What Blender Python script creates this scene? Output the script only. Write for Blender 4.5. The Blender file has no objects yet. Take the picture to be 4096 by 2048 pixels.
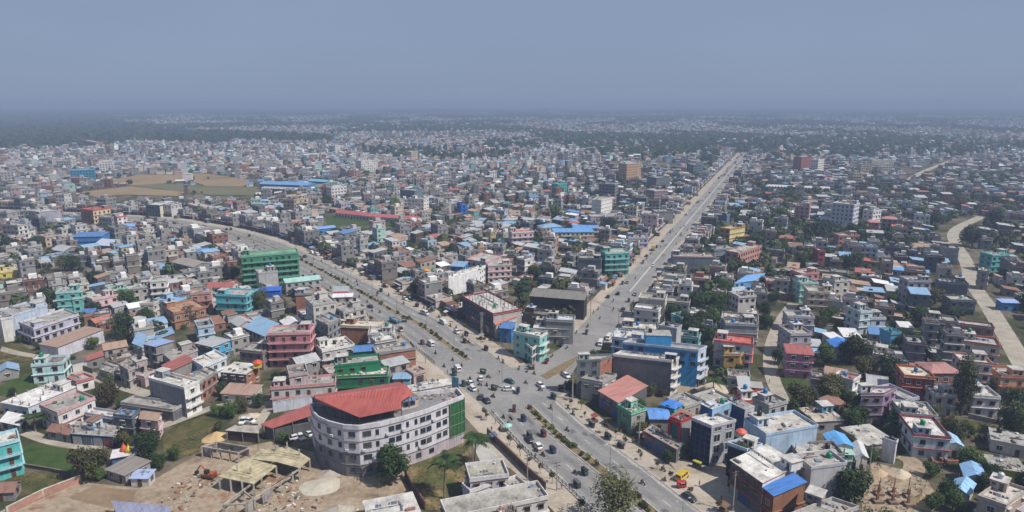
import bpy, bmesh, math, random
import numpy as np
from mathutils import Vector, Matrix
import mathutils.noise as mnoise
R = math.radians
random.seed(7); np.random.seed(7)
S = bpy.context.scene
COL = S.collection

# ------------------------------------------------------------------ camera, sky, sun, exposure
CAM_H, FPX, HORIZ = 95.0, 2700.0, 405.0          # metres, focal length and horizon row for a 4096 x 2048 frame
PITCH = math.atan((1024 - HORIZ) / FPX)
cd = bpy.data.cameras.new('camera'); cam = bpy.data.objects.new('camera', cd); COL.objects.link(cam)
cam.location = (0, 0, CAM_H); cam.rotation_euler = (math.pi / 2 - PITCH, 0, 0)
cd.sensor_width = 36; cd.lens = 36 * FPX / 4096; cd.clip_start = 1; cd.clip_end = 40000
S.camera = cam
SUN_EL, SUN_AZ = 52.0, -23.0                       # elevation; direction the light comes from, degrees from +x towards +y
w = bpy.data.worlds.new('World'); S.world = w; w.use_nodes = True
nt = w.node_tree; bg = nt.nodes['Background']
sky = nt.nodes.new('ShaderNodeTexSky'); sky.sky_type = 'NISHITA'; sky.sun_disc = False
sky.sun_elevation = R(SUN_EL); sky.sun_rotation = R(90 - SUN_AZ)
sky.air_density = 1.0; sky.dust_density = 2.0; sky.ozone_density = 3.0; sky.altitude = 200
veil = nt.nodes.new('ShaderNodeMix'); veil.data_type = 'RGBA'; veil.inputs['Factor'].default_value = 0.93
vn = nt.nodes.new('ShaderNodeTexNoise'); vn.inputs['Scale'].default_value = 2.2; vn.inputs['Detail'].default_value = 4; vc = nt.nodes.new('ShaderNodeTexCoord'); vm = nt.nodes.new('ShaderNodeMapping'); vm.inputs['Scale'].default_value = (1, 1, 3.5)
nt.links.new(vc.outputs['Generated'], vm.inputs['Vector']); nt.links.new(vm.outputs[0], vn.inputs['Vector']); vr = nt.nodes.new('ShaderNodeMapRange'); vr.inputs['To Min'].default_value = .092; vr.inputs['To Max'].default_value = .108; nt.links.new(vn.outputs['Fac'], vr.inputs['Value'])
veil.inputs['B'].default_value = (2.16, 2.80, 4.06, 1)      # an even dust veil over the whole sky
nt.links.new(sky.outputs[0], veil.inputs['A']); nt.links.new(veil.outputs['Result'], bg.inputs['Color'])
nt.links.new(vr.outputs[0], bg.inputs['Strength'])                 # thin, even unevenness of the dust: 0.092 to 0.108
sd = bpy.data.lights.new('sun', 'SUN'); sd.energy = 5.0; sd.angle = R(0.6); sd.color = (1.0, 0.94, 0.86)
sun = bpy.data.objects.new('sun', sd); COL.objects.link(sun); sun.location = (200, 50, 300)
ld = Vector((math.cos(R(SUN_EL)) * math.cos(R(SUN_AZ)), math.cos(R(SUN_EL)) * math.sin(R(SUN_AZ)), math.sin(R(SUN_EL))))
sun.rotation_euler = ld.to_track_quat('Z', 'Y').to_euler()
vs = S.view_settings; vs.view_transform = 'Standard'; vs.look = 'None'; vs.gamma = 1; vs.exposure = 0.22; vs.use_curve_mapping = False
S.cycles.use_denoising = True
try: S.cycles.denoiser = 'OPENIMAGEDENOISE'
except Exception: pass
S.cycles.max_bounces = 5; S.cycles.diffuse_bounces = 2; S.cycles.volume_bounces = 0; S.cycles.transparent_max_bounces = 4

# ------------------------------------------------------------------ survey: photograph readings turned into points on the ground
TAG = {'P': (0, 0, 1.0), 'D': (0, 0, 1.59006)}
for i in range(4):
    TAG['B%d' % i] = (1024 * i, 1300, .5808); TAG['M%d' % i] = (1024 * i, 800, .46588); TAG['T%d' % i] = (1024 * i, 380, .40379)
for k_, (x_, y_) in dict(a=(0, 1648), b=(800, 1648), c=(1600, 1648), d=(2400, 1648), e=(3200, 1648), f=(0, 1280), g=(800, 1280),
                         h=(1600, 1280), i=(2250, 1280), j=(3000, 1280), k=(1700, 1000), l=(1100, 1000)).items():
    TAG[k_] = (x_, y_, .31056)
CP, SP = math.cos(PITCH), math.sin(PITCH)
def W(t, x, y, z=0.0):
    ox, oy, s = TAG[t]
    u = (ox + x * s - 2048) / FPX; v = -(oy + y * s - 1024) / FPX
    k = (z - CAM_H) / (-SP + v * CP)
    return (u * k, (CP + v * SP) * k)
def proj(x, y, z=0.0):
    d = y * CP + (CAM_H - z) * SP
    return 2048 + FPX * x / d, 1024 + FPX * ((CAM_H - z) * CP - y * SP) / d, d

# ------------------------------------------------------------------ materials
MATS = {}
def _new(name):
    m = bpy.data.materials.new(name); m.use_nodes = True
    return m, m.node_tree, m.node_tree.nodes['Principled BSDF']
def N(nt, t, **kw):
    n = nt.nodes.new(t)
    for k, v in kw.items():
        if k in n.inputs: n.inputs[k].default_value = v
        else: setattr(n, k, v)
    return n
def coords(nt, kind='Object', scale=(1, 1, 1), rand=True):
    tc = N(nt, 'ShaderNodeTexCoord'); mp = N(nt, 'ShaderNodeMapping'); mp.inputs['Scale'].default_value = scale
    nt.links.new(tc.outputs[kind], mp.inputs['Vector'])
    if rand:
        oi = N(nt, 'ShaderNodeObjectInfo'); mu = N(nt, 'ShaderNodeMath', operation='MULTIPLY'); mu.inputs[1].default_value = 97.0
        nt.links.new(oi.outputs['Random'], mu.inputs[0]); nt.links.new(mu.outputs[0], mp.inputs['Location'])
    return mp.outputs[0]
def noise(nt, vec, scale, detail=4, rough=.6):
    n = N(nt, 'ShaderNodeTexNoise'); n.inputs['Scale'].default_value = scale; n.inputs['Detail'].default_value = detail
    n.inputs['Roughness'].default_value = rough; nt.links.new(vec, n.inputs['Vector']); return n.outputs['Fac']
def ramp(nt, fac, stops):
    r = N(nt, 'ShaderNodeValToRGB'); e = r.color_ramp.elements
    while len(e) < len(stops): e.new(0.5)
    for q, (p, c) in zip(e, stops):
        q.position = p; q.color = (c[0], c[1], c[2], 1) if not isinstance(c, (int, float)) else (c, c, c, 1)
    nt.links.new(fac, r.inputs[0]); return r.outputs[0]
def mul(nt, a, b, fac=1.0):
    m = N(nt, 'ShaderNodeMix', data_type='RGBA', blend_type='MULTIPLY'); m.inputs['Factor'].default_value = fac
    for s, v in (('A', a), ('B', b)):
        if isinstance(v, tuple): m.inputs[s].default_value = (*v[:3], 1)
        else: nt.links.new(v, m.inputs[s])
    return m.outputs['Result']
def mixc(nt, f, a, b):
    m = N(nt, 'ShaderNodeMix', data_type='RGBA')
    if isinstance(f, (int, float)): m.inputs['Factor'].default_value = f
    else: nt.links.new(f, m.inputs['Factor'])
    for s, v in (('A', a), ('B', b)):
        if isinstance(v, tuple): m.inputs[s].default_value = (*v[:3], 1)
        else: nt.links.new(v, m.inputs[s])
    return m.outputs['Result']
def bump(nt, bs, h, strength=.4, dist=.05):
    b = N(nt, 'ShaderNodeBump'); b.inputs['Strength'].default_value = strength; b.inputs['Distance'].default_value = dist
    nt.links.new(h, b.inputs['Height']); nt.links.new(b.outputs[0], bs.inputs['Normal'])

def plaster(c):
    key = ('plaster',) + tuple(round(v, 3) for v in c)
    if key in MATS: return MATS[key]
    m, nt, bs = _new('painted_plaster')
    v1 = coords(nt); n1 = noise(nt, v1, .35, 5, .65)
    v2 = coords(nt, scale=(1.6, 1.6, .12)); n2 = noise(nt, v2, 1.0, 3, .6)
    c1 = mul(nt, tuple(c), ramp(nt, n1, [(.3, (.74, .73, .72)), (.62, (1, 1, 1))]))
    c2 = mul(nt, c1, ramp(nt, n2, [(.34, (.70, .68, .66)), (.5, (1, 1, 1))]), .75)
    nt.links.new(c2, bs.inputs['Base Color']); bs.inputs['Roughness'].default_value = .85; bs.inputs['Specular IOR Level'].default_value = .2
    MATS[key] = m; return m
def concrete(c):
    key = ('concrete',) + tuple(round(v, 3) for v in c)
    if key in MATS: return MATS[key]
    m, nt, bs = _new('weathered_concrete')
    v1 = coords(nt); n1 = noise(nt, v1, .34, 7, .75); n2 = noise(nt, v1, 1.9, 5, .75)
    c1 = mul(nt, tuple(c), ramp(nt, n1, [(.31, (.38, .37, .36)), (.46, (.72, .71, .69)), (.58, (1.0, .985, .96)), (.7, (1.14, 1.12, 1.08))]))
    c2 = mul(nt, c1, ramp(nt, n2, [(.3, (.66, .65, .63)), (.55, (1.05, 1.05, 1.04))]), .8)
    nt.links.new(c2, bs.inputs['Base Color']); bs.inputs['Roughness'].default_value = .9; bs.inputs['Specular IOR Level'].default_value = .15
    MATS[key] = m; return m
def tin(c):
    key = ('tin',) + tuple(round(v, 3) for v in c)
    if key in MATS: return MATS[key]
    m, nt, bs = _new('corrugated_sheet')
    v1 = coords(nt, rand=False); wv = N(nt, 'ShaderNodeTexWave', wave_type='BANDS', bands_direction='X'); wv.inputs['Scale'].default_value = 1.1
    nt.links.new(v1, wv.inputs['Vector'])
    v2 = coords(nt, scale=(.9, .16, .5)); n1 = noise(nt, v2, 1.0, 4, .65)
    c1 = mul(nt, tuple(c), ramp(nt, n1, [(.3, (.72, .68, .66)), (.55, (1, 1, 1))]))
    v3 = coords(nt); n3 = noise(nt, v3, .5, 5, .7)
    c2 = mixc(nt, ramp(nt, n3, [(.60, (0, 0, 0)), (.78, (.55, .55, .55))]), c1, (.20, .13, .09))
    c3 = mul(nt, c2, ramp(nt, wv.outputs['Fac'], [(.0, (.86, .86, .86)), (.25, (1, 1, 1))]))
    nt.links.new(c3, bs.inputs['Base Color']); bs.inputs['Roughness'].default_value = .5; bs.inputs['Metallic'].default_value = .0
    bump(nt, bs, wv.outputs['Fac'], .35, .06)
    MATS[key] = m; return m
def brick(c=(.30, .13, .085)):
    key = ('brick',) + tuple(round(v, 3) for v in c)
    if key in MATS: return MATS[key]
    m, nt, bs = _new('brickwork')
    v1 = coords(nt, rand=False); n1 = noise(nt, v1, .5, 5, .7); v2 = coords(nt, scale=(1, 1, 8), rand=False); n2 = noise(nt, v2, 2.2, 2, .6)
    c1 = mul(nt, tuple(c), ramp(nt, n1, [(.3, (.62, .62, .62)), (.65, (1.25, 1.2, 1.15))]))
    c2 = mixc(nt, ramp(nt, n2, [(.52, (0, 0, 0)), (.7, (.5, .5, .5))]), c1, (.36, .31, .27))
    nt.links.new(c2, bs.inputs['Base Color']); bs.inputs['Roughness'].default_value = .92; bs.inputs['Specular IOR Level'].default_value = .15
    MATS[key] = m; return m
def flat(name, c, rough=.6, metal=0.0, spec=.3, var=.25):
    key = (name,) + tuple(round(v, 3) for v in c)
    if key in MATS: return MATS[key]
    m, nt, bs = _new(name)
    v1 = coords(nt); n1 = noise(nt, v1, 1.3, 3, .6)
    nt.links.new(mul(nt, tuple(c), ramp(nt, n1, [(.3, (1 - var,) * 3), (.65, (1, 1, 1))])), bs.inputs['Base Color'])
    bs.inputs['Roughness'].default_value = rough; bs.inputs['Metallic'].default_value = metal; bs.inputs['Specular IOR Level'].default_value = spec
    MATS[key] = m; return m
def glass(c=(.022, .03, .04)): return flat('dark_window_glass', c, .18, 0, .5, .4)
def ground_mat(name, stops, s1, s2, rough=.95, tint2=None, amt2=.6, stretch=(1, 1, 1)):
    m, nt, bs = _new(name)
    v = coords(nt, rand=False, scale=stretch); n1 = noise(nt, v, s1, 7, .65); n2 = noise(nt, v, s2, 6, .7)
    c = ramp(nt, n1, stops)
    c = mul(nt, c, ramp(nt, n2, [(.3, (.62, .62, .62)), (.62, (1.12, 1.1, 1.08))]), amt2)
    nt.links.new(c, bs.inputs['Base Color']); bs.inputs['Roughness'].default_value = rough; bs.inputs['Specular IOR Level'].default_value = .1
    return m
def leaf_mat(name, dark, light, tip=None):
    m, nt, bs = _new(name)
    tc = N(nt, 'ShaderNodeTexCoord'); n1 = noise(nt, tc.outputs['Object'], .55, 3, .6); n2 = noise(nt, tc.outputs['Object'], 3.2, 2, .5)
    oi = N(nt, 'ShaderNodeObjectInfo')
    c = mixc(nt, ramp(nt, n1, [(.35, 0.0), (.65, 1.0)]), dark, light)
    if tip: c = mixc(nt, ramp(nt, n2, [(.5, 0.0), (.68, .8)]), c, tip)
    hs = N(nt, 'ShaderNodeHueSaturation'); mr = N(nt, 'ShaderNodeMapRange'); mr.inputs['To Min'].default_value = .7; mr.inputs['To Max'].default_value = 1.3
    nt.links.new(oi.outputs['Random'], mr.inputs['Value']); nt.links.new(mr.outputs[0], hs.inputs['Value'])
    nt.links.new(c, hs.inputs['Color']); nt.links.new(hs.outputs[0], bs.inputs['Base Color'])
    bs.inputs['Roughness'].default_value = .65; bs.inputs['Specular IOR Level'].default_value = .2
    return m
def attr_mat(name, rough=.85, grime=.5):
    m, nt, bs = _new(name)
    a = N(nt, 'ShaderNodeAttribute', attribute_name='Col'); v = coords(nt, rand=False); n1 = noise(nt, v, .22, 5, .7)
    nt.links.new(mul(nt, a.outputs['Color'], ramp(nt, n1, [(.3, (.6, .6, .6)), (.62, (1.05, 1.05, 1.05))]), grime), bs.inputs['Base Color'])
    bs.inputs['Roughness'].default_value = rough; bs.inputs['Specular IOR Level'].default_value = .15
    return m

# ------------------------------------------------------------------ mesh helpers
class MB:
    def __init__(s): s.v = []; s.f = []; s.m = []
    def quad(s, pts, mi=0):
        b = len(s.v); s.v += [tuple(p) for p in pts]; s.f.append(tuple(range(b, b + len(pts)))); s.m.append(mi)
    def box(s, c, d, mi=0, rz=0.0, top=None, bottom=False):
        cx, cy, cz = c; hx, hy, hz = d[0] / 2, d[1] / 2, d[2] / 2; b = len(s.v); co, si = math.cos(rz), math.sin(rz)
        for z in (-hz, hz):
            for x, y in ((-hx, -hy), (hx, -hy), (hx, hy), (-hx, hy)): s.v.append((cx + x * co - y * si, cy + x * si + y * co, cz + z))
        for q in ((0, 1, 5, 4), (1, 2, 6, 5), (2, 3, 7, 6), (3, 0, 4, 7)): s.f.append(tuple(b + i for i in q)); s.m.append(mi)
        s.f.append((b + 4, b + 5, b + 6, b + 7)); s.m.append(mi if top is None else top)
        s.f.append((b + 3, b + 2, b + 1, b)); s.m.append(mi)
    def prism(s, poly, z0, z1, mi=0, top=None, cap=True, bottom=False):
        n = len(poly); b = len(s.v)
        s.v += [(p[0], p[1], z0) for p in poly] + [(p[0], p[1], z1) for p in poly]
        for i in range(n):
            j = (i + 1) % n; s.f.append((b + i, b + j, b + n + j, b + n + i)); s.m.append(mi[i] if isinstance(mi, (list, tuple)) else mi)
        if cap: s.f.append(tuple(b + n + i for i in range(n))); s.m.append(top if top is not None else (mi[0] if isinstance(mi, (list, tuple)) else mi))
        if bottom: s.f.append(tuple(b + i for i in reversed(range(n)))); s.m.append(mi if not isinstance(mi, (list, tuple)) else mi[0])
    def tube(s, p0, p1, r0, r1, n=6, mi=0, cap=True):
        p0, p1 = Vector(p0), Vector(p1); d = (p1 - p0)
        if d.length < 1e-6: return
        d.normalize(); a = d.orthogonal().normalized(); c = d.cross(a); b = len(s.v)
        for p, r in ((p0, r0), (p1, r1)):
            for i in range(n):
                t = 2 * math.pi * i / n; s.v.append(tuple(p + (a * math.cos(t) + c * math.sin(t)) * r))
        for i in range(n): s.f.append((b + i, b + (i + 1) % n, b + n + (i + 1) % n, b + n + i)); s.m.append(mi)
        if cap:
            s.f.append(tuple(b + n + i for i in range(n))); s.m.append(mi); s.f.append(tuple(b + i for i in reversed(range(n)))); s.m.append(mi)
    def lathe(s, c, prof, n=10, mi=0):
        b = len(s.v); k = len(prof)
        for r, z in prof:
            for i in range(n):
                t = 2 * math.pi * i / n; s.v.append((c[0] + r * math.cos(t), c[1] + r * math.sin(t), c[2] + z))
        for q in range(k - 1):
            for i in range(n): s.f.append((b + q * n + i, b + q * n + (i + 1) % n, b + (q + 1) * n + (i + 1) % n, b + (q + 1) * n + i)); s.m.append(mi)
        s.f.append(tuple(b + (k - 1) * n + i for i in range(n))); s.m.append(mi)
    def mesh(s, name, mats, smooth=False):
        me = bpy.data.meshes.new(name); me.from_pydata(s.v, [], s.f)
        for m in (mats if isinstance(mats, (list, tuple)) else [mats]): me.materials.append(m)
        me.polygons.foreach_set('material_index', s.m)
        if smooth: me.polygons.foreach_set('use_smooth', [True] * len(s.f))
        me.update(); return me
def put(name, me, parent=None, loc=(0, 0, 0), rz=0.0, scale=None):
    o = bpy.data.objects.new(name, me); COL.objects.link(o)
    if parent is not None: o.parent = parent
    o.location = loc; o.rotation_euler = (0, 0, rz)
    if scale is not None: o.scale = scale
    return o
def struct(name, me, loc=(0, 0, 0)):
    o = put(name, me, None, loc); o['kind'] = 'structure'; return o
THINGS = []
def tag(o, cat, label=None, base=None, ref=None, group=None, xy=None):
    """label: hand written; base: short description that is completed below by the nearest landmark"""
    o['category'] = cat
    if group: o['group'] = group
    THINGS.append(dict(o=o, label=label, base=base, ref=ref, xy=xy if xy else (o.location.x, o.location.y)))
    return o
def empty(name, loc, rz=0.0):
    o = bpy.data.objects.new(name, None); COL.objects.link(o); o.location = loc; o.rotation_euler = (0, 0, rz); o.empty_display_size = .5
    return o
def kids(name, me, root, **kw): return put(name, me, root, **kw)
def np_mesh(name, verts, quads, mats, col=None, midx=None):
    me = bpy.data.meshes.new(name); nv, nq = len(verts), len(quads)
    me.vertices.add(nv); me.vertices.foreach_set('co', verts.astype(np.float32).ravel())
    me.loops.add(nq * 4); me.loops.foreach_set('vertex_index', quads.astype(np.int32).ravel())
    me.polygons.add(nq); me.polygons.foreach_set('loop_start', np.arange(nq, dtype=np.int32) * 4)
    for m in mats: me.materials.append(m)
    if midx is not None: me.polygons.foreach_set('material_index', midx.astype(np.int32))
    if col is not None:
        a = me.color_attributes.new('Col', 'FLOAT_COLOR', 'POINT')
        a.data.foreach_set('color', np.concatenate([col, np.ones((nv, 1))], 1).astype(np.float32).ravel())
    me.polygons.foreach_set('use_smooth', np.zeros(nq, bool)); me.update(calc_edges=True); me.validate(); return me

# ------------------------------------------------------------------ occupancy raster (1 m) so nothing stands in a road or in another thing
GX0, GY0, GW, GH = -1200, 90, 2500, 1500
OCC = np.zeros((GH, GW), np.uint8)
def poly_cells(poly):
    xs = [p[0] for p in poly]; ys = [p[1] for p in poly]
    x0, x1 = int(max(min(xs) - GX0, 0)), int(min(max(xs) - GX0 + 1, GW - 1)); y0, y1 = int(max(min(ys) - GY0, 0)), int(min(max(ys) - GY0 + 1, GH - 1))
    if x1 <= x0 or y1 <= y0: return None
    X, Y = np.meshgrid(np.arange(x0, x1 + 1) + GX0 + .5, np.arange(y0, y1 + 1) + GY0 + .5); ins = np.zeros(X.shape, bool); n = len(poly); j = n - 1
    for i in range(n):
        xi, yi = poly[i][:2]; xj, yj = poly[j][:2]
        if abs(yj - yi) > 1e-9: ins ^= ((yi > Y) != (yj > Y)) & (X < (xj - xi) * (Y - yi) / (yj - yi) + xi)
        j = i
    return y0, y1, x0, x1, ins
def mark(poly, val=1):
    c = poly_cells(poly)
    if c: y0, y1, x0, x1, ins = c; OCC[y0:y1 + 1, x0:x1 + 1][ins] = val
def blocked(poly, lim=.04):
    c = poly_cells(poly)
    if not c: return True
    y0, y1, x0, x1, ins = c; n = ins.sum()
    return n == 0 or (OCC[y0:y1 + 1, x0:x1 + 1][ins] > 0).sum() > lim * n
def occ_at(x, y):
    i, j = int(x - GX0), int(y - GY0)
    return OCC[j, i] if 0 <= i < GW and 0 <= j < GH else 0

# ------------------------------------------------------------------ terrain, roads, fields
M_GROUND = ground_mat('dry_town_ground', [(.32, (.19, .165, .125)), (.46, (.12, .10, .072)), (.53, (.055, .058, .027)), (.68, (.034, .044, .016))], .045, .5, amt2=.9)
M_ASPH = ground_mat('dusty_asphalt', [(.3, (.165, .163, .162)), (.46, (.215, .21, .205)), (.54, (.225, .22, .215)), (.7, (.285, .272, .255))], .06, .9, .9, amt2=.55)
M_DUST = ground_mat('road_edge_dust', [(.35, (.23, .22, .205)), (.55, (.31, .285, .25)), (.7, (.38, .345, .29))], .25, 1.5, amt2=.5)
M_PAVE = ground_mat('sandy_pavement', [(.3, (.25, .21, .165)), (.5, (.36, .315, .26)), (.7, (.42, .37, .31))], .12, .9)
M_LANE = ground_mat('lane_dust', [(.3, (.24, .215, .175)), (.5, (.33, .30, .25)), (.68, (.40, .36, .30))], .18, 1.2, amt2=.7)
M_SOIL = ground_mat('dry_earth', [(.30, (.13, .098, .065)), (.42, (.25, .195, .138)), (.55, (.32, .26, .195)), (.66, (.21, .12, .07)), (.75, (.31, .26, .195))], .11, .7, amt2=.9)
M_GRASS = ground_mat('green_grass', [(.3, (.026, .05, .012)), (.5, (.045, .078, .02)), (.62, (.06, .078, .024)), (.75, (.10, .095, .04))], .22, 2.2, amt2=.8)
M_SCRUB = ground_mat('scrub_grass', [(.3, (.035, .05, .016)), (.46, (.065, .068, .026)), (.56, (.10, .085, .036)), (.7, (.20, .145, .07))], .16, 1.8, amt2=.85)
M_STUB = ground_mat('stubble_field', [(.3, (.20, .145, .085)), (.6, (.255, .185, .11))], .02, .3, amt2=.35)
M_FALLOW = ground_mat('fallow_field', [(.3, (.10, .11, .05)), (.6, (.14, .13, .07))], .02, .3, amt2=.4)
M_YARD = ground_mat('pale_concrete_yard', [(.3, (.30, .29, .27)), (.6, (.40, .385, .36))], .12, .6, amt2=.4)
M_KERB = flat('kerb_concrete', (.42, .40, .37), .9)
M_LINE = flat('white_road_paint', (.62, .62, .6), .8, var=.5)
mb = MB(); mb.quad([(-12500, -300, 0), (12500, -300, 0), (12500, 14000, 0), (-12500, 14000, 0)])
struct('ground', mb.mesh('ground', M_GROUND))
def offset(pts, d):
    out = []
    for i, p in enumerate(pts):
        a = pts[max(i - 1, 0)]; b = pts[min(i + 1, len(pts) - 1)]; t = Vector((b[0] - a[0], b[1] - a[1])).normalized()
        out.append((p[0] + t.y * d, p[1] - t.x * d))          # +d is to the right of the direction of travel
    return out
def resample(pts, step):
    out = [pts[0]]; acc = 0
    for a, b in zip(pts, pts[1:]):
        L = math.hypot(b[0] - a[0], b[1] - a[1]); n = max(1, int(L / step))
        for k in range(1, n + 1): out.append((a[0] + (b[0] - a[0]) * k / n, a[1] + (b[1] - a[1]) * k / n))
    return out
def smooth(pts, it=2):
    for _ in range(it):
        q = [pts[0]]
        for a, b in zip(pts, pts[1:]): q += [(a[0] * .75 + b[0] * .25, a[1] * .75 + b[1] * .25), (a[0] * .25 + b[0] * .75, a[1] * .25 + b[1] * .75)]
        q.append(pts[-1]); pts = q
    return pts
def strip(name, pts, d0, d1, z, m, kind=True, occ=2, pad=0):
    l, r = offset(pts, d0), offset(pts, d1); mb = MB()
    for i in range(len(pts) - 1): mb.quad([(*l[i], z), (*r[i], z), (*r[i + 1], z), (*l[i + 1], z)] if d1 > d0 else [(*r[i], z), (*l[i], z), (*l[i + 1], z), (*r[i + 1], z)])
    o = put(name, mb.mesh(name, m))
    for p in o.data.polygons: 
        if p.normal.z < 0: p.flip()
    if kind: o['kind'] = 'structure'
    if occ:
        l, r = offset(pts, d0 - pad), offset(pts, d1 + pad)
        for i in range(len(pts) - 1): mark([l[i], r[i], r[i + 1], l[i + 1]], occ)
    return o
def patch(name, pts, z, m, occ=3):
    mb = MB(); mb.quad([(*p, z) for p in pts]); o = struct(name, mb.mesh(name, m))
    for p in o.data.polygons:
        if p.normal.z < 0: p.flip()
    if occ: mark(pts, occ)
    return o
def PW(t, *xy): return [W(t, xy[i], xy[i + 1]) for i in range(0, len(xy), 2)]
# main road: centre of its median, from the far bend to below the frame
A_FAR = PW('M0', 1095, 160, 1400, 180, 1680, 235, 1850, 262, 2198, 345) + PW('l', 340, 130, 1000, 480, 1700, 900) + PW('h', 180, 0, 1030, 632)
A_NEAR = PW('B2', 110, 562, 345, 795, 610, 990)
dn = Vector(A_NEAR[-1]) - Vector(A_NEAR[0]); dn.normalize(); A_NEAR.append(tuple(Vector(A_NEAR[-1]) + dn * 75))
first = Vector(A_FAR[0]); A_FAR = [tuple(first + Vector((-260, 60)))] + A_FAR
ROAD_A = smooth(A_FAR + A_NEAR, 2)
b0 = Vector(W('M2', 670, 1200)); b1 = Vector(W('D', 1875, 385)); db = (b1 - b0).normalized()
ROAD_B = [tuple(b0 - db * 24)] + [tuple(b0 + (b1 - b0) * t) for t in np.linspace(0, 1, 30)] + [tuple(b1 + db * 60 + Vector((20, 0))), tuple(b1 + db * 200 + Vector((120, 0)))]
strip('pavement', ROAD_A, -17.5, -10, .035, M_PAVE); strip('pavement', ROAD_A, 12.2, 20.5, .039, M_PAVE)
strip('pavement', ROAD_B[1:-2], -14.5, -7.5, .043, M_PAVE); strip('pavement', ROAD_B[1:-2], 6.0, 12.5, .047, M_PAVE)
strip('main_road', ROAD_A, -10.6, 12.6, .060, M_ASPH); strip('side_road', ROAD_B, -8.2, 6.8, .066, M_ASPH)
jx = PW('h', 820, 700, 1480, 610, 1800, 560, 2300, 520, 2080, 960, 1500, 1130, 1000, 960); patch('junction', jx, .071, M_ASPH, 2)
patch('junction', PW('h', 1480, 610, 1800, 505, 2010, 400, 2330, 195, 2560, 260, 2330, 500, 2200, 720, 2080, 960, 1700, 900), .0745, M_ASPH, 2)
strip('road_divider', ROAD_B[4:-2], -.35, .35, .0, M_KERB, occ=0)
mb = MB()
for a, b in zip(ROAD_B[3:-3], ROAD_B[4:-2]):
    t = Vector((b[0] - a[0], b[1] - a[1])); rz = math.atan2(t.y, t.x); mb.box(((a[0] + b[0]) / 2, (a[1] + b[1]) / 2, .22), (t.length, .55, .32), 0, rz)
struct('road_divider_kerb', mb.mesh('road_divider_kerb', flat('pale_divider', (.5, .49, .46), .85)))
def dashes(pts, off, z, n0=3, gap=6, name='lane_marking'):
    q = resample(offset(pts, off), 3); mb = MB(); L = len(q)
    for i in range(0, L - 1, 3):
        a, b = Vector(q[i]), Vector(q[i + 1]); t = (b - a).normalized() * 1.5; n = Vector((-t.y, t.x)).normalized() * .09; c = (a + b) / 2
        mb.quad([(*(c - t - n), z), (*(c + t - n), z), (*(c + t + n), z), (*(c - t + n), z)])
    struct(name, mb.mesh(name, M_LINE))
nearA = smooth(A_NEAR, 2); farA = [p for p in ROAD_A if p[1] > W('h', 1000, 640)[1]]
for pts in (nearA, farA[:-1]):
    for off in (-5.6, 6.6): dashes(pts, off, .078)
    strip('edge_line', pts, -9.75, -9.6, .079, M_LINE, occ=0); strip('edge_line', pts, 11.3, 11.45, .079, M_LINE, occ=0)
dashes(ROAD_B[3:18], -4.4, .077)
mb = MB()                                                       # zebra crossing at the mouth of the side road
c0 = b0 + db * 8; nb = Vector((db.y, -db.x))
for k in range(-7, 7):
    c = c0 + nb * (k * 1.0 + .3); u = db * 1.6; v = nb * .25
    mb.quad([(*(c - u - v), .083), (*(c - u + v), .083), (*(c + u + v), .083), (*(c + u - v), .083)])
struct('zebra_crossing', mb.mesh('zebra_crossing', flat('worn_road_paint', (.34, .335, .33), .8, var=.5)))
def ragged(pts, off, w0, w1, z, seed):                          # sand drifted against the kerbs, with an uneven rim
    rg = random.Random(seed); q = resample(pts, 2.2); a = offset(q, off); mb = MB(); W_ = [rg.uniform(w0, w1) for _ in q]; sg = 1 if off > 0 else -1; b = [offset(q, off - sg * 1.0)[i] for i in range(len(q))]
    c = [(x0 + (x1 - x0) * k, y0 + (y1 - y0) * k) for (x0, y0), (x1, y1), k in zip(a, b, W_)]
    for i in range(len(q) - 1):
        f = [(*a[i], z), (*a[i + 1], z), (*c[i + 1], z), (*c[i], z)]; mb.quad(f if sg > 0 else f[::-1])
    struct('road_dust', mb.mesh('road_dust', M_DUST))
ragged(nearA, -10.5, .3, 1.6, .0735, 1); ragged(nearA, 12.5, .3, 1.8, .0735, 2); ragged(farA[:-1], -10.5, .3, 2.2, .0735, 3); ragged(farA[:-1], 12.5, .3, 2.2, .0735, 4); ragged(ROAD_B[4:-2], -8.1, .3, 1.8, .0735, 5); ragged(ROAD_B[4:-2], 6.7, .3, 2.4, .0735, 6); ragged(nearA, 1.5, -.9, -.2, .0755, 7); ragged(farA[:-1], 1.4, -.9, -.2, .0755, 8)
M_TYRE = ground_mat('tyre_darkened_asphalt', [(.3, (.155, .154, .154)), (.6, (.205, .20, .196))], .09, 1.1, .8, amt2=.5); M_REPAIR = ground_mat('asphalt_repair', [(.3, (.095, .094, .095)), (.6, (.15, .147, .145))], .5, 2.0, .85, amt2=.5)
for pts in (nearA, farA[:-1]):
    for off in (-8.2, -3.8, 4.4, 9.0): strip('tyre_track', pts, off - .85, off + .85, .0672, M_TYRE, occ=0)
rgp = random.Random(31); mb = MB()
for pts, offs in ((nearA, (-8, -4, 4, 9)), (farA[8:], (-8, -4, 4, 9)), (ROAD_B[4:16], (-5, -2.5, 2.5, 5))):
    q = resample(pts, 1.0)
    for _ in range(16):
        i = rgp.randrange(2, len(q) - 3); a, b = Vector(q[i]), Vector(q[i + 1]); t = (b - a).normalized(); n = Vector((t.y, -t.x)); c = a + n * (rgp.choice(offs) + rgp.uniform(-1.4, 1.4)); u = t * rgp.uniform(.8, 4.5); v = n * rgp.uniform(.3, 1.1); k = [rgp.uniform(.7, 1.15) for _ in range(4)]
        mb.quad([(*(c - u * k[0] + v * k[1]), .0862), (*(c - u * k[1] - v * k[2]), .0862), (*(c + u * k[2] - v * k[3]), .0862), (*(c + u * k[3] + v * k[0]), .0862)])
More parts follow.
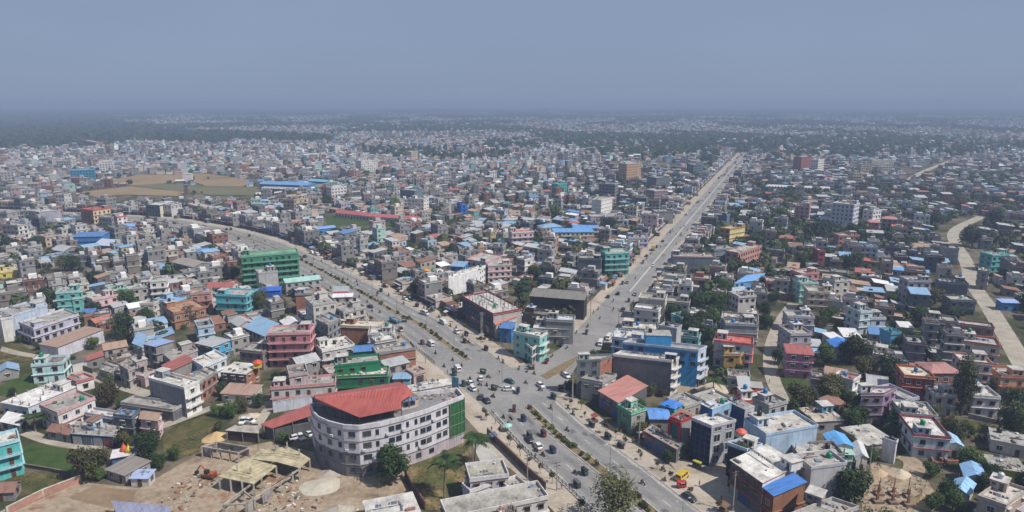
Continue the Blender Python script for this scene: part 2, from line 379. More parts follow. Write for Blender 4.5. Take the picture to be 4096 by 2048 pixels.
o = struct('road_repair', mb.mesh('road_repair', M_REPAIR))
for p in o.data.polygons:
    if p.normal.z < 0: p.flip()
# planted medians with kerbs
M_MED = ground_mat('median_soil', [(.3, (.12, .10, .055)), (.5, (.20, .15, .09)), (.7, (.09, .085, .035))], .3, 1.2)
def median(pts, w0, w1):
    strip('median', pts, w0, w1, .16, M_MED, occ=0)
    mb = MB()
    for off in (w0, w1):
        q = offset(pts, off)
        for a, b in zip(q, q[1:]):
            t = Vector((b[0] - a[0], b[1] - a[1])); mb.box(((a[0] + b[0]) / 2, (a[1] + b[1]) / 2, .13), (t.length + .02, .28, .24), 0, math.atan2(t.y, t.x))
    struct('median_kerb', mb.mesh('median_kerb', M_KERB))
median(nearA, -1.5, 1.5); median([p for p in farA if p[1] < 520], -1.4, 1.4)
isl = PW('h', 1810, 720, 2100, 560, 2290, 470, 2310, 500, 2120, 660, 1900, 770)
mb = MB(); mb.prism(isl, 0, .22, 0, 1); struct('traffic_island', mb.mesh('traffic_island', [M_KERB, M_MED])); mark(isl, 2)
# kerbs beside the pavements
mb = MB()
for pts, off in ((nearA, -10.65), (nearA, 12.65), (farA, -10.65), (farA, 12.65)):
    q = offset(pts, off)
    for a, b in zip(q, q[1:]):
        t = Vector((b[0] - a[0], b[1] - a[1])); mb.box(((a[0] + b[0]) / 2, (a[1] + b[1]) / 2, .09), (t.length + .02, .25, .18), 0, math.atan2(t.y, t.x))
struct('pavement_kerb', mb.mesh('pavement_kerb', M_KERB))
# lanes
def lane(t, xy, wd, m=None, z=.05, name='lane', pad=.6):
    pts = smooth(PW(t, *xy), 2); strip(name, pts, -wd / 2, wd / 2, z, m or M_LANE, pad=pad)
    return pts
LANE_R = lane('j', (560, -210, 440, -60, 370, 60, 270, 320, 250, 560, 300, 800, 400, 1000, 440, 1120), 5.0, z=.051, pad=6.5)
ROAD_E = lane('D', (2470, 545, 2395, 578, 2400, 610, 2432, 655, 2445, 715, 2490, 775, 2535, 850, 2580, 930, 2640, 1020), 7.4, M_LANE, .052, 'lane', 6.5)
lane('D', (2420, 395, 2350, 420, 2305, 440, 2285, 455), 8, M_LANE, .053, 'lane', 6)
lane('B0', (-60, 660, 180, 740, 330, 800, 520, 830, 700, 855), 3.4, z=.054)
lane('B0', (420, 290, 640, 350, 800, 410, 960, 460, 1040, 480), 4.5, z=.055)
lane('B0', (560, 770, 940, 760, 1140, 690, 1350, 610, 1500, 555, 1763, 535, 1990, 560), 3.6, z=.056)
lane('B0', (-40, 150, 130, 200, 300, 220, 480, 300), 3.2, z=.057)
lane('M0', (-40, 700, 180, 640, 420, 650, 760, 690), 6, z=.058)
lane('b', (700, 230, 800, 80, 880, -40), 3, z=.059)
lane('e', (1300, 560, 1480, 650, 1460, 800, 1250, 900, 1000, 860), 5, M_SOIL, .053)
# plots and fields
patch('building_site', PW('a', 1050, 905, 1800, 980, 2450, 600) + PW('b', 30, 560, 900, 380, 1480, 520) + PW('c', 100, 760, 60, 900, 160, 1050, 240, 1300) + PW('b', 600, 1900) + PW('a', -300, 1900, -300, 1460, 100, 1325, 560, 1100), .020, M_SOIL)
patch('levelled_plot', PW('a', 880, 1110, 1180, 960, 1760, 1010, 1720, 1110, 1440, 1250), .028, ground_mat('levelled_earth', [(.3, (.17, .12, .075)), (.6, (.24, .175, .115))], .1, .7, amt2=.4))
patch('lawn', PW('a', 250, 470, 450, 400, 1060, 510, 1000, 780, 900, 790, 330, 700), .022, M_GRASS)
patch('rough_grass', PW('a', 200, 760, 900, 820, 880, 900, 500, 1060, 330, 1060, 60, 880), .024, M_SCRUB)
patch('rough_grass', PW('B0', 1120, 780, 1240, 690, 1490, 590, 1560, 650, 1440, 760, 1370, 880, 1220, 930, 1130, 900), .025, M_SCRUB)
patch('lawn', PW('B0', -40, 440, 180, 330, 260, 380, 430, 370, 380, 410, 160, 470, 0, 490, -40, 490), .026, M_GRASS)
patch('rough_grass', PW('B0', 0, 140, 100, 120, 240, 180, 260, 230, 130, 300, -20, 330), .027, M_SCRUB)
patch('garden', PW('c', 20, 480, 460, 420, 860, 330, 900, 640, 900, 900, 760, 1050, 480, 1260, 260, 1260, 110, 800), .029, ground_mat('garden_scrub', [(.3, (.045, .06, .018)), (.48, (.10, .095, .04)), (.6, (.24, .17, .09))], .12, .8))
patch('concrete_yard', PW('c', 900, 350, 1120, 270, 1560, 660, 1480, 760, 1250, 640, 1060, 700), .031, M_YARD)
patch('grass_plot', PW('B3', 1330, 840, 1560, 850, 1620, 960, 1500, 990, 1400, 920), .032, M_SCRUB)
patch('grass_plot', PW('B3', 1180, 640, 1763, 700, 1763, 740, 1540, 720, 1380, 780, 1280, 740), .033, M_SCRUB)
patch('lawn', PW('j', 400, 740, 820, 780, 830, 860, 560, 900, 460, 880), .030, M_GRASS)
patch('earth_plot', PW('e', 900, 640, 1400, 760, 1650, 900, 1760, 1080, 1500, 1300, 800, 1300, 780, 1050, 960, 900), .021, M_SOIL)
patch('earth_plot', PW('i', 1440, 830, 1900, 800, 2250, 860, 2100, 930, 1700, 1010, 1500, 990), .023, M_SOIL)
patch('grass_plot', PW('M3', 570, 930, 800, 900, 790, 1000, 590, 1000), .034, M_SCRUB)
patch('grass_plot', PW('M3', 1390, 1030, 1500, 1010, 1520, 1090, 1380, 1090), .0345, M_GRASS)
patch('stubble_field', PW('T0', 1040, 850, 1380, 790, 2050, 780, 2290, 810, 1900, 850, 1560, 880, 1270, 895), .02, M_STUB)
patch('stubble_field', PW('T0', 800, 960, 1280, 905, 1880, 965, 1760, 1000, 1240, 985, 940, 1010), .021, M_STUB)
patch('stubble_field', PW('T0', 1900, 850, 2300, 815, 2536, 850, 2400, 905, 2040, 900), .022, M_STUB)
patch('fallow_field', PW('T0', 1300, 900, 1600, 875, 2040, 900, 2536, 910, 2536, 990, 2100, 990, 1900, 960), .023, M_FALLOW)
patch('fallow_field', PW('T1', 0, 905, 120, 925, 350, 945, 330, 975, 0, 992), .0235, M_FALLOW)
patch('green_pitch', PW('T1', 690, 1200, 790, 1180, 1370, 1230, 1340, 1288, 700, 1288), .024, M_GRASS)
patch('green_pitch', PW('M1', 600, 140, 680, 130, 1190, 170, 1180, 230, 830, 220, 590, 190), .0245, M_GRASS)
patch('school_yard', PW('T1', 1160, 1160, 1740, 1110, 1760, 1190, 1600, 1190), .025, M_SOIL)
patch('forecourt', PW('d', 820, 560, 1180, 640, 1420, 700, 1660, 640, 1640, 960, 1960, 1150, 2120, 1420, 1900, 1500, 1560, 1288, 1200, 1000, 1000, 780), .049, M_PAVE)
for t_, xy_ in (('a', (-700, 380, 700, 380, 1500, 480, 2576, 520, 2576, 1900, -900, 1900)), ('c', (600, 700, 1700, 500, 2300, 1500, -1000, 1700, -600, 1000)), ('e', (600, 600, 1750, 560, 2600, 1000, 2400, 1700, 0, 1700, 600, 1000)), ('d', (1000, 700, 1700, 600, 2576, 1000, 2576, 1800, 1500, 1600)), ('B1', (380, 560, 1430, 480, 1500, 760, 900, 1100, 200, 900))): mark(PW(t_, *xy_), 3)
mark(PW('T0', 800, 1010, 1240, 985, 1760, 1000, 2536, 985, 2536, 1075, 1800, 1075, 1300, 1090, 900, 1085), 3)
mark(PW('M1', 585, 170, 1190, 225, 1190, 275, 830, 270, 560, 250), 3)
# ------------------------------------------------------------------ houses
WHITE = (.68, .67, .65); OFFW = (.53, .515, .49); CREAM = (.52, .45, .34); GREY = (.27, .262, .258); LGREY = (.37, .362, .358); DGREY = (.125, .128, .135)
SLATE = (.13, .15, .18); PINK = (.46, .20, .23); PALEP = (.60, .43, .44); CYAN = (.11, .40, .45); TURQ = (.10, .43, .42); MINT = (.36, .60, .53)
LBLUE = (.36, .52, .68); BLUE = (.06, .22, .50); NAVY = (.025, .05, .15); GREEN = (.055, .23, .135); DGREEN = (.02, .14, .06); YELL = (.66, .52, .12)
OCHRE = (.38, .24, .08); ORANGE = (.34, .185, .115); SALMON = (.44, .25, .215); LAV = (.47, .45, .55); PURP = (.26, .19, .29); MAROON = (.22, .05, .05)
LIME = (.52, .55, .08); BROWN = (.22, .14, .10); PALEC = (.48, .68, .68); BRK = 'brick'
RT_BLUE = (.08, .19, .42); RT_LB = (.22, .35, .50); RT_RED = (.33, .105, .09); RT_SAL = (.40, .205, .18); RT_RUST = (.235, .13, .095); RT_GREY = (.38, .39, .40); RT_BRN = (.34, .235, .175); RT_WHITE = (.66, .66, .66); RT_MINT = (.36, .58, .52); RT_ROYAL = (.03, .12, .50)
def wallmat(c): return brick() if c == 'brick' else plaster(c)
def window_mesh(fc, shade):
    mb = MB(); w_, h_ = .65, .68
    for c, d in (((0, -.03, h_), (1.38, .1, .09)), ((0, -.05, -h_), (1.44, .16, .08)), ((-w_, -.03, 0), (.09, .1, 1.30)), ((w_, -.03, 0), (.09, .1, 1.30)), ((0, -.02, 0), (.06, .07, 1.28))): mb.box(c, d)
    if shade: mb.box((0, -.24, h_ + .14), (1.75, .48, .07))
    return mb.mesh('window', flat('window_frame', fc, .6))
WINS = [window_mesh((.55, .53, .5), True), window_mesh((.13, .08, .05), True), window_mesh((.5, .5, .5), False), window_mesh((.10, .12, .16), False)]
mb = MB(); mb.quad([(-.605, -.012, -.64), (.605, -.012, -.64), (.605, -.012, .635), (-.605, -.012, .635)]); PANES = [mb.mesh('pane', m_) for m_ in (glass(), glass(), glass((.012, .016, .022)), glass((.05, .055, .06)), glass((.09, .075, .055)), glass((.03, .05, .065)))]; PR = random.Random(5)
def window(me, root, loc, rz, sc):
    o = put('window', me, root, loc, rz, sc); put('pane', PR.choice(PANES), o); return o
def shutter_mesh(c):
    mb = MB(); mb.box((0, -.05, 1.25), (2.5, .12, 2.5), 0)
    for k in range(5): mb.box((0, -.12, .25 + k * .5), (2.44, .04, .42), 1)
    return mb.mesh('shutter', [flat('shop_frame', (.3, .29, .28), .8), flat('roller_shutter', c, .45)])
SHUTS = [shutter_mesh(c) for c in ((.10, .11, .13), (.03, .08, .25), (.28, .28, .29), (.05, .16, .12), (.20, .05, .045), (.05, .05, .055), (.35, .33, .3))]
mb = MB(); mb.box((0, -.03, 1.05), (1.1, .12, 2.1), 0); mb.box((0, -.1, 1.03), (.92, .04, 1.95), 1); DOOR = mb.mesh('door', [flat('door_frame', (.3, .25, .2), .7), flat('door_leaf', (.09, .045, .03), .6)])
def tank_mesh(c):
    mb = MB(); mb.lathe((0, 0, 0), [(.62, 0), (.66, .2), (.66, .5), (.62, .55), (.66, .6), (.66, 1.15), (.5, 1.35), (.2, 1.42), (.2, 1.52)], 12)
    return mb.mesh('water_tank', flat('tank_plastic', c, .4), True)
TANKS = dict(black=tank_mesh((.02, .02, .022)), green=tank_mesh((.01, .22, .11)), blue=tank_mesh((.04, .18, .42)), white=tank_mesh((.6, .6, .6)))
mb = MB(); mb.box((0, 0, 1.9), (3.2, .14, 1.1), 0)
SIGNS = []
for c in ((.55, .06, .05), (.06, .14, .42), (.62, .6, .58), (.55, .42, .06), (.04, .25, .12), (.35, .34, .36)):
    mb = MB(); mb.box((0, -.12, .45), (3.0, .16, .9), 0); mb.box((0, -.21, .45), (2.86, .03, .76), 1); SIGNS.append(mb.mesh('signboard', [flat('sign_frame', (.2, .2, .2), .6), flat('sign_face', c, .5, var=.45)]))
def expand(poly, d):
    n = len(poly); out = []
    for i in range(n):
        p0, p1, p2 = Vector(poly[i - 1]), Vector(poly[i]), Vector(poly[(i + 1) % n])
        u, v = (p1 - p0).normalized(), (p2 - p1).normalized(); n1, n2 = Vector((u.y, -u.x)), Vector((v.y, -v.x))
        k = 1 + n1.dot(n2); q = (n1 + n2) * (d / max(k, .35)); out.append((p1.x + q.x, p1.y + q.y))
    return out
HOUSES = []
def house(poly, fl, wall, rt='flat', roofc=None, name='house', label=None, ref=None, base=None, group=None, rng=None, fh=3.1, h=None, trim=None, bands=None, side={}, win=None,
          shop='', cabin=None, tank=None, cols=0, par=True, balc='', clutter=None, rise=1.5, z0=0.0, plants=False, cat=None, signs=False, wstep=2.9, wsc=1.0, grid=None, ex=()):
    rng = rng or random.Random(hash((round(poly[0][0], 1), round(poly[0][1], 1))) & 0xffff)
    cx = sum(p[0] for p in poly) / len(poly); cy = sum(p[1] for p in poly) / len(poly); A, B = poly[0], poly[1]
    ang = math.atan2(B[1] - A[1], B[0] - A[0]); ca, sa = math.cos(-ang), math.sin(-ang)
    loc = [((p[0] - cx) * ca - (p[1] - cy) * sa, (p[0] - cx) * sa + (p[1] - cy) * ca) for p in poly]
    n = len(loc); H = h if h else fl * fh; root = empty(name, (cx, cy, z0), ang); dist = math.hypot(cx, cy); near = dist < 350
    camv = [(-cx) * ca - (-cy) * sa, (-cx) * sa + (-cy) * ca]
    mats = [wallmat(wall)]; mi = []
    for i in range(n):
        c = side.get('frbl'[i] if n == 4 else str(i))
        if c is None: mi.append(0)
        else: mats.append(wallmat(c)); mi.append(len(mats) - 1)
    tr = trim or (wall if wall != 'brick' else GREY); trm = plaster(tr)
    mb = MB(); mb.prism(loc, -.3, H, mi, cap=False)
    xs = [p[0] for p in loc]; ys = [p[1] for p in loc]
    if rt in ('gable', 'gablex'):
        ridge = H + rise
        if rt == 'gable':
            e = [(loc[3], loc[0]), (loc[1], loc[2])]
        else: e = [(loc[0], loc[1]), (loc[2], loc[3])]
        for p, q in e: mb.quad([(*p, H), (*q, H), ((p[0] + q[0]) / 2, (p[1] + q[1]) / 2, ridge)], 0)
    if rt == 'tin':
        for i in (1, 3):
            p, q = loc[i], loc[(i + 1) % 4]; hp = H if i == 3 else H
            mb.quad([(*p, H), (*q, H), (*(q if i == 1 else p), H + rise)], mi[i])
        mb.quad([(*loc[2], H), (*loc[3], H), (*loc[3], H + rise), (*loc[2], H + rise)], mi[2])
    kids('wall', mb.mesh('wall', mats), root)
    rc = roofc or (.42, .41, .39)
    # ---- roof
    if rt == 'flat':
        out = expand(loc, .28 if bands is not False else .08); mb = MB(); mb.prism(out, H, H + .17, 0, 1, bottom=True)
        kids('roof', mb.mesh('roof', [trm, concrete(rc)]), root)
        if par:
            o_, i_ = expand(loc, .14), expand(loc, -.04); z1, z2 = H + .175, H + .95; mb = MB()
            for i in range(n):
                j = (i + 1) % n
                mb.quad([(*o_[i], z1), (*o_[j], z1), (*o_[j], z2), (*o_[i], z2)]); mb.quad([(*i_[j], z1), (*i_[i], z1), (*i_[i], z2), (*i_[j], z2)])
                mb.quad([(*o_[i], z2), (*o_[j], z2), (*i_[j], z2), (*i_[i], z2)], 0)
            kids('parapet', mb.mesh('parapet', [wallmat(wall) if trim is None else trm]), root)
        ztop = H + .17
    else:
        ov = expand(loc, .38); mb = MB(); t_ = .07; tm = tin(rc)
        if rt == 'tin':
            rr = rise * 1.0; P = [(*ov[0], H), (*ov[1], H), (*ov[2], H + rr), (*ov[3], H + rr)]; F = [P]
        elif rt == 'gable':
            m1 = ((ov[0][0] + ov[3][0]) / 2, (ov[0][1] + ov[3][1]) / 2, H + rise + .08); m2 = ((ov[1][0] + ov[2][0]) / 2, (ov[1][1] + ov[2][1]) / 2, H + rise + .08); e = H - .12
            F = [[(*ov[0], e), (*ov[1], e), m2, m1], [(*ov[2], e), (*ov[3], e), m1, m2]]
        elif rt == 'gablex':
            m1 = ((ov[0][0] + ov[1][0]) / 2, (ov[0][1] + ov[1][1]) / 2, H + rise + .08); m2 = ((ov[3][0] + ov[2][0]) / 2, (ov[3][1] + ov[2][1]) / 2, H + rise + .08); e = H - .12
            F = [[(*ov[1], e), (*ov[2], e), m2, m1], [(*ov[3], e), (*ov[0], e), m1, m2]]
        else:                                                   # hip
            c_ = (sum(p[0] for p in ov) / n, sum(p[1] for p in ov) / n); a_ = Vector(((ov[0][0] + ov[3][0]) / 2, (ov[0][1] + ov[3][1]) / 2)); b_ = Vector(((ov[1][0] + ov[2][0]) / 2, (ov[1][1] + ov[2][1]) / 2))
            m1 = (*a_.lerp(b_, .3), H + rise); m2 = (*a_.lerp(b_, .7), H + rise); e = H
            F = [[(*ov[0], e), (*ov[1], e), m2, m1], [(*ov[1], e), (*ov[2], e), m2], [(*ov[2], e), (*ov[3], e), m1, m2], [(*ov[3], e), (*ov[0], e), m1]]
        for f in F:
            mb.quad(f); mb.quad([(p[0], p[1], p[2] - t_) for p in reversed(f)])
            for p, q in zip(f, f[1:] + f[:1]): mb.quad([(p[0], p[1], p[2] - t_), (q[0], q[1], q[2] - t_), q, p])
            if near:
                a_, b_, c_, d_ = (Vector(p) for p in (f if len(f) == 4 else f + [f[2]])); L = (b_ - a_).length; k = max(2, int(L / 1.8))
                for s_ in range(1, k):                          # seams between sheets
                    p, q = a_.lerp(b_, s_ / k), d_.lerp(c_, s_ / k); mb.tube(p + Vector((0, 0, .02)), q + Vector((0, 0, .02)), .045, .045, 3, cap=False)
        kids('roof', mb.mesh('roof', tm), root); ztop = None
    # ---- floor bands
    nf = int(round(fl)) if not h else max(1, int(round(H / fh)))
    if bands is None: bands = rng.random() < .6
    if bands:
        for k in range(1, nf if rt == 'flat' else nf):
            mb = MB(); mb.prism(expand(loc, .42), k * fh - .09, k * fh + .08, 0, bottom=True); kids('floor_slab', mb.mesh('floor_slab', trm), root)
    # ---- openings
    wm = rng.choice(WINS); joined = MB(); sc = rng.uniform(.9, 1.12)
    for i in range(n):
        p, q = Vector(loc[i]), Vector(loc[(i + 1) % n]); u = q - p; L = u.length
        if L < 1.6: continue
        u.normalize(); nn = Vector((u.y, -u.x)); mid = (p + q) / 2; view = nn.dot((Vector(camv) - mid).normalized())
        if view < -.12: continue
        key = 'frbl'[i] if n == 4 else str(i)
        if win is not None and key not in win: continue
        rz = math.atan2(u.y, u.x); m_ = max(1, int((L - .6) / wstep))
        isshop = key in shop
        for k in range(nf):
            zc = k * fh
            if isshop and k == 0:
                ms = max(1, int(L / 3.1))
                for s_ in range(ms):
                    c = p + u * (L * (s_ + .5) / ms)
                    if near: put('shutter', rng.choice(SHUTS), root, (c.x, c.y, .1), rz, (min(1.15, L / ms / 3.0), 1, 1))
                    else: joined.box((c.x + nn.x * .03, c.y + nn.y * .03, 1.35), (min(2.5, L / ms * .85), .12, 2.4), 1, rz)
                    if signs and near and rng.random() < .6: put('signboard', rng.choice(SIGNS), root, (c.x + nn.x * .2, c.y + nn.y * .2, 2.75), rz, (min(1, L / ms / 3.2), 1, rng.uniform(.7, 1.2)))
                continue
            hasb = key in balc and k > 0
            for s_ in range(m_):
                if rng.random() < .1 and m_ > 2: continue
                c = p + u * (L * (s_ + .5) / m_); zz = zc + 1.62
                if (k == 0 and s_ == m_ // 2 and key == 'f') or (hasb and s_ % 2 == 1):
                    if near: put('door', DOOR, root, (c.x, c.y, zc + .08), rz)
                    else: joined.box((c.x + nn.x * .02, c.y + nn.y * .02, zc + 1.1), (1.1, .1, 2.0), 1, rz)
                    continue
                if near: window(wm, root, (c.x, c.y, zz), rz, (sc * wsc, 1, sc * min(wsc, 1.5)))
                else: joined.box((c.x, c.y, zz), (1.3 * sc, .16, 1.35 * sc), 1, rz); joined.box((c.x + nn.x * .2, c.y + nn.y * .2, zz + .85), (1.6, .45, .07), 0, rz)
            if hasb:
                mb = MB(); c = mid + nn * .55; mb.box((c.x, c.y, zc - .02), (L * .98, 1.15, .18), 0, rz)
                c2 = mid + nn * 1.08; mb.box((c2.x, c2.y, zc + .85), (L * .98, .07, .08), 0, rz); mb.box((c2.x, c2.y, zc + .30), (L * .98, .09, .45), 0, rz)
                np_ = max(2, int(L / 1.2))
                for s_ in range(np_ + 1):
                    c3 = p + u * (L * (.02 + .96 * s_ / np_)) + nn * 1.08; mb.box((c3.x, c3.y, zc + .66), (.07, .07, .36), 0, rz)
                kids('balcony', mb.mesh('balcony', trm), root)
    if joined.f:
        o = kids('windows', joined.mesh('windows', [trm, glass()]), root); o['kind'] = 'stuff'
    # ---- things on the roof
    if ztop is not None:
        x0, x1, y0, y1 = min(xs) + .5, max(xs) - .5, min(ys) + .5, max(ys) - .5; wx, wy = x1 - x0, y1 - y0
        if cabin is None: cabin = rng.choice(['bl', 'br', 'bl', 'br', 'fr', '']) if wx > 5 and wy > 5 and fl >= 2 else ''
        cz = None
        if cabin:
            cc = cabin if isinstance(cabin, str) else cabin[0]; ccol = wall if isinstance(cabin, str) else cabin[1]
            bw, bd = min(3.4, wx * .5), min(3.6, wy * .55); ax = x0 + bw / 2 + .3 if cc[1] == 'l' else x1 - bw / 2 - .3; ay = y0 + bd / 2 + .2 if cc[0] == 'f' else y1 - bd / 2 - .3
            mb = MB(); mb.box((ax, ay, ztop + 1.12), (bw, bd, 2.24), 0); mb.box((ax, ay, ztop + 2.33), (bw + .5, bd + .5, .14), 1, top=2)
            mb.box((ax + bw * .2, ay - bd / 2 - .01, ztop + .95), (.85, .08, 1.8), 3); mb.box((ax - bw * .27, ay - bd / 2 - .01, ztop + 1.4), (.8, .06, .8), 3)
            kids('stair_cabin', mb.mesh('stair_cabin', [wallmat(ccol), trm, concrete((.5, .49, .48)), glass((.03, .03, .03))]), root); cz = (ax, ay, ztop + 2.4)
        if tank is None: tank = rng.choice(['black', 'black', 'black', '', '', '', '', '', 'green', 'white', 'blue']) if fl >= 2 else rng.choice(['', '', 'black', '', ''])
        if tank:
            p = cz if cz and rng.random() < .6 else (x0 + wx * rng.uniform(.15, .85), y0 + wy * rng.uniform(.4, .85), ztop); put('water_tank', TANKS[tank], root, p)
        if cols:
            mb = MB(); k = max(2, int(wx / 3.2)); l_ = max(2, int(wy / 3.4))
            for a_ in range(k + 1):
                for b_ in range(l_ + 1):
                    if rng.random() < .25: continue
                    px, py = x0 + wx * a_ / k, y0 + wy * b_ / l_; hh = rng.uniform(.9, 1.5) * (1 if cols < 2 else 1.9); mb.box((px, py, ztop + hh / 2), (.28, .28, hh), 0)
                    for q in range(3): mb.tube((px + rng.uniform(-.1, .1), py + rng.uniform(-.1, .1), ztop + hh), (px + rng.uniform(-.2, .2), py + rng.uniform(-.2, .2), ztop + hh + rng.uniform(.6, 1.2)), .025, .02, 3, 1, False)
            o = kids('roof_columns', mb.mesh('roof_columns', [concrete(GREY), flat('rebar', (.16, .07, .04), .8)]), root); o['kind'] = 'stuff'
        if clutter is None: clutter = rng.randint(6, 16)
        if clutter and wx > 2 and wy > 2:
            mb = MB(); cm = [flat('roof_junk', c, .8) for c in ((.3, .28, .26), (.12, .10, .09), (.55, .53, .5), (.26, .15, .11), (.15, .19, .27))]
            for q in range(clutter):
                px, py = x0 + wx * rng.random(), y0 + wy * rng.random(); t_ = rng.randrange(5); s_ = rng.uniform(.15, .85); hz_ = s_ * rng.uniform(.15, .8); mb.box((px, py, ztop + hz_ / 2), (s_ * rng.uniform(.5, 3.0), s_ * rng.uniform(.4, 1.2), hz_), t_, rng.uniform(0, 3))
            if rng.random() < .4:                                   # washing on a line
                ly, lx = y0 + wy * rng.uniform(.15, .8), x0 + wx * .15; mb.tube((lx, ly, ztop), (lx, ly, ztop + 1.7), .03, .03, 4, 1); mb.tube((lx + wx * .6, ly, ztop), (lx + wx * .6, ly, ztop + 1.7), .03, .03, 4, 1); mb.tube((lx, ly, ztop + 1.65), (lx + wx * .6, ly, ztop + 1.65), .012, .012, 3, 1)
                for q in range(int(wx / 1.1)):
                    px = lx + wx * .6 * (q + .5) / int(wx / 1.1); mb.box((px, ly, ztop + 1.2), (rng.uniform(.4, .8), .03, rng.uniform(.5, .9)), rng.choice((2, 3, 4, 2)))
            o = kids('roof_clutter', mb.mesh('roof_clutter', cm), root); o['kind'] = 'stuff'
        if plants:
            mb = MB()
            for q in range(46):
                px = x0 + wx * rng.random(); py = y0 + rng.uniform(0, .6); s_ = rng.uniform(.2, .45)
                for _ in range(6):
                    d = Vector((rng.uniform(-1, 1), rng.uniform(-1, 1), rng.uniform(.2, 1.2))).normalized() * s_; e = d.orthogonal().normalized() * .12; b = Vector((px, py, ztop + .7)); mb.quad([b, b + d * .6 + e, b + d, b + d * .6 - e])
            o = kids('planter_greenery', mb.mesh('planter_greenery', leaf_mat('potted_leaves', (.05, .10, .02), (.14, .17, .03))), root); o['kind'] = 'stuff'
    tag(root, cat or {'house': 'house', 'shed': 'shed', 'warehouse': 'warehouse', 'shop_house': 'house', 'apartment_block': 'apartment block', 'school_building': 'school'}.get(name, 'building'), label, base, ref, group, (cx, cy))
    for t_, z_ in ex:
        c = Vector(loc[0]).lerp(Vector(loc[1]), t_); window(WINS[3], root, (c.x, c.y, z_), 0.0, (1.25, 1, 1.1))
    if grid:                                                    # mullions of a glazed front, optional coloured surround
        a_, b_ = Vector(loc[0]), Vector(loc[1]); u = (b_ - a_).normalized(); nn = Vector((u.y, -u.x)); L = (b_ - a_).length; rz = math.atan2(u.y, u.x); mb = MB()
        for k in range(int(L / 1.3) + 1): c = a_ + u * (L * k / int(L / 1.3)) + nn * .06; mb.box((c.x, c.y, H / 2 + .3), (.09, .1, H - .8), 0, rz)
        for k in range(int(H / 1.6)): c = (a_ + b_) / 2 + nn * .055; mb.box((c.x, c.y, 1.2 + k * 1.6), (L, .09, .09), 0, rz)
        kids('mullions', mb.mesh('mullions', flat('mullion', (.10, .12, .16), .4)), root)
        if grid != True:
            mb = MB()
            for c, d in (((a_ + b_) / 2 + nn * .2, (L + .6, .5, 1.0, H - .1)),): mb.box((c.x, c.y, d[3]), d[:3], 0, rz)
            for c in (a_ + nn * .2, b_ + nn * .2): mb.box((c.x, c.y, H / 2), (.8, .5, H + .7), 0, rz)
            kids('surround', mb.mesh('surround', plaster(grid)), root)
    HOUSES.append(dict(root=root, poly=poly, H=H)); return root
def HP(t, pts, d=None, z=0.0):
    """roof corners read off the photograph (left, nearest/right, far right) at height z -> footprint"""
    q = [Vector(W(t, x, y, z)) for x, y in pts]
    if len(q) == 2:
        u = (q[1] - q[0]).normalized(); v = Vector((-u.y, u.x)) * d; return [tuple(q[0]), tuple(q[1]), tuple(q[1] + v), tuple(q[0] + v)]
    if len(q) == 3: q.append(q[0] + q[2] - q[1])
    return [tuple(p) for p in q]
def hh(t, pts, fl, wall, label, ref=None, rt='flat', roofc=None, d=None, h=None, name=None, **o):
    fh = o.get('fh', 3.1); H = h if h else fl * fh; par = o.get('par', True)
    poly = HP(t, pts, d, H + (.95 if (rt == 'flat' and par) else 0)); mark(expand(poly, 1.0), 4)
    if name is None: name = 'shed' if (fl <= 1 and rt != 'flat') else 'house'
    return house(poly, fl, wall, rt, roofc, name, label, ref, h=h, group=o.pop('group', None), **o)
# ------------------------------------------------------------------ buildings one can pick out in the photograph
WR = (.56, .55, .53); CR = (.34, .33, .315); DR = (.205, .197, .187)
# lower left
hh('a', [(-330, 480), (240, 335)], 3, TURQ, 'turquoise three-storey house with pale blue balcony bands at the left edge', 'the turquoise house at the left edge', d=7, trim=(.36, .58, .66), balc='f', cabin='', roofc=WR, bands=True)
hh('a', [(-160, 1040), (170, 1020), (260, 890)], 1, GREY, 'low rust-roofed shack below the turquoise house', rt='gable', roofc=RT_RUST, rise=1.1, h=2.6)
hh('a', [(1370, 735), (1610, 810), (1930, 650)], 1, GREY, 'low shed with broad grey-brown sheet roof behind the sandy plot', 'the grey-brown roofed shed', rt='tin', roofc=(.24, .215, .195), rise=.4, h=2.8)
hh('a', [(1680, 850), (1910, 850), (1990, 760)], 1, OFFW, 'tiny white annex with pale violet-blue sheet roof beside the grey-brown shed', rt='tin', roofc=(.34, .40, .60), rise=.4, h=2.4)
hh('a', [(1540, 1345), (2260, 1420), (2150, 1235)], 1, GREY, 'shed with dull violet-grey sheet roof at the bottom edge', rt='tin', roofc=(.25, .26, .36), rise=.3, h=3)
hh('a', [(920, 280), (1450, 318), (1500, 165)], 1, (.05, .13, .34), 'single-storey blue-fronted shop with bare concrete roof and column stubs', 'the blue-fronted shop', shop='f', cols=1, par=False, roofc=CR, h=3.2, cabin='', name='shop_house')
hh('a', [(605, 238), (900, 292), (985, 215)], 1, GREY, 'grey lean-to with red-brown sheet roof beside the blue-fronted shop', rt='tin', roofc=RT_RUST, rise=.7, h=2.7)
hh('a', [(1110, 108), (1195, 128), (1315, 70)], 2, LBLUE, 'narrow light blue house with rusty sheet roof behind the blue-fronted shop', rt='tin', roofc=RT_RUST, rise=.4)
hh('f', [(510, 1085), (740, 1185), (1215, 985)], 2, (.62, .60, .59), 'white two-storey house with pink bands and plants on its grey roof', 'the white house with pink bands', trim=(.52, .34, .34), bands=True, cabin='', tank='green', roofc=CR, balc='l')
hh('f', [(20, 1065), (360, 1125), (975, 865)], 1, (.52, .57, .66), 'long low pale blue building with a bright white flat roof', 'the long white-roofed building', h=4, cabin=('br', WHITE), cols=1, roofc=(.66, .66, .66), par=False, trim=WHITE, tank='', bands=True)
hh('a', [(0, 115), (250, 168), (350, 60)], 1, LGREY, 'open shed with glaring white sheet roof left of the white house with pink bands', rt='tin', roofc=RT_WHITE, rise=.3, h=3)
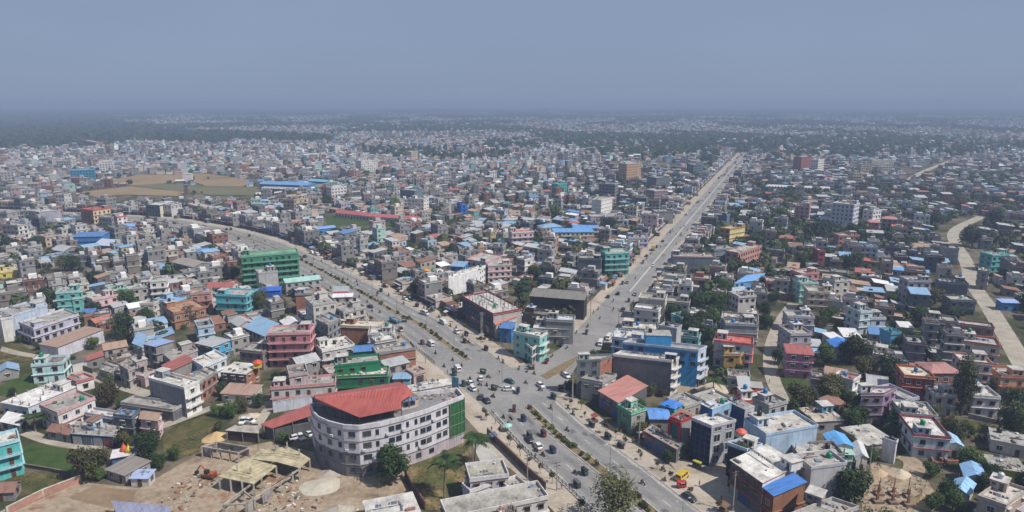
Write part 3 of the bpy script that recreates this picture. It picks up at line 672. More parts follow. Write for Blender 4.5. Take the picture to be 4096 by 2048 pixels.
hh('f', [(860, 735), (980, 785), (1200, 725)], 1, WHITE, 'small white flat-roofed house with red trim line behind the long white roof', trim=(.45, .16, .15), h=3.3, roofc=LGREY, cabin='')
hh('f', [(400, 570), (795, 535)], 2, PALEC, 'pale aqua two-storey house with a stair tower standing in green grass', 'the pale aqua house', d=7.5, cabin='fl', tank='green', roofc=DR, bands=True, trim=(.5, .66, .68))
hh('f', [(505, 305), (740, 348), (1330, 145)], 1, (.54, .53, .60), 'long warehouse with brown sheet roof and lavender wall between dark piers', 'the brown-roofed warehouse', rt='tin', roofc=RT_BRN, rise=.9, h=4.6, name='warehouse', side={'l': GREY}, win='', trim=(.25, .17, .22))
hh('f', [(1285, 630), (1440, 680), (1535, 560)], 1, GREY, 'small grey shop with teal shutters on the lane corner', shop='f', side={'f': (.06, .20, .24)}, roofc=CR, cabin='')
hh('f', [(1530, 560), (1650, 635), (1880, 515)], 2, (.40, .35, .345), 'bare greyish pink two-storey house with unfinished roof columns', cols=1, roofc=CR)
hh('f', [(1715, 690), (1860, 725), (1985, 640)], 1, PALEP, 'low pink and white cottage left of the grey three-storey wall', roofc=LGREY, cabin='')
hh('f', [(1910, 735), (2370, 862), (2565, 770)], 3, (.25, .255, .265), 'grey bare-walled three-storey house with white balconies on its right side', 'the grey house with white balconies', side={'r': WHITE}, trim=WHITE, balc='r', win='r', cabin=('bl', (.25, .28, .33)), roofc=WR, bands=False, tank='')
hh('f', [(1555, 1050), (2220, 1145), (2380, 1060)], 1, (.15, .145, .145), 'long dark single-storey terrace with pale roof rim below the grey house', roofc=CR, par=True, trim=LGREY, shop='r', h=3.2, cabin='', win='r', name='shop_house')
hh('B0', [(780, 610), (905, 625), (960, 575)], 2, DGREY, 'dark two-storey house with bright blue sheets on its roof', roofc=(.15, .27, .5), cabin='')
hh('B0', [(965, 640), (1085, 655), (1110, 605)], 2, PALEP, 'pinkish unfinished house with open columns and brown roof', rt='gable', roofc=RT_BRN, rise=.8)
hh('B0', [(590, 600), (780, 630), (800, 590)], 1, LAV, 'low lavender house with white roof behind the light blue hut', roofc=WR, cabin='')
hh('f', [(2090, 580), (2215, 645), (2505, 540)], 2, GREY, 'two-storey house under a red sheet roof with open upper floor', 'the red-sheet-roofed house', rt='tin', roofc=RT_RED, rise=.8, win='f')
hh('f', [(1845, 305), (2005, 340), (2225, 285)], 3, GREY, 'grey concrete house with faded blue roof sheets', rt='tin', roofc=(.26, .35, .55), rise=.4, side={'l': SLATE}, win='f')
hh('f', [(1710, 295), (1825, 345), (1890, 215)], 2, LGREY, 'open-sided house with a pale sky-blue sheet roof', rt='tin', roofc=RT_LB, rise=.6)
hh('f', [(2110, 435), (2195, 505), (2540, 365)], 2, (.38, .34, .33), 'long grey-brown two-storey house with bare side wall', side={'l': DGREY}, roofc=CR)
hh('g', [(-100, 505), (40, 590), (335, 460)], 2, (.60, .66, .72), 'white house with bluish walls and cluttered terrace left of the dark brick houses', roofc=WR, cabin='')
hh('g', [(-60, 295), (160, 345), (390, 265)], 2, (.09, .36, .58), 'two-storey house with vivid blue walls and grey sheet roof', 'the vivid blue walled house', rt='tin', roofc=RT_GREY, rise=.3, side={'f': DGREY})
hh('g', [(-130, 735), (0, 790), (208, 645)], 2, BRK, 'bare brick two-storey house with blue tarpaulins on its roof', roofc=CR, cabin='', trim=GREY)
hh('g', [(265, 672), (590, 702), (760, 575)], 2, BRK, 'dark brick house with white terrace roof behind the green verge', 'the dark brick house with white roof', side={'f': (.17, .14, .14)}, roofc=WR, par=False, cabin='', tank='')
hh('g', [(272, 940), (690, 968)], 1, OFFW, 'low white house with streaky brown sheet roof beside the lane', d=5.5, rt='tin', roofc=(.36, .24, .19), rise=1.1, h=3)
hh('g', [(868, 165), (1412, 150)], 4, PINK, 'pink four-storey block with a pink roof room', 'the pink four-storey block', d=8.5, cabin='br', trim=(.60, .33, .34), bands=True, balc='f', tank='', roofc=CR, name='apartment_block')
hh('g', [(505, 375), (800, 405)], 2, (.22, .18, .17), 'unfinished brown brick house left of the pink block', d=8, roofc=CR, cols=1)
hh('g', [(575, 95), (830, 205), (1015, 65)], 2, LGREY, 'hall under a large pale blue sheet roof behind the pink block', rt='tin', roofc=RT_LB, rise=.6)
hh('g', [(1575, 385), (1985, 305)], 2, (.50, .49, .50), 'grey and white house with a bright white roof room', 'the house with a bright white roof room', d=10, cabin=('bl', WHITE), roofc=WR, tank='black', trim=WHITE, balc='f')
hh('g', [(1990, 412), (2238, 392)], 2, DGREEN, 'small house under a bright blue sheet roof', d=4.5, rt='tin', roofc=RT_BLUE, rise=.7)
hh('g', [(1718, 720), (2412, 690)], 2, DGREEN, 'dark green two-storey house with potted plants along its terrace', 'the dark green house', d=7, trim=(.04, .20, .09), balc='f', plants=True, roofc=WR, cabin='', bands=True)
hh('g', [(1740, 575), (2325, 515)], 3, (.02, .20, .09), 'green three-storey house with grey sheet cabin behind the dark green house', d=6.5, cabin=('bl', GREY), roofc=LGREY, bands=False)
hh('g', [(912, 862), (1735, 800)], 2, OFFW, 'white house with two pink bands and blue shop shutters', 'the house with two pink bands', d=7, trim=(.56, .30, .30), bands=True, shop='f', balc='f', cabin=('fl', PALEP), roofc=CR, name='shop_house')
hh('g', [(1150, 700), (1385, 665)], 3, (.45, .37, .37), 'narrow pinkish house with dark grey roof behind the two pink bands', d=8, roofc=DR)
hh('B1', [(830, 190), (1098, 152)], 2, BRK, 'roadside building with a long bare red-brown brick wall', 'the long red-brown brick wall', d=7, trim=GREY, win='', roofc=CR, cabin='')
hh('B1', [(905, 290), (1055, 255)], 2, (.33, .27, .26), 'brown shop house with patched grey sheet roof by the road', d=6, rt='tin', roofc=RT_GREY, rise=.4)
hh('B1', [(1085, 330), (1170, 305)], 1, (.50, .36, .33), 'tiny pinkish shop with two dark windows and red sign', d=4.5, h=3.2, cabin='', roofc=CR, signs=True, shop='f')
hh('B1', [(945, 370), (1062, 368)], 1, (.30, .46, .55), 'small kiosk with light blue roof sheets', d=4, rt='tin', roofc=RT_LB, rise=.5, h=2.8)
hh('B1', [(1048, 462), (1352, 408)], 2, WHITE, 'long white striped building behind the curved block', 'the long white striped building', d=4.5, roofc=WR, par=False, wstep=1.9, trim=LAV)
hh('l', [(382, 605), (490, 705), (785, 652)], 4, (.53, .52, .49), 'off-white four-storey house with a dark roof room opening', 'the off-white four-storey house', side={'l': (.30, .30, .305)}, cabin='bl', roofc=LGREY, trim=(.42, .40, .38), bands=False, tank='black')
hh('l', [(262, 560), (470, 552)], 3, BRK, 'tall raw brick house with a light blue roof room', 'the tall raw brick house', d=8, cabin=('fl', (.42, .52, .66)), win='', roofc=CR, trim=GREY)
hh('l', [(138, 425), (592, 375)], 2, LGREY, 'house under a long mint green sheet roof', d=6.5, rt='tin', roofc=RT_MINT, rise=.7)
hh('l', [(742, 610), (992, 600)], 2, LGREY, 'roadside shop with white tarpaulin roof', d=4.5, rt='tin', roofc=RT_WHITE, rise=.5)
hh('l', [(790, 735), (880, 790), (1165, 722)], 3, (.44, .42, .405), 'grey roadside house with broken parapet beside the off-white house', roofc=CR, cols=1)
hh('l', [(528, 885), (680, 962), (842, 865)], 3, (.24, .24, .255), 'dark grey house with washing and clutter on its roof', clutter=14, roofc=CR, cabin='')
hh('l', [(850, 965), (1312, 985)], 2, BRK, 'brick roadside house with pale cream roof deck', d=8, trim=CREAM, roofc=(.56, .52, .45), win='', cabin='bl')
hh('l', [(1200, 1065), (1522, 1052)], 2, (.52, .51, .5), 'pale grey roadside house with white broken upper walls', d=7, roofc=WR, cols=1, side={'l': DGREY})
hh('M0', [(2073, 482), (2560, 442)], 5, GREEN, 'bright green five-storey block with open galleries', 'the bright green block', d=10, trim=(.15, .38, .25), balc='f', bands=True, cabin='bl', roofc=(.20, .34, .26), name='apartment_block', side={'l': (.02, .26, .11)})
hh('M1', [(20, 625), (186, 605)], 3, (.40, .395, .40), 'plain grey windowless house in front of the bright green block', d=8, win='', roofc=CR, bands=False)
hh('M1', [(20, 785), (205, 775)], 2, RT_ROYAL, 'royal blue sheet-metal shed', 'the royal blue shed', d=6, rt='tin', roofc=RT_ROYAL, rise=.4, name='shed', win='')
# left middle
hh('M0', [(1850, 805), (2112, 815)], 3, CYAN, 'cyan three-storey house with a stair tower on the left', 'the cyan three-storey house', d=10, trim=(.16, .55, .62), bands=True, balc='f', cabin='fl', roofc=LGREY)
hh('M0', [(1390, 900), (1490, 965), (1765, 910)], 2, ORANGE, 'orange two-storey house with a brown side wall', 'the orange two-storey house', side={'l': BROWN}, cabin='fl', roofc=(.40, .25, .18), bands=True, balc='f', fh=3.4)
hh('M0', [(1635, 800), (1805, 785)], 3, SALMON, 'salmon brown three-storey house behind the orange house', d=8, balc='f', roofc=CR)
hh('M0', [(478, 790), (668, 775)], 3, (.14, .42, .41), 'dull turquoise three-storey house at the grove', 'the dull turquoise house', d=8, trim=(.4, .6, .6), bands=True)
hh('M0', [(618, 838), (768, 822)], 2, (.18, .48, .45), 'pale teal two-storey house right of the dull turquoise one', d=7, trim=MINT)
hh('M0', [(795, 850), (1012, 805)], 2, PALEP, 'pale pink house with arched openings beside the teal houses', d=7, balc='f')
hh('M0', [(1200, 885), (1312, 885)], 2, OFFW, 'white house with blue-grey windows left of the light blue house', d=7)
hh('M0', [(1318, 848), (1475, 870)], 2, LBLUE, 'light blue house with a blue sheet over its roof', d=8, cabin='bl', roofc=(.22, .35, .6))
hh('M0', [(1135, 748), (1275, 738)], 2, OFFW, 'white two-storey house with brown roof in the left quarter', d=7, roofc=CR)
hh('M0', [(1285, 690), (1425, 678)], 3, WHITE, 'white three-storey house with stepped balconies', d=8, balc='f', bands=True)
hh('M0', [(948, 770), (1085, 748)], 2, MINT, 'mint two-storey house facing the lane', d=7)
hh('M0', [(1770, 750), (1992, 748)], 2, OFFW, 'house with a half red, half blue sheet roof', d=8, rt='gable', roofc=RT_RED, rise=1.4)
hh('M0', [(162, 1045), (285, 1095), (672, 975)], 2, (.44, .43, .54), 'long lavender two-storey building with balconies', 'the long lavender building', trim=(.55, .55, .62), bands=True, balc='f', roofc=CR, fh=3.3)
hh('M0', [(-80, 960), (100, 985), (402, 895)], 3, (.45, .52, .62), 'large plain pale blue wall of a three-storey building', win='', roofc=CR, bands=False)
hh('M0', [(-90, 1000), (5, 1015), (105, 1000)], 3, WHITE, 'white blank-walled house at the left edge', win='', roofc=LGREY, bands=False)
hh('M0', [(680, 975), (800, 965)], 1, (.62, .56, .25), 'small yellowish hut with blue sheet roof beside the lavender building', d=5, rt='tin', roofc=RT_BLUE, rise=.6, h=3)
hh('M0', [(1088, 1030), (1292, 965)], 1, BROWN, 'low cottage with brown tiled roof among the trees', d=6, rt='gable', roofc=RT_RUST, rise=1.3, h=3, name='house')
hh('M0', [(820, 1055), (965, 1015)], 1, BROWN, 'low cottage with red tiled roof left of the brown tiled one', d=6, rt='gable', roofc=(.40, .15, .10), rise=1.3, h=3, name='house')
hh('M0', [(-60, 620), (185, 595)], 2, YELL, 'yellow two-storey house at the left edge', 'the yellow house', d=10, bands=True, trim=(.66, .58, .25), roofc=CREAM)
hh('M0', [(610, 318), (872, 312)], 2, BLUE, 'blue warehouse with blue sheet roof', 'the blue warehouse', d=12, rt='tin', roofc=RT_BLUE, rise=1.0, name='warehouse', win='')
hh('M0', [(805, 385), (960, 395), (1025, 350)], 1, BLUE, 'shed with pale grey-blue gable roof beside the blue warehouse', rt='tin', roofc=(.45, .5, .58), rise=.8, h=4)
hh('M0', [(430, 425), (545, 440), (665, 400)], 1, GREY, 'long shed with grey-blue gable roof', rt='gable', roofc=RT_GREY, rise=1, h=4)
hh('M0', [(690, 75), (795, 85), (945, 62)], 4, (.33, .19, .12), 'five-storey-high tower, brown in front and beige on its right side', 'the brown and beige tower', side={'r': (.62, .54, .36)}, h=13, trim=(.42, .12, .1), win='fr', name='apartment_block', roofc=(.45, .16, .14))
hh('M0', [(845, 140), (955, 148), (1000, 130)], 3, LGREY, 'grey-white house between the beige tower and the white-red house', roofc=LGREY)
hh('M0', [(960, 135), (1005, 142), (1088, 130)], 3, WHITE, 'white house with red window surrounds below the road bend', roofc=(.5, .18, .17), trim=(.5, .12, .12))
hh('M0', [(240, 90), (335, 100), (522, 82)], 4, (.36, .36, .41), 'tall grey block with a white upper wall panel', 'the tall grey block', win='f', roofc=WR, name='apartment_block', bands=False)
hh('M0', [(165, 85), (245, 88), (330, 78)], 3, OFFW, 'white house left of the tall grey block', roofc=WR)
hh('M0', [(15, 205), (150, 215), (235, 200)], 4, LGREY, 'four-storey apartment block with stacked open balconies at the left', 'the balcony apartment block', side={'r': WHITE}, balc='f', bands=True, name='apartment_block')
hh('M0', [(1008, 240), (1115, 250), (1192, 215)], 1, LBLUE, 'hall with bright light-blue sheet roof below the road bend', rt='tin', roofc=(.20, .40, .70), rise=.6, h=4)
hh('T0', [(1440, 1082), (1580, 1092), (1765, 1045)], 3, (.10, .14, .15), 'commercial building with a dark glass front and a large cream side wall', 'the cream-walled building at the bend', side={'r': (.62, .60, .50)}, win='f', roofc=WR, bands=False)
hh('M0', [(1282, 572), (1405, 595), (1485, 558)], 1, GREY, 'shed with pale blue sheet roof amid grey yards', rt='gable', roofc=RT_LB, rise=.8, h=4)
hh('M0', [(1475, 530), (1660, 575), (1800, 540)], 1, GREY, 'wide shed with grey-brown gable roof', rt='gable', roofc=(.30, .26, .235), rise=1, h=4)
hh('M0', [(1610, 30), (1720, 60), (1815, 45)], 2, PALEP, 'pinkish white school-like house above the road bend', rt='flat')
# between the two roads
hh('h', [(1462, 135), (1800, 205), (1895, 150)], 3, (.22, .53, .48), 'cyan corner house with white terraces at the junction', 'the cyan corner house', trim=(.60, .64, .62), roofc=(.66, .66, .65), cabin=('bl', (.22, .58, .54)), bands=True, win='fr', cols=0, tank='', balc='r')
hh('h', [(1635, 300), (1705, 358), (1880, 225)], 2, (.19, .46, .42), 'lower wing of the cyan corner house with pale terrace rim', trim=(.62, .62, .6), roofc=LGREY, h=5.6, side={'r': (.3, .3, .31)}, cabin='', bands=True)
hh('k', [(1400, 1005), (1850, 1025)], 2, LGREY, 'grey and white flat roof with dark openings behind the cyan corner house', d=8, roofc=WR, par=False)
hh('k', [(1560, 885), (1910, 905)], 3, (.27, .27, .275), 'grey bare-walled house with pale blue roof sheets', d=7, roofc=(.5, .54, .58), win='')
hh('k', [(1258, 795), (1560, 835)], 2, (.16, .13, .115), 'dark brown brick house beside the bare grey one', d=6, roofc=DR)
hh('k', [(1350, 590), (2050, 645)], 3, (.045, .045, .043), 'big dark-walled building with dark sloping sheet roof', 'the dark-walled building', d=8, rt='tin', roofc=(.20, .185, .165), rise=1.6, win='')
hh('k', [(865, 895), (918, 962), (1182, 885)], 2, (.50, .47, .45), 'house with orange-red sheet roof near the corner', 'the orange-red roof near the corner', rt='tin', roofc=(.56, .21, .14), rise=1.2)
hh('k', [(965, 1000), (1112, 1015)], 2, BLUE, 'house with bright blue sheet roof behind the corner', d=5, rt='tin', roofc=RT_BLUE, rise=1.2)
hh('k', [(478, 585), (880, 815), (1245, 745)], 3, (.40, .39, .385), 'concrete building with a forest of unfinished columns on its deck', 'the building with unfinished columns', side={'f': (.05, .055, .09)}, cols=2, roofc=(.50, .49, .48), shop='f', cabin='', win='f', signs=True, trim=(.25, .06, .06))
hh('k', [(300, 365), (700, 265), (800, 190)], 3, (.74, .74, .75), 'large blank bright white building', 'the blank bright white building', win='r', roofc=WHITE, par=False, cabin='fl', bands=False, trim=WHITE)
hh('k', [(325, 205), (490, 215)], 3, (.08, .24, .50), 'blue-walled house with pale blue roof behind the white building', d=9, rt='tin', roofc=RT_LB, rise=.7)
hh('k', [(815, 190), (1115, 172)], 3, PALEP, 'pale pink three-storey house with many dark windows', d=9, bands=True, trim=OFFW)
hh('k', [(535, 115), (785, 155), (985, 62)], 3, (.60, .50, .51), 'long pinkish white house with a row of windows', bands=True, trim=(.55, .3, .3))
hh('k', [(1285, 118), (1395, 98)], 3, WHITE, 'narrow white three-storey house with dark side', d=7, side={'l': SLATE})
hh('M2', [(805, 450), (1008, 442)], 4, TURQ, 'turquoise four-storey house at the straight road', 'the turquoise house at the straight road', bands=True, trim=MINT, balc='f', d=9)
hh('M2', [(570, 495), (765, 505)], 3, SLATE, 'dark slate-walled house left of the turquoise house', d=8, win='', roofc=CR)
hh('M2', [(355, 275), (695, 272)], 2, OFFW, 'long hall with bright blue sheet roof and white gable', 'the blue-roofed hall', d=11, rt='gable', roofc=(.12, .30, .60), rise=1.6, name='school_building')
hh('M2', [(525, 238), (742, 240)], 2, OFFW, 'second blue-roofed hall behind the long one', d=8, rt='gable', roofc=(.12, .28, .58), rise=1.4, name='school_building')
hh('M2', [(262, 240), (430, 228)], 2, OFFW, 'pale blue rounded hall left of the long blue-roofed hall', d=10, rt='hip', roofc=RT_LB, rise=2, name='school_building')
hh('M2', [(1000, 320), (1170, 320)], 2, (.48, .48, .62), 'pale violet and white house beside the straight road', d=9, cabin=('bl', (.3, .3, .6)))
hh('M2', [(0, 275), (185, 265)], 3, PALEP, 'house with red roof terrace and white balconies', d=9, bands=True, balc='f', roofc=(.5, .16, .15), trim=WHITE)
# right of the side road
hh('M2', [(1385, 480), (1748, 488)], 3, (.17, .20, .24), 'big blank slate-grey block right of the straight road', 'the blank slate block', d=10, win='', roofc=CR, trim=(.4, .25, .24), bands=False)
hh('M2', [(1785, 235), (1872, 245), (2003, 222)], 3, OCHRE, 'ochre and pale yellow three-storey house', 'the ochre and yellow house', side={'r': (.66, .56, .30)}, win='f', bands=True, roofc=CREAM)
hh('M2', [(1740, 425), (1935, 405)], 3, (.19, .225, .26), 'plain slate house in front of the ochre house', d=8, win='', roofc=CR)
hh('M2', [(1945, 450), (2145, 385)], 3, SALMON, 'salmon house with maroon gate right of the slate house', d=8, cabin='br')
hh('M2', [(1912, 712), (2085, 690), (2182, 640)], 2, (.16, .33, .55), 'shed with a slanting bright blue sheet roof', 'the slanting blue roof', rt='tin', roofc=(.16, .36, .66), rise=.9)
hh('M2', [(1858, 785), (2032, 772)], 1, GREY, 'low shed with pale blue-grey sheet roof in front of the slanting blue roof', d=5, rt='tin', roofc=(.42, .48, .56), rise=.6, h=3.5)
hh('M2', [(1948, 825), (2098, 815)], 3, OFFW, 'slim white three-storey house in the trees', d=8, wstep=2.2)
hh('M2', [(1088, 835), (1315, 855)], 3, (.60, .57, .48), 'cream blank-walled house beside the straight road', 'the cream blank wall', d=9, win='', roofc=CR, bands=False)
hh('M2', [(1210, 850), (1520, 880)], 2, LGREY, 'grey white house with dark balconies behind the cream wall', d=8, balc='f')
hh('M2', [(1458, 1005), (1545, 985)], 2, (.2, .5, .52), 'tiny turquoise house among dark trees', d=6)
hh('M2', [(1800, 1010), (2115, 1040)], 3, (.34, .335, .34), 'bare grey house with white columns on its roof', d=9, cols=1, roofc=WR)
hh('i', [(770, 95), (1235, 120)], 3, (.27, .27, .275), 'grey roadside house with red board and white roof', d=8, roofc=WR, win='', side={'l': (.45, .05, .05)})
hh('i', [(1250, 62), (1472, 105)], 4, (.42, .43, .44), 'pale grey blank upper wall behind the blue building', d=5, win='', roofc=CR, bands=False)
hh('i', [(188, 512), (490, 502), (658, 432)], 4, (.16, .19, .20), 'tall grey corner house with an orange brick right wall', 'the corner house with orange brick wall', side={'r': BRK}, win='f', roofc=LGREY, cabin=('fl', (.4, .48, .5)), tank='', bands=False, h=11.6)
hh('i', [(240, 745), (515, 792), (692, 690)], 2, (.30, .30, .30), 'low grey annex under the orange brick wall', roofc=LGREY, shop='f', h=6.4, cabin='')
hh('i', [(660, 435), (1408, 515), (1500, 470)], 4, (.135, .14, .155), 'huge windowless dark grey wall of a four-storey building', 'the huge dark grey wall', side={'r': OFFW}, win='r', balc='r', trim=WHITE, roofc=WR, bands=False, cabin='fr', h=11.8, clutter=3)
hh('i', [(780, 278), (1750, 378), (1855, 330)], 4, (.07, .35, .70), 'bright blue four-storey building with balconies on its right end', 'the bright blue building', side={'r': (.5, .55, .62)}, win='r', balc='r', trim=(.5, .56, .66), roofc=CR, bands=False, h=12.8, cabin='', ex=((.11, 11.6), (.24, 11.6), (.80, 11.4), (.94, 11.4), (.80, 8.4), (.94, 8.4)))
hh('i', [(1075, 200), (1405, 212)], 4, (.07, .35, .70), 'raised middle part of the bright blue building', d=6, win='', roofc=CR, bands=False, h=16.6, cabin='', clutter=0, par=False)
hh('i', [(470, 910), (722, 1060), (1088, 855)], 2, (.12, .12, .13), 'roadside hall with a smooth salmon-red sheet roof', 'the salmon-red sheet roof', rt='tin', roofc=(.45, .21, .185), rise=.25, h=5.6, shop='f', win='f', signs=True)
hh('i', [(712, 1085), (890, 1185), (1072, 1125)], 2, (.09, .24, .15), 'green two-storey house with pale roof and mint stair room', 'the green house by the road', side={'r': LGREY}, trim=(.14, .46, .30), cabin=('bl', (.3, .58, .46)), roofc=WR, shop='f', signs=True, h=6.2)
hh('i', [(1268, 1085), (1442, 1140), (1545, 1075)], 2, (.05, .36, .36), 'teal hut with a vivid blue roof', 'the teal hut', rt='hip', roofc=(.05, .20, .60), rise=.9, h=5)
hh('i', [(1130, 1265), (1385, 1270)], 1, GREY, 'low shed with cobalt blue sheet roof behind the roadside row', d=7, rt='gable', roofc=(.12, .27, .62), rise=.7, h=4)
hh('d', [(908, 55), (1040, 105), (1172, 52)], 3, (.30, .30, .31), 'narrow building with teal glass front in a red frame', 'the red-framed glass front', side={'f': (.03, .16, .18)}, trim=(.42, .05, .05), grid=(.36, .05, .05), win='', roofc=LGREY, h=9.4, bands=False, cabin='')
hh('d', [(575, 245), (985, 478), (1080, 400)], 1, (.14, .13, .13), 'low roadside row with rubble-strewn grey roof', 'the low rubble-roofed row', roofc=(.36, .30, .27), par=False, h=4.2, shop='f', clutter=26, trim=(.30, .27, .35), cabin='', signs=True, name='shop_house')
hh('d', [(1185, 65), (1440, 170), (1745, 95)], 4, (.42, .42, .45), 'commercial building with navy glass front and big dark side windows', 'the navy glass-fronted building', side={'f': (.012, .025, .075)}, win='r', wstep=3.0, wsc=1.55, grid=True, roofc=(.62, .62, .62), h=11.0, bands=False, cabin='', trim=(.5, .5, .54), shop='')
hh('i', [(1780, 1085), (1932, 1155), (2180, 1065)], 4, (.26, .44, .62), 'light blue penthouse rooms behind the navy glass building', side={'f': (.05, .12, .28)}, h=13.4, roofc=(.46, .52, .58), par=False, win='r', cabin='', bands=False)
hh('i', [(2172, 1075), (2350, 1160), (2475, 1115)], 4, (.48, .48, .52), 'wing with navy wall and one dark window right of the penthouse', side={'f': (.03, .07, .18)}, h=12.6, roofc=CR, par=False, win='r', cabin='', bands=False)
hh('d', [(1650, 385), (1892, 470), (2085, 405)], 3, (.46, .58, .72), 'light blue house front terrace with green hedge and red hut', 'the hedge terrace', side={'f': (.03, .035, .06)}, plants=True, win='', h=8.6, roofc=LGREY, cabin=('br', CREAM), bands=False)
hh('B3', [(-10, 745), (342, 684)], 4, (.40, .52, .66), 'building with a large blank light blue side wall', 'the large light blue wall', d=9, win='', h=10.6, roofc=(.5, .48, .46), bands=False, cabin='bl')
hh('d', [(1690, 628), (2095, 912), (2560, 685)], 3, (.10, .095, .10), 'three-storey roadside building with red fascia and white roof terrace', 'the red fascia building', side={'r': WHITE}, trim=(.40, .10, .09), roofc=(.60, .59, .58), h=8.8, cabin=('br', WHITE), tank='', win='f', clutter=9, shop='f', par=False)
hh('d', [(2105, 962), (2240, 1070), (2640, 935)], 3, (.27, .135, .085), 'brick-orange building with a shiny cobalt blue sheet roof', 'the cobalt sheet roof', rt='tin', roofc=(.06, .19, .52), rise=.8, h=7.6, win='f', side={'f': (.2, .06, .05)})
hh('e', [(150, 700), (600, 640)], 3, (.50, .50, .53), 'building with a rough pale grey blank wall', 'the rough pale grey wall', d=6, win='', h=9.2, roofc=LGREY, bands=False, cabin='')
hh('e', [(-120, 1300), (210, 1420), (745, 1205)], 2, (.42, .40, .38), 'flat-roofed house with two small roof rooms at the bottom edge', 'the house with two roof rooms', roofc=CR, cabin=('bl', (.35, .3, .27)), h=6.2, par=True)
hh('e', [(0, 560), (560, 530), (420, 365)], 2, GREY, 'two-storey house with broad bare concrete roof right of the blue wall', roofc=(.42, .40, .38), h=6, cabin='', cols=1)
hh('e', [(430, 440), (690, 440), (560, 285)], 2, OFFW, 'little white house under an arched bright blue roof', 'the arched bright blue roof', rt='gablex', roofc=(.12, .36, .72), rise=1.0, h=6)
hh('e', [(280, 530), (690, 545)], 2, (.3, .45, .4), 'house strip with mint green sheet roof below the arched blue roof', d=3.5, rt='tin', roofc=RT_MINT, rise=.5, h=5)
hh('e', [(730, 600), (870, 580), (800, 400)], 1, (.45, .44, .43), 'shed with striped white and grey sheet roof', rt='gablex', roofc=(.52, .54, .54), rise=1.0, h=4)
hh('e', [(865, 435), (1245, 388)], 1, LGREY, 'single-storey house with weathered grey roof and maroon rim', 'the weathered grey roof', d=10.5, h=3.4, trim=(.24, .09, .09), roofc=(.47, .45, .43), cabin='', par=False, clutter=6)
hh('e', [(1068, 325), (1242, 378), (1262, 350)], 2, (.55, .55, .60), 'white stair tower against the weathered grey roof', win='', h=5.8, bands=False, cabin='', roofc=LGREY, clutter=0)
hh('e', [(1480, 275), (1945, 318)], 2, (.52, .60, .64), 'pale blue two-storey house with maroon bands and white roof', 'the house with maroon bands', d=12, trim=(.28, .10, .11), roofc=(.62, .60, .59), bands=True, tank='green', cabin=('fl', LBLUE), h=6.2)
hh('e', [(1905, 395), (2105, 440), (2010, 310)], 1, WHITE, 'white annex with pale blue sheet roof right of the maroon-banded house', rt='gablex', roofc=(.34, .52, .70), rise=.7, h=4)
hh('e', [(2135, 830), (2390, 840), (2320, 680)], 1, (.48, .52, .58), 'workshop shed with ribbed light blue roof', 'the ribbed light blue shed', rt='gablex', roofc=(.24, .42, .66), rise=.9, h=3.6)
hh('e', [(1925, 1000), (2165, 1060), (2250, 920)], 1, OFFW, 'white cottage with shiny light blue gable roof', 'the shiny light blue gable', rt='gablex', roofc=(.26, .48, .70), rise=1.2, h=3.4, side={'l': RT_ROYAL})
hh('B3', [(1450, 1170), (1640, 1235), (1790, 1125)], 2, (.44, .37, .33), 'beige two-storey house at the bottom right corner', 'the beige corner house', roofc=(.5, .48, .45))
hh('B3', [(1545, 985), (1790, 1020)], 1, LIME, 'lime yellow low house near the right edge', 'the lime yellow house', d=7, roofc=CR, cabin='', h=3.6, par=False)
hh('B3', [(1540, 788), (1790, 840)], 1, OFFW, 'white single-storey house with grey roof near the right edge', d=8, roofc=LGREY, cabin='', par=False, h=3.6)
hh('B3', [(925, 600), (1170, 622)], 2, (.40, .43, .45), 'grey house with white columns behind the maroon-banded house', d=9, roofc=WR, cols=1, cabin='fl')
hh('B3', [(1420, 480), (1600, 492)], 2, (.58, .58, .6), 'white two-storey house right of the tall feathery tree', d=8, roofc=WR, bands=True)
hh('B3', [(1145, 470), (1300, 478)], 2, LGREY, 'grey house half hidden by the tall feathery tree', d=8)
hh('B3', [(942, 340), (1150, 358)], 3, MAROON, 'maroon house with cream window strips and cream terrace', 'the maroon house', d=9, roofc=(.58, .54, .44), trim=(.45, .15, .09), cabin='', wstep=2.0)
hh('B3', [(1130, 330), (1335, 330)], 3, (.35, .2, .18), 'house with a salmon hip roof beside the maroon house', d=9, rt='hip', roofc=RT_SAL, rise=1.3, h=10)
hh('B3', [(1340, 105), (1600, 140)], 3, (.58, .55, .5), 'cream house with orange roof band near the right lane', 'the cream house with orange band', d=9, trim=(.48, .17, .1), roofc=(.4, .42, .45), bands=True)
hh('B3', [(1325, 240), (1548, 262)], 3, OFFW, 'white three-storey house with a pink roof rim', d=8, trim=(.50, .28, .27), roofc=WR, bands=True)
hh('B3', [(1608, 340), (1790, 350)], 2, (.56, .38, .24), 'peach house with orange band at the right edge', d=8, trim=(.5, .2, .12), bands=True, balc='f')
hh('j', [(480, 425), (818, 450)], 3, (.38, .20, .29), 'pink house with a red sheet roof over its open top floor', 'the pink house with red sheet roof', d=6.5, rt='tin', roofc=RT_RED, rise=1.1, h=9.2, wstep=3.6)
hh('j', [(530, 172), (795, 165)], 3, (.42, .39, .45), 'lavender-grey house with terraces above the pink house', 'the lavender-grey house', d=10, bands=True, balc='f')
hh('j', [(1070, 705), (1330, 765), (1425, 705)], 2, (.60, .62, .63), 'small white house with brown-red roof patches beside the mango trees', 'the small white house by the mango trees', bands=True, roofc=(.40, .2, .18), balc='r', trim=WHITE)
hh('j', [(1440, 940), (1725, 935), (1892, 850)], 3, (.20, .17, .22), 'purple house with grey front and pinkish right wall', 'the purple house', side={'r': (.30, .19, .32)}, roofc=(.56, .5, .48), cabin=('bl', WHITE))
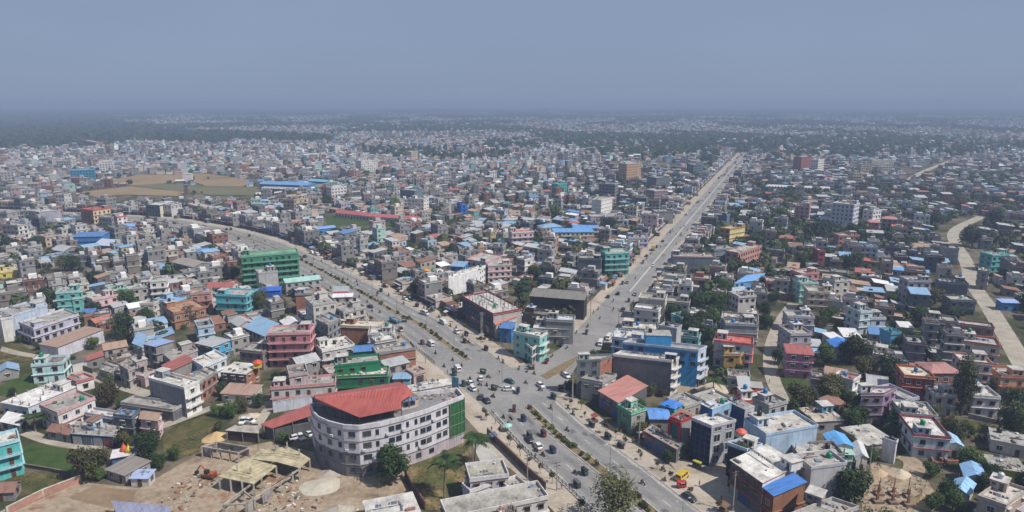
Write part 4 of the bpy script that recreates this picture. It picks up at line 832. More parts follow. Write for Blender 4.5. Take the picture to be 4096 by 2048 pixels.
hh('B3', [(330, 668), (525, 655)], 1, (.3, .3, .3), 'low house with beige roof and a small blue roof room', d=9, h=3.4, roofc=(.48, .42, .36), cabin=('br', (.14, .36, .50)), par=False)
hh('j', [(1095, 345), (1382, 350)], 2, OFFW, 'white house with a vivid blue gable roof', 'the vivid blue gable roof', d=7.5, rt='gablex', roofc=(.05, .22, .66), rise=1.2, h=5.4)
hh('j', [(1590, 425), (1960, 485)], 1, (.5, .42, .4), 'low house with domed white roof shapes', d=8, h=4, roofc=WHITE, cabin=('bl', WHITE))
hh('j', [(1058, 245), (1195, 235)], 1, OFFW, 'small shed with white sheet roof behind the vivid blue gable', d=6, rt='tin', roofc=RT_WHITE, rise=.5, h=3.6)
hh('j', [(1215, 215), (1432, 228)], 1, OFFW, 'large shed with bright white sheet roof', d=9, rt='tin', roofc=RT_WHITE, rise=.8, h=4)
hh('j', [(1820, 160), (1950, 150)], 2, (.10, .36, .56), 'small plain sky-blue walled house', d=6, win='', roofc=LGREY)
hh('j', [(1945, 90), (2105, 100)], 1, OFFW, 'white-roofed shed beside the sky-blue house', d=6, rt='tin', roofc=RT_WHITE, rise=.6, h=4)
hh('B2', [(1395, 100), (1660, 130)], 3, (.52, .56, .58), 'white house with red upper roof and green band', 'the white house with red upper roof', d=8, rt='flat', roofc=(.55, .16, .14), trim=(.5, .16, .14), bands=True)
hh('B2', [(1462, 195), (1572, 195), (1640, 150)], 2, OCHRE, 'ochre house with dark windows in the trees', 'the ochre house in the trees', roofc=LAV)
hh('B2', [(1490, 345), (1640, 360)], 1, (.36, .4, .37), 'low grey-green house with pale arches behind the sand heap', d=6, roofc=(.33, .3, .28), h=3.2, cabin='')
hh('i', [(2105, 35), (2515, 55)], 3, (.33, .32, .34), 'bare grey block behind the red upper roof', d=8, win='', cols=1)
hh('j', [(-90, 1035), (330, 1020)], 2, (.55, .56, .6), 'white house with a crenellated red roof rim', 'the red-rimmed white house', d=7, trim=(.45, .08, .07), roofc=(.55, .5, .48), bands=True)
# bottom middle
hh('c', [(905, 850), (1395, 790)], 2, (.58, .56, .60), 'white house with thick roof rims and a blue sheet on one corner', 'the white house with thick roof rims', d=7, h=6.2, trim=(.62, .6, .62), roofc=(.36, .35, .31), cabin='', tank='', bands=True, clutter=4)
hh('c', [(900, 1000), (1165, 905)], 1, (.58, .57, .64), 'small white porch wing below the thick roof rims', d=3.6, h=4.4, trim=(.62, .6, .62), roofc=CR, cabin='', clutter=2)
hh('c', [(1205, 1050), (1460, 990)], 1, (.5, .49, .5), 'low wing with a dark brown roof beside the white porch', d=6.5, rt='tin', roofc=(.115, .085, .065), rise=.7, h=3.2)
hh('c', [(1440, 1000), (1640, 930)], 1, (.6, .58, .6), 'little flat-roofed white room beside the brown roof', d=5, h=4, roofc=CR, cabin='', tank='')
hh('c', [(620, 1340), (1905, 1070)], 2, (.58, .56, .56), 'long white parapeted house at the bottom edge with wide grey roof', 'the long white parapeted house', d=6.5, h=6.2, trim=(.6, .58, .56), roofc=(.34, .33, .31), cabin='', tank='', bands=True)
hh('c', [(-390, 1430), (260, 1300), (150, 1040)], 1, LGREY, 'flat pale roof of a low house at the bottom edge beside the dark brick wall', h=3.6, roofc=(.50, .49, .48), par=False, cabin='', tank='', clutter=5)
# right middle and far
M3 = [([(1068, 595), (1382, 625)], 1, LBLUE, 'long low shed with bright blue sheet roof', 'the long bright blue shed', dict(d=6, rt='gable', roofc=(.14, .36, .68), rise=.8, h=3.6)),
      ([(1475, 695), (1722, 715)], 3, SLATE, 'blank slate house beside the winding lane', 'the blank slate house', dict(d=8, win='')),
      ([(1208, 688), (1405, 690)], 4, (.35, .36, .40), 'four-storey grey house with dark stair windows', None, dict(d=8, balc='f')),
      ([(348, 778), (585, 790)], 3, (.58, .50, .40), 'cream three-storey house with arched windows', 'the cream arched house', dict(d=9, bands=True)),
      ([(288, 628), (442, 615)], 3, (.52, .26, .25), 'pinkish red house with white roof rooms', None, dict(d=8, bands=True)),
      ([(283, 708), (432, 705)], 3, MINT, 'mint three-storey house at the end of the lane', 'the mint house at the lane end', dict(d=8)),
      ([(575, 690), (705, 680)], 3, OFFW, 'white house with two dark roof openings', None, dict(d=8, cabin='fl')),
      ([(797, 955), (905, 945)], 3, (.50, .60, .64), 'pale blue-white house with a rounded tower', None, dict(d=8)),
      ([(888, 1008), (1012, 1008)], 2, (.56, .62, .66), 'pale house right of the rounded tower', None, dict(d=7)),
      ([(1498, 405), (1642, 415)], 3, (.28, .28, .29), 'dark grey blank wall by the lane bend', None, dict(d=9, win='')),
      ([(983, 160), (1112, 168)], 3, GREY, 'grey house with salmon hip roof', 'the salmon hip roof', dict(d=8, rt='hip', roofc=RT_SAL, rise=1.6)),
      ([(1070, 228), (1165, 232)], 2, GREY, 'house with an orange-red sheet roof', None, dict(d=6, rt='gable', roofc=(.62, .18, .07), rise=1)),
      ([(438, 432), (495, 432)], 3, (.30, .07, .08), 'narrow maroon tower house', None, dict(d=8, side={'r': OFFW})),
      ([(905, 90), (975, 80)], 4, WHITE, 'slender bright white house among dark trees', None, dict(d=8)),
      ([(610, 300), (790, 300)], 2, (.5, .26, .22), 'salmon low house with pink roof', None, dict(d=8)),
      ([(850, 190), (960, 195)], 2, (.45, .2, .22), 'rose house with rose roof room left of the salmon hip roof', None, dict(d=8, rt='hip', roofc=(.5, .2, .2))),
      ([(1930, 470), (2110, 460)], 3, (.12, .42, .42), 'teal and grey house at the right edge', 'the teal house at the right edge', dict(d=8)),
      ([(1810, 600), (1900, 610)], 3, (.32, .28, .30), 'mauve-grey house right of the winding lane', None, dict(d=8, bands=True)),
      ([(2015, 880), (2165, 885)], 1, BLUE, 'shed with violet-blue roof at the right edge', None, dict(d=5, rt='tin', roofc=(.3, .4, .68), rise=.5, h=4)),
      ([(1605, 1050), (1945, 1090)], 2, (.30, .16, .16), 'red-brown low shop row beside the right lane', None, dict(d=6, shop='f')),
      ([(130, 620), (290, 600)], 1, GREY, 'low grey roof left of the pinkish red house', None, dict(d=8, h=4)),
      ([(-10, 690), (165, 700)], 2, (.55, .30, .28), 'salmon house with white rims at the lane end', None, dict(d=8, bands=True)),
      ([(170, 990), (400, 1000)], 2, (.5, .48, .54), 'white house with violet shade roof beside the pale lane', None, dict(d=8, bands=True)),
      ([(1570, 850), (1790, 860)], 2, SLATE, 'dark blue-grey shop house by the winding lane', None, dict(d=8, shop='f'))]
for pts, fl, c, lab, rf, o in M3: hh('M3', pts, fl, c, lab, rf, **o)
FAR = [('T3', [(640, 1065), (855, 1085)], 6, (.52, .55, .62), 'white six-storey apartment building with rows of windows', 'the white apartment building', dict(d=14, name='apartment_block', bands=True)),
       ('T3', [(335, 615), (442, 605)], 6, (.24, .085, .08), 'tall brick-red building against dark trees', 'the brick-red tower', dict(d=12, name='apartment_block', h=17, win='')),
       ('T3', [(1035, 645), (1250, 645)], 6, (.55, .55, .48), 'tall cream and green temple-like building', 'the cream and green tower', dict(d=14, name='apartment_block', h=17)),
       ('T3', [(925, 680), (1030, 680)], 6, CREAM, 'cream block left of the cream and green tower', None, dict(d=12, name='apartment_block', h=14)),
       ('T3', [(850, 770), (935, 770)], 5, CREAM, 'pale yellow block with balconies', None, dict(d=12, name='apartment_block', balc='f')),
       ('T3', [(0, 905), (612, 930)], 1, LGREY, 'very long grey-white sheet-roofed shed', 'the very long grey shed', dict(d=13, rt='gable', roofc=(.55, .55, .58), rise=1.4, h=5, name='warehouse')),
       ('T3', [(500, 640), (560, 632)], 4, WHITE, 'slim white tower right of the brick-red one', None, dict(d=10, h=16)),
       ('T3', [(270, 1090), (415, 1100)], 4, (.5, .28, .26), 'pinkish four-storey house with white terraces', None, dict(d=9)),
       ('T2', [(1138, 680), (1282, 668)], 6, (.50, .33, .20), 'orange six-storey block with cream edges', 'the orange six-storey block', dict(d=13, name='apartment_block', h=21, trim=CREAM, bands=True)),
       ('T2', [(1432, 818), (1555, 808)], 5, SLATE, 'blank slate-grey tower in the dense middle', 'the blank slate tower', dict(d=14, name='apartment_block', win='')),
       ('T2', [(1412, 945), (1545, 935)], 4, (.20, .14, .14), 'dark brown blank building with pale rim', None, dict(d=12, win='', trim=OFFW)),
       ('T2', [(1800, 690), (1892, 680)], 5, (.10, .14, .15), 'dark glass block with a white end wall', None, dict(d=10, side={'r': WHITE}, name='apartment_block')),
       ('T2', [(862, 872), (1020, 880)], 5, (.15, .16, .2), 'dark five-storey block with pale floor bands', None, dict(d=12, name='apartment_block', bands=True, trim=LGREY)),
       ('T2', [(455, 880), (545, 870)], 4, (.10, .42, .40), 'turquoise house in the dense middle quarter', None, dict(d=9)),
       ('T2', [(885, 1040), (995, 1010)], 4, WHITE, 'bright white blank wall in the dense middle quarter', None, dict(d=9, win='')),
       ('T2', [(780, 1200), (1110, 1190)], 3, (.42, .38, .42), 'long grey institutional building with gallery floors', 'the grey institutional building', dict(d=9, balc='f', name='school_building')),
       ('T2', [(1415, 1150), (1600, 1150)], 3, GREY, 'blank concrete building beside the straight road', None, dict(d=10, win='')),
       ('T2', [(1880, 1170), (2130, 1190)], 3, (.11, .16, .25), 'blue-slate building right of the straight road', None, dict(d=10, win='')),
       ('T0', [(690, 745), (932, 735)], 5, (.06, .26, .42), 'blue glassy block with white window grid', 'the blue glassy block', dict(d=16, name='apartment_block', bands=True)),
       ('T0', [(975, 655), (1118, 650)], 5, WHITE, 'white twin-block building with stacked windows', 'the white twin block', dict(d=12, name='apartment_block', bands=True)),
       ('T0', [(555, 650), (700, 650)], 4, OFFW, 'white block left of the twin block', None, dict(d=12)),
       ('T0', [(300, 640), (365, 632)], 4, (.50, .58, .58), 'pale tower near the dark forest', None, dict(d=9)),
       ('T0', [(0, 760), (130, 750)], 5, LGREY, 'large pale hotel block at the left edge', None, dict(d=14, name='apartment_block', bands=True)),
       ('T0', [(810, 445), (945, 470)], 4, SALMON, 'salmon building at the forest edge', None, dict(d=14)),
       ('T1', [(30, 880), (510, 895)], 1, (.12, .26, .45), 'long stadium shed with curved blue roof', 'the long blue stadium shed', dict(d=20, rt='gable', roofc=(.14, .30, .56), rise=2.2, h=6, name='warehouse')),
       ('T1', [(40, 925), (340, 935)], 1, GREY, 'grey-roofed stand in front of the blue stadium shed', None, dict(d=8, rt='tin', roofc=RT_GREY, rise=1.2, h=5, name='warehouse')),
       ('T1', [(515, 850), (690, 860)], 2, (.07, .34, .44), 'turquoise hall right of the blue stadium shed', None, dict(d=12, rt='gable', roofc=(.16, .42, .56))),
       ('T1', [(745, 915), (895, 900)], 4, WHITE, 'bright white four-storey block above the red school roof', 'the white four-storey block', dict(d=10, bands=True)),
       ('T1', [(640, 905), (745, 905)], 4, BRK, 'raw brick frame building beside the white four-storey block', None, dict(d=10)),
       ('T1', [(1425, 935), (1570, 945)], 4, (.14, .18, .22), 'blank dark slate wall in the middle distance', None, dict(d=12, win='')),
       ('T1', [(2030, 1085), (2095, 1080)], 3, (.02, .16, .52), 'small royal blue tower house', 'the royal blue tower house', dict(d=9)),
       ('T1', [(1535, 560), (1605, 555)], 5, CREAM, 'beige tower with stepped top in the far middle', None, dict(d=14, name='apartment_block')),
       ('T1', [(1040, 650), (1180, 640)], 5, WHITE, 'stepped white tower in the far middle', 'the stepped white tower', dict(d=14, name='apartment_block')),
       ('T1', [(780, 500), (835, 495)], 5, WHITE, 'small bright white tower near the far trees', None, dict(d=12)),
       ('T1', [(375, 1030), (510, 1020)], 4, CREAM, 'cream house with stacked balconies left of the school', None, dict(d=10, balc='f')),
       ('T1', [(265, 1030), (375, 1035)], 4, (.35, .3, .24), 'brown house left of the cream balcony house', None, dict(d=10)),
       ('T1', [(1510, 1020), (1660, 1030)], 3, WHITE, 'stepped white house right of the school yard', None, dict(d=9)),
       ('T1', [(470, 1230), (665, 1215)], 1, (.3, .38, .48), 'low hall with blue-grey roof left of the green pitch', None, dict(d=7, rt='gable', roofc=(.36, .44, .55), rise=1, h=4, name='shed')),
       ('M1', [(500, 255), (690, 235)], 1, BLUE, 'open shed with sky-blue roof by the curving road', None, dict(d=6, rt='tin', roofc=(.2, .36, .64), rise=.8, h=4, name='shed')),
       ('M1', [(195, 195), (345, 190)], 1, OFFW, 'white low house with orange roof by the curving road', None, dict(d=7, rt='tin', roofc=(.5, .2, .14), rise=.8, h=4, name='house'))]
for t, pts, fl, c, lab, rf, o in FAR: hh(t, pts, fl, c, lab, rf, **o)
sch = HP('T1', [(785, 1165), (1080, 1195)], 9, 4); mark(expand(sch, 1))
house(sch, 1, OFFW, 'gable', (.40, .10, .11), 'school_building', 'long school wing with a red sheet roof left of the roof notch', 'the red school roof', h=4, rise=1.8, win='f')
sch = HP('T1', [(1090, 1197), (1590, 1232)], 9, 4); mark(expand(sch, 1))
house(sch, 1, OFFW, 'gable', (.42, .11, .12), 'school_building', 'longer school wing with a red sheet roof beside the green pitch', None, h=4, rise=1.6, win='f')
# ------------------------------------------------------------------ the curved white block with the red roof
def curved_block():
    Z = 14.6
    fx = [(390, 592), (425, 628), (500, 662), (600, 686), (705, 692), (860, 668), (1010, 630), (1180, 578), (1330, 520), (1430, 482)]
    fr = [W('B1', x, y, Z) for x, y in fx]; br = W('B1', 1385, 430, Z); v = Vector(br) - Vector(fr[-1]); back = [br, tuple(Vector(fr[0]) + v * .9)]
    poly = fr + back; mark(expand(poly, 1.5), 4)
    cx = sum(p[0] for p in poly) / len(poly); cy = sum(p[1] for p in poly) / len(poly); L = [(p[0] - cx, p[1] - cy) for p in poly]; n = len(L)
    root = empty('corner_block', (cx, cy, 0))
    wh, gr, dk = plaster((.60, .585, .62)), plaster((.19, .19, .20)), plaster((.10, .10, .105)); pk = plaster((.46, .40, .44))
    mb = MB(); mb.prism(L, -.3, 3.4, [1] * 4 + [1] + [3] * 4 + [1, 1, 1], cap=False); mb.prism(L, 3.4, 6.7, [1] * 4 + [0] * 8, cap=False); mb.prism(L, 6.7, Z, 0, cap=False)  # grey on the lower left front puts its shade into the wall colour
    inn = expand(L, -.3); zt = Z - 1.2
    for i in range(n):
        j = (i + 1) % n; mb.quad([(*L[i], Z), (*L[j], Z), (*inn[j], Z), (*inn[i], Z)]); mb.quad([(*inn[j], zt), (*inn[i], zt), (*inn[i], Z), (*inn[j], Z)])
    kids('wall', mb.mesh('wall', [wh, gr, dk, pk]), root)
    mb = MB(); mb.quad([(*p, zt) for p in inn]); kids('roof_deck', mb.mesh('roof_deck', concrete((.27, .26, .235))), root)
    for z in (3.45, 6.75, 10.05, 13.35):                       # projecting floor ledges
        mb = MB(); mb.prism(expand(L, .16), z - .08, z + .08, 0, bottom=True); kids('floor_ledge', mb.mesh('floor_ledge', plaster((.22, .215, .22))), root)
    def at(x):
        for (x0, y0), (x1, y1), a, b in zip(fx, fx[1:], L, L[1:]):
            if x0 <= x <= x1:
                t = (x - x0) / (x1 - x0); u = (Vector(b) - Vector(a)).normalized(); return Vector(a).lerp(Vector(b), t), math.atan2(u.y, u.x)
    wid = {432: .8, 498: 1.1, 572: .8, 657: 1.3, 760: 1.55, 832: .62, 930: 1.15, 978: 1.15, 1040: .6, 1098: .6, 1145: 1.15, 1187: 1.15, 1253: 1.1, 1297: 1.1}
    for x, s in wid.items():
        p, a = at(x)
        for z in (12.0, 8.75, 5.45):
            window(WINS[3], root, (p.x, p.y, z), a, (s, 1, 1.05))
    for x in (470, 655, 690, 765, 1110, 1200):
        p, a = at(x); window(WINS[3], root, (p.x, p.y, 2.0), a, (1.2, 1, 1.0))
    mb = MB(); rg = random.Random(8)
    for x in (520, 620, 735, 900, 1010, 1120, 1215):
        p, a = at(x); z = rg.choice((10.9, 7.6, 4.4)); mb.box((p.x + math.sin(a) * .35, p.y - math.cos(a) * .35, z), (.9, .5, .6), 0, a)
    o = kids('air_conditioner', mb.mesh('air_conditioner', flat('ac_case', (.5, .5, .5), .5)), root); o['kind'] = 'stuff'
    # safety netting on the road end
    a, b = Vector(L[8]), Vector(L[9]); c = Vector(L[10]); mb = MB(); u = (b - a).normalized(); nn = Vector((u.y, -u.x))
    for k in range(6):
        p, q = a.lerp(b, k / 6), a.lerp(b, (k + 1) / 6); o1 = nn * (.28 + .05 * math.sin(k * 2.1)); o2 = nn * (.28 + .05 * math.sin((k + 1) * 2.1))
        for z0, z1 in ((3.5, 6.8), (6.8, 10.2), (10.2, 13.5)): mb.quad([(*(p + o1), z0), (*(q + o2), z0), (*(q + o2 * 1.12), z1), (*(p + o1 * 1.12), z1)])
    u2 = (c - b).normalized(); n2 = Vector((u2.y, -u2.x)) * .3
    mb.quad([(*(b + n2), 3.5), (*(c + n2), 3.5), (*(c + n2), 13.5), (*(b + n2), 13.5)])
    kids('green_netting', mb.mesh('green_netting', flat('green_netting', (.025, .13, .045), .8, var=.5)), root)
    mb = MB()
    for k in range(5):
        p = a.lerp(b, k / 4) + nn * .42; mb.tube((p.x, p.y, 0), (p.x, p.y, 14), .06, .06, 5)
    for z in (3.5, 6.8, 10.1): mb.tube((*(a + nn * .42), z), (*(b + nn * .42), z), .06, .06, 5)
    kids('scaffold', mb.mesh('scaffold', flat('scaffold_pole', (.25, .27, .15), .6)), root)
    # red sheet roof carried on posts
    def P(x, y, z): q = W('B1', x, y, z); return (q[0] - cx, q[1] - cy, z)
    RL, RR = P(405, 500, 18.6), P(1040, 416, 18.6); BL, BR = P(402, 482, 17.2), P(988, 392, 17.2); E1 = P(1085, 470, 17.3); C1 = P(1000, 525, 17.1); C0 = P(605, 590, 17.1); E0 = P(430, 536, 17.4); F1 = P(1000, 577, 16.2); F0 = P(712, 636, 16.2)
    mb = MB()
    for f in ([RL, E0, C0, C1, E1, RR], [C0, F0, F1, C1], [BR, BL, RL, RR]):
        nrm = (Vector(f[1]) - Vector(f[0])).cross(Vector(f[2]) - Vector(f[0]))
        if nrm.z < 0: f = f[::-1]
        mb.quad(f); mb.quad([(p[0], p[1], p[2] - .1) for p in reversed(f)])
        for p, q in zip(f, f[1:] + f[:1]): mb.quad([(p[0], p[1], p[2] - .1), (q[0], q[1], q[2] - .1), q, p])
    ro = kids('sheet_roof', mb.mesh('sheet_roof', tin((.34, .085, .07))), root)
    mb = MB()
    for a_, b_, c_, d_, k in ((RL, RR, E0, C1, 26), (C0, C1, F0, F1, 18)):
        a_, b_, c_, d_ = map(Vector, (a_, b_, c_, d_))
        for s in range(1, k): mb.tube(a_.lerp(b_, s / k) + Vector((0, 0, .04)), c_.lerp(d_, s / k) + Vector((0, 0, .04)), .04, .04, 3, cap=False)
    o = kids('sheet_seam', mb.mesh('sheet_seam', flat('red_seam', (.30, .07, .06), .5)), ro); o['kind'] = 'stuff'
    mb = MB()
    for q in (RL, RR, E0, C0, C1, F0, F1, BL, BR, tuple((Vector(F0) + Vector(F1)) / 2), tuple((Vector(C0) + Vector(F0)) / 2)): mb.tube((q[0], q[1], zt), (q[0], q[1], q[2] - .1), .09, .09, 6)
    o = kids('roof_post', mb.mesh('roof_post', flat('dark_steel', (.05, .05, .055), .5)), root); o['kind'] = 'stuff'
    core = [RL, E0, C0, F0, F1, E1, RR, BR, BL]; core = [(p[0], p[1]) for p in (BL, E0, C0, C1, E1, BR)]
    mb = MB(); k = Vector((sum(p[0] for p in core) / 6, sum(p[1] for p in core) / 6)); mb.prism([tuple(k.lerp(Vector(p), .84)) for p in core], zt, 16.4, 0); kids('shade_core', mb.mesh('shade_core', plaster((.10, .10, .11))), root)  # added dark block, its colour stands in for shade under the roof
    # solar rack, beige stair room and rubble on the deck
    p = P(1045, 560, zt); mb = MB(); mb.box((p[0], p[1], zt + 1.2), (5.2, 3.2, 2.4), 0, .55); mb.box((p[0], p[1], zt + 2.5), (5.7, 3.7, .16), 1, .55)
    kids('stair_cabin', mb.mesh('stair_cabin', [plaster((.55, .48, .42)), concrete(GREY)]), root)
    for dx in (-1.1, .9):
        window(WINS[3], root, (p[0] + dx * math.cos(.55) + 1.62 * math.sin(.55), p[1] + dx * math.sin(.55) - 1.62 * math.cos(.55), zt + 1.4), .55, (.9, 1, .8))
    mb = MB()
    for k in range(4):
        q = P(1012 + k * 24, 520 - k * 4, zt + 2.9); mb.box(q, (1.15, 1.9, .06), 0, .2)
    kids('solar_panel', mb.mesh('solar_panel', flat('solar_glass', (.16, .22, .34), .15, 0, .6)), root)
    mb = MB(); rg = random.Random(3)
    for _ in range(60):
        q = P(rg.uniform(1100, 1380), rg.uniform(450, 520), zt)
        s = rg.uniform(.2, .8); mb.box((q[0], q[1], zt + s * .2), (s * 1.5, s, s * .4), rg.randrange(2), rg.uniform(0, 3))
    o = kids('roof_rubble', mb.mesh('roof_rubble', [flat('rubble', (.38, .35, .31), .9), flat('rubble_dark', (.14, .12, .1), .9)]), root); o['kind'] = 'stuff'
    tag(root, 'building', 'white four-storey curved corner block with a large red sheet roof', None, 'the curved white block', None, (cx, cy))
curved_block()
# red lean-to and the roofs around it
def slab_roof(name, t, pts, mat, thick=.12, wall=None, label=None, ref=None, post=True, cat='shed'):
    Q = [(*W(t, x, y, z), z) for x, y, z in pts]; cx = sum(p[0] for p in Q) / len(Q); cy = sum(p[1] for p in Q) / len(Q); Q = [Vector((p[0] - cx, p[1] - cy, p[2])) for p in Q]
    mark([(p.x + cx, p.y + cy) for p in Q], 4); root = empty(name, (cx, cy, 0)); mb = MB()
    if (Q[1] - Q[0]).cross(Q[2] - Q[0]).z < 0: Q = Q[::-1]
    mb.quad(Q); mb.quad([p - Vector((0, 0, thick)) for p in reversed(Q)])
    for p, q in zip(Q, Q[1:] + Q[:1]): mb.quad([p - Vector((0, 0, thick)), q - Vector((0, 0, thick)), q, p])
    kids('roof', mb.mesh('roof', mat), root)
    c = sum(Q, Vector()) / len(Q)
    for p in Q:
        for q in (p, (p + Q[(Q.index(p) + 1) % len(Q)]) / 2):
            e = c.lerp(q, .93); mb = MB(); mb.tube((e.x, e.y, 0), (e.x, e.y, q.z - thick - .02), .12, .12, 6); kids('post', mb.mesh('post', flat('shed_post', (.2, .19, .18), .7)), root)
    if wall:
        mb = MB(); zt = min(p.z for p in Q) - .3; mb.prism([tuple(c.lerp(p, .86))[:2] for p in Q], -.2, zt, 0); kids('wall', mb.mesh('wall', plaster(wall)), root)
    tag(root, cat, label, None, ref, None, (cx, cy)); return root
slab_roof('open_shed', 'B1', [(28, 682, 4.6), (110, 712, 4.2), (392, 620, 6.4), (392, 536, 7.0)], tin((.34, .095, .08)), wall=(.11, .11, .115), label='long red sheet roof sloping down left of the curved white block', ref='the sloping red shed roof')  # dark inner block stands in for the shade beneath this open roof
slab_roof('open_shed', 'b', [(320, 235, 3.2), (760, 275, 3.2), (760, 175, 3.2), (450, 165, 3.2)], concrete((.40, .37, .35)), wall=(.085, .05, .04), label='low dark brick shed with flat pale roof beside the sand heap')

# ------------------------------------------------------------------ unfinished concrete frame on the building site
def frame():
    G = lambda x, y, z=0.: (*W('b', x, y, z), z)
    c = G(640, 760); root = empty('concrete_frame', (c[0], c[1], 0)); con = concrete((.38, .35, .31)); tan = concrete((.46, .41, .28)); pur = concrete((.34, .31, .33))
    rel = lambda p: Vector((p[0] - c[0], p[1] - c[1], p[2]))
    def slab(pts, z, t, m, name='floor_slab'):
        Q = [rel(G(x, y, z)) for x, y in pts]; mb = MB()
        if (Q[1] - Q[0]).cross(Q[2] - Q[0]).z < 0: Q = Q[::-1]
        mb.prism([(p.x, p.y) for p in Q], z - t, z, 0, bottom=True); kids(name, mb.mesh(name, m), root); mark([(p.x + c[0], p.y + c[1]) for p in Q], 4)
    slab([(238, 832), (690, 925), (985, 690), (590, 585)], 3.5, .22, tan)
    slab([(640, 600), (980, 640), (1280, 720), (1420, 600), (1290, 520), (1130, 445), (780, 480)], 3.55, .22, tan)
    colm = MB(); colm.box((0, 0, 1.7), (.42, .42, 3.4)); cm = colm.mesh('column', con); tall = MB(); tall.box((0, 0, 2.3), (.36, .36, 4.6)); tm = tall.mesh('column', con)
    def col(x, y, me, z=3.5, s=1.0):
        q = rel(G(x, y, z)); put('column', me, root, (q.x, q.y, 0), .35, (1, 1, s))
    for x, y in ((245, 835), (390, 862), (540, 895), (688, 920), (790, 840), (980, 690), (1275, 715), (1410, 603), (1285, 525), (1130, 450), (640, 600), (800, 490)): col(x, y, cm)
    for x, y in ((480, 760), (655, 800), (860, 480), (975, 500), (1125, 470), (1280, 560), (750, 500)): col(x, y, tm, 3.5, 1.15)
    for x, y in ((20, 440), (140, 450), (255, 470), (375, 490), (495, 520), (640, 540), (210, 380)): col(x, y, cm, 3.2, .95)
    for x, y in ((300, 1190), (450, 1180), (590, 1170), (700, 1120), (810, 1040), (920, 960), (1040, 900), (1190, 780), (1290, 720), (560, 1010), (690, 1000)): col(x, y, cm, 3.0, .9)
    def beam(a, b, z=3.1, m=con, hgt=.4, name='beam'):
        p, q = rel(G(*a, z)), rel(G(*b, z)); d = q - p; mb = MB(); mb.box(((p.x + q.x) / 2, (p.y + q.y) / 2, z - hgt / 2), (d.length, .32, hgt), 0, math.atan2(d.y, d.x)); kids(name, mb.mesh(name, m), root)
    for a, b in (((300, 1190), (590, 1170)), ((300, 1190), (650, 930)), ((590, 1170), (1290, 720)), ((700, 1120), (560, 1010)), ((920, 960), (1190, 780)), ((20, 440), (495, 520)), ((210, 380), (640, 450)), ((20, 440), (210, 380)), ((495, 520), (640, 450))): beam(a, b)
    for a, b in (((30, 440), (130, 450)), ((215, 382), (420, 415)), ((430, 416), (630, 448)), ((600, 1165), (690, 1118)), ((820, 1035), (910, 965))): beam(a, b, 2.9, pur, 2.9, 'wall_panel')
    mb = MB()
    for a, b in (((480, 760), (655, 800)), ((655, 800), (960, 640)), ((750, 500), (975, 500)), ((975, 500), (1280, 560)), ((860, 480), (1125, 470))):
        p, q = rel(G(*a, 5.0)), rel(G(*b, 5.0)); mb.tube(p, q, .05, .05, 5); mb.tube(p - Vector((0, 0, .7)), q - Vector((0, 0, .7)), .05, .05, 5)
    o = kids('scaffold_rail', mb.mesh('scaffold_rail', flat('bamboo', (.30, .24, .13), .8)), root); o['kind'] = 'stuff'
    tag(root, 'construction site', 'unfinished concrete frame with tan slabs and bare columns on the sandy plot', None, 'the unfinished concrete frame', None, (c[0], c[1]))
frame()
def footing(t, pts, label, h=.9, wd=.45, m=None):
    c = W(t, *pts[0][0]); root = empty('brick_foundation', (c[0], c[1], 0)); m = m or brick((.26, .13, .09))
    for a, b in pts:
        p, q = Vector(W(t, *a)), Vector(W(t, *b)); d = q - p; mb = MB(); mid = (p + q) / 2; mb.box((mid.x - c[0], mid.y - c[1], h / 2), (d.length + wd, wd, h), 0, math.atan2(d.y, d.x)); kids('low_wall', mb.mesh('low_wall', m), root)
        mark([tuple(p), tuple(q), tuple(q + Vector((0, 2))), tuple(p + Vector((0, 2)))], 4)
    tag(root, 'foundation', label, None, None, None, c)
footing('e', [((1670, 560), (1720, 680)), ((1720, 680), (1840, 690)), ((1700, 545), (1840, 560)), ((1840, 540), (1880, 660)), ((1880, 660), (2060, 660)), ((1860, 535), (2010, 545)), ((2010, 545), (2050, 660)), ((2010, 545), (2140, 560)), ((2140, 560), (2210, 640)), ((1760, 600), (1830, 640))], 'roofless red brick foundation walls beside the maroon-banded house')
def pillars():
    c = W('e', 1180, 1130); root = empty('pillar_footings', (*c, 0)); bm_, rb = brick((.19, .125, .095)), flat('rebar', (.16, .07, .04), .8); rg = random.Random(4)
    for x, y in ((1010, 1060), (1200, 1065), (1390, 1090), (990, 1160), (1190, 1170), (1390, 1200)):
        q = W('e', x, y); mb = MB(); mb.box((q[0] - c[0], q[1] - c[1], .35), (2.0, 2.0, .7)); mb.box((q[0] - c[0], q[1] - c[1], 1.0), (.5, .5, 2.0)); kids('pillar_base', mb.mesh('pillar_base', bm_), root)
        mb = MB()
        for k in range(5): mb.tube((q[0] - c[0] + rg.uniform(-.2, .2), q[1] - c[1] + rg.uniform(-.2, .2), 2), (q[0] - c[0] + rg.uniform(-.3, .3), q[1] - c[1] + rg.uniform(-.3, .3), rg.uniform(4, 5.5)), .04, .03, 4)
        kids('rebar', mb.mesh('rebar', rb), root)
    tag(root, 'foundation', 'six brick pillar footings with tall rods standing in the sandy pit', None, None, None, c)
pillars()

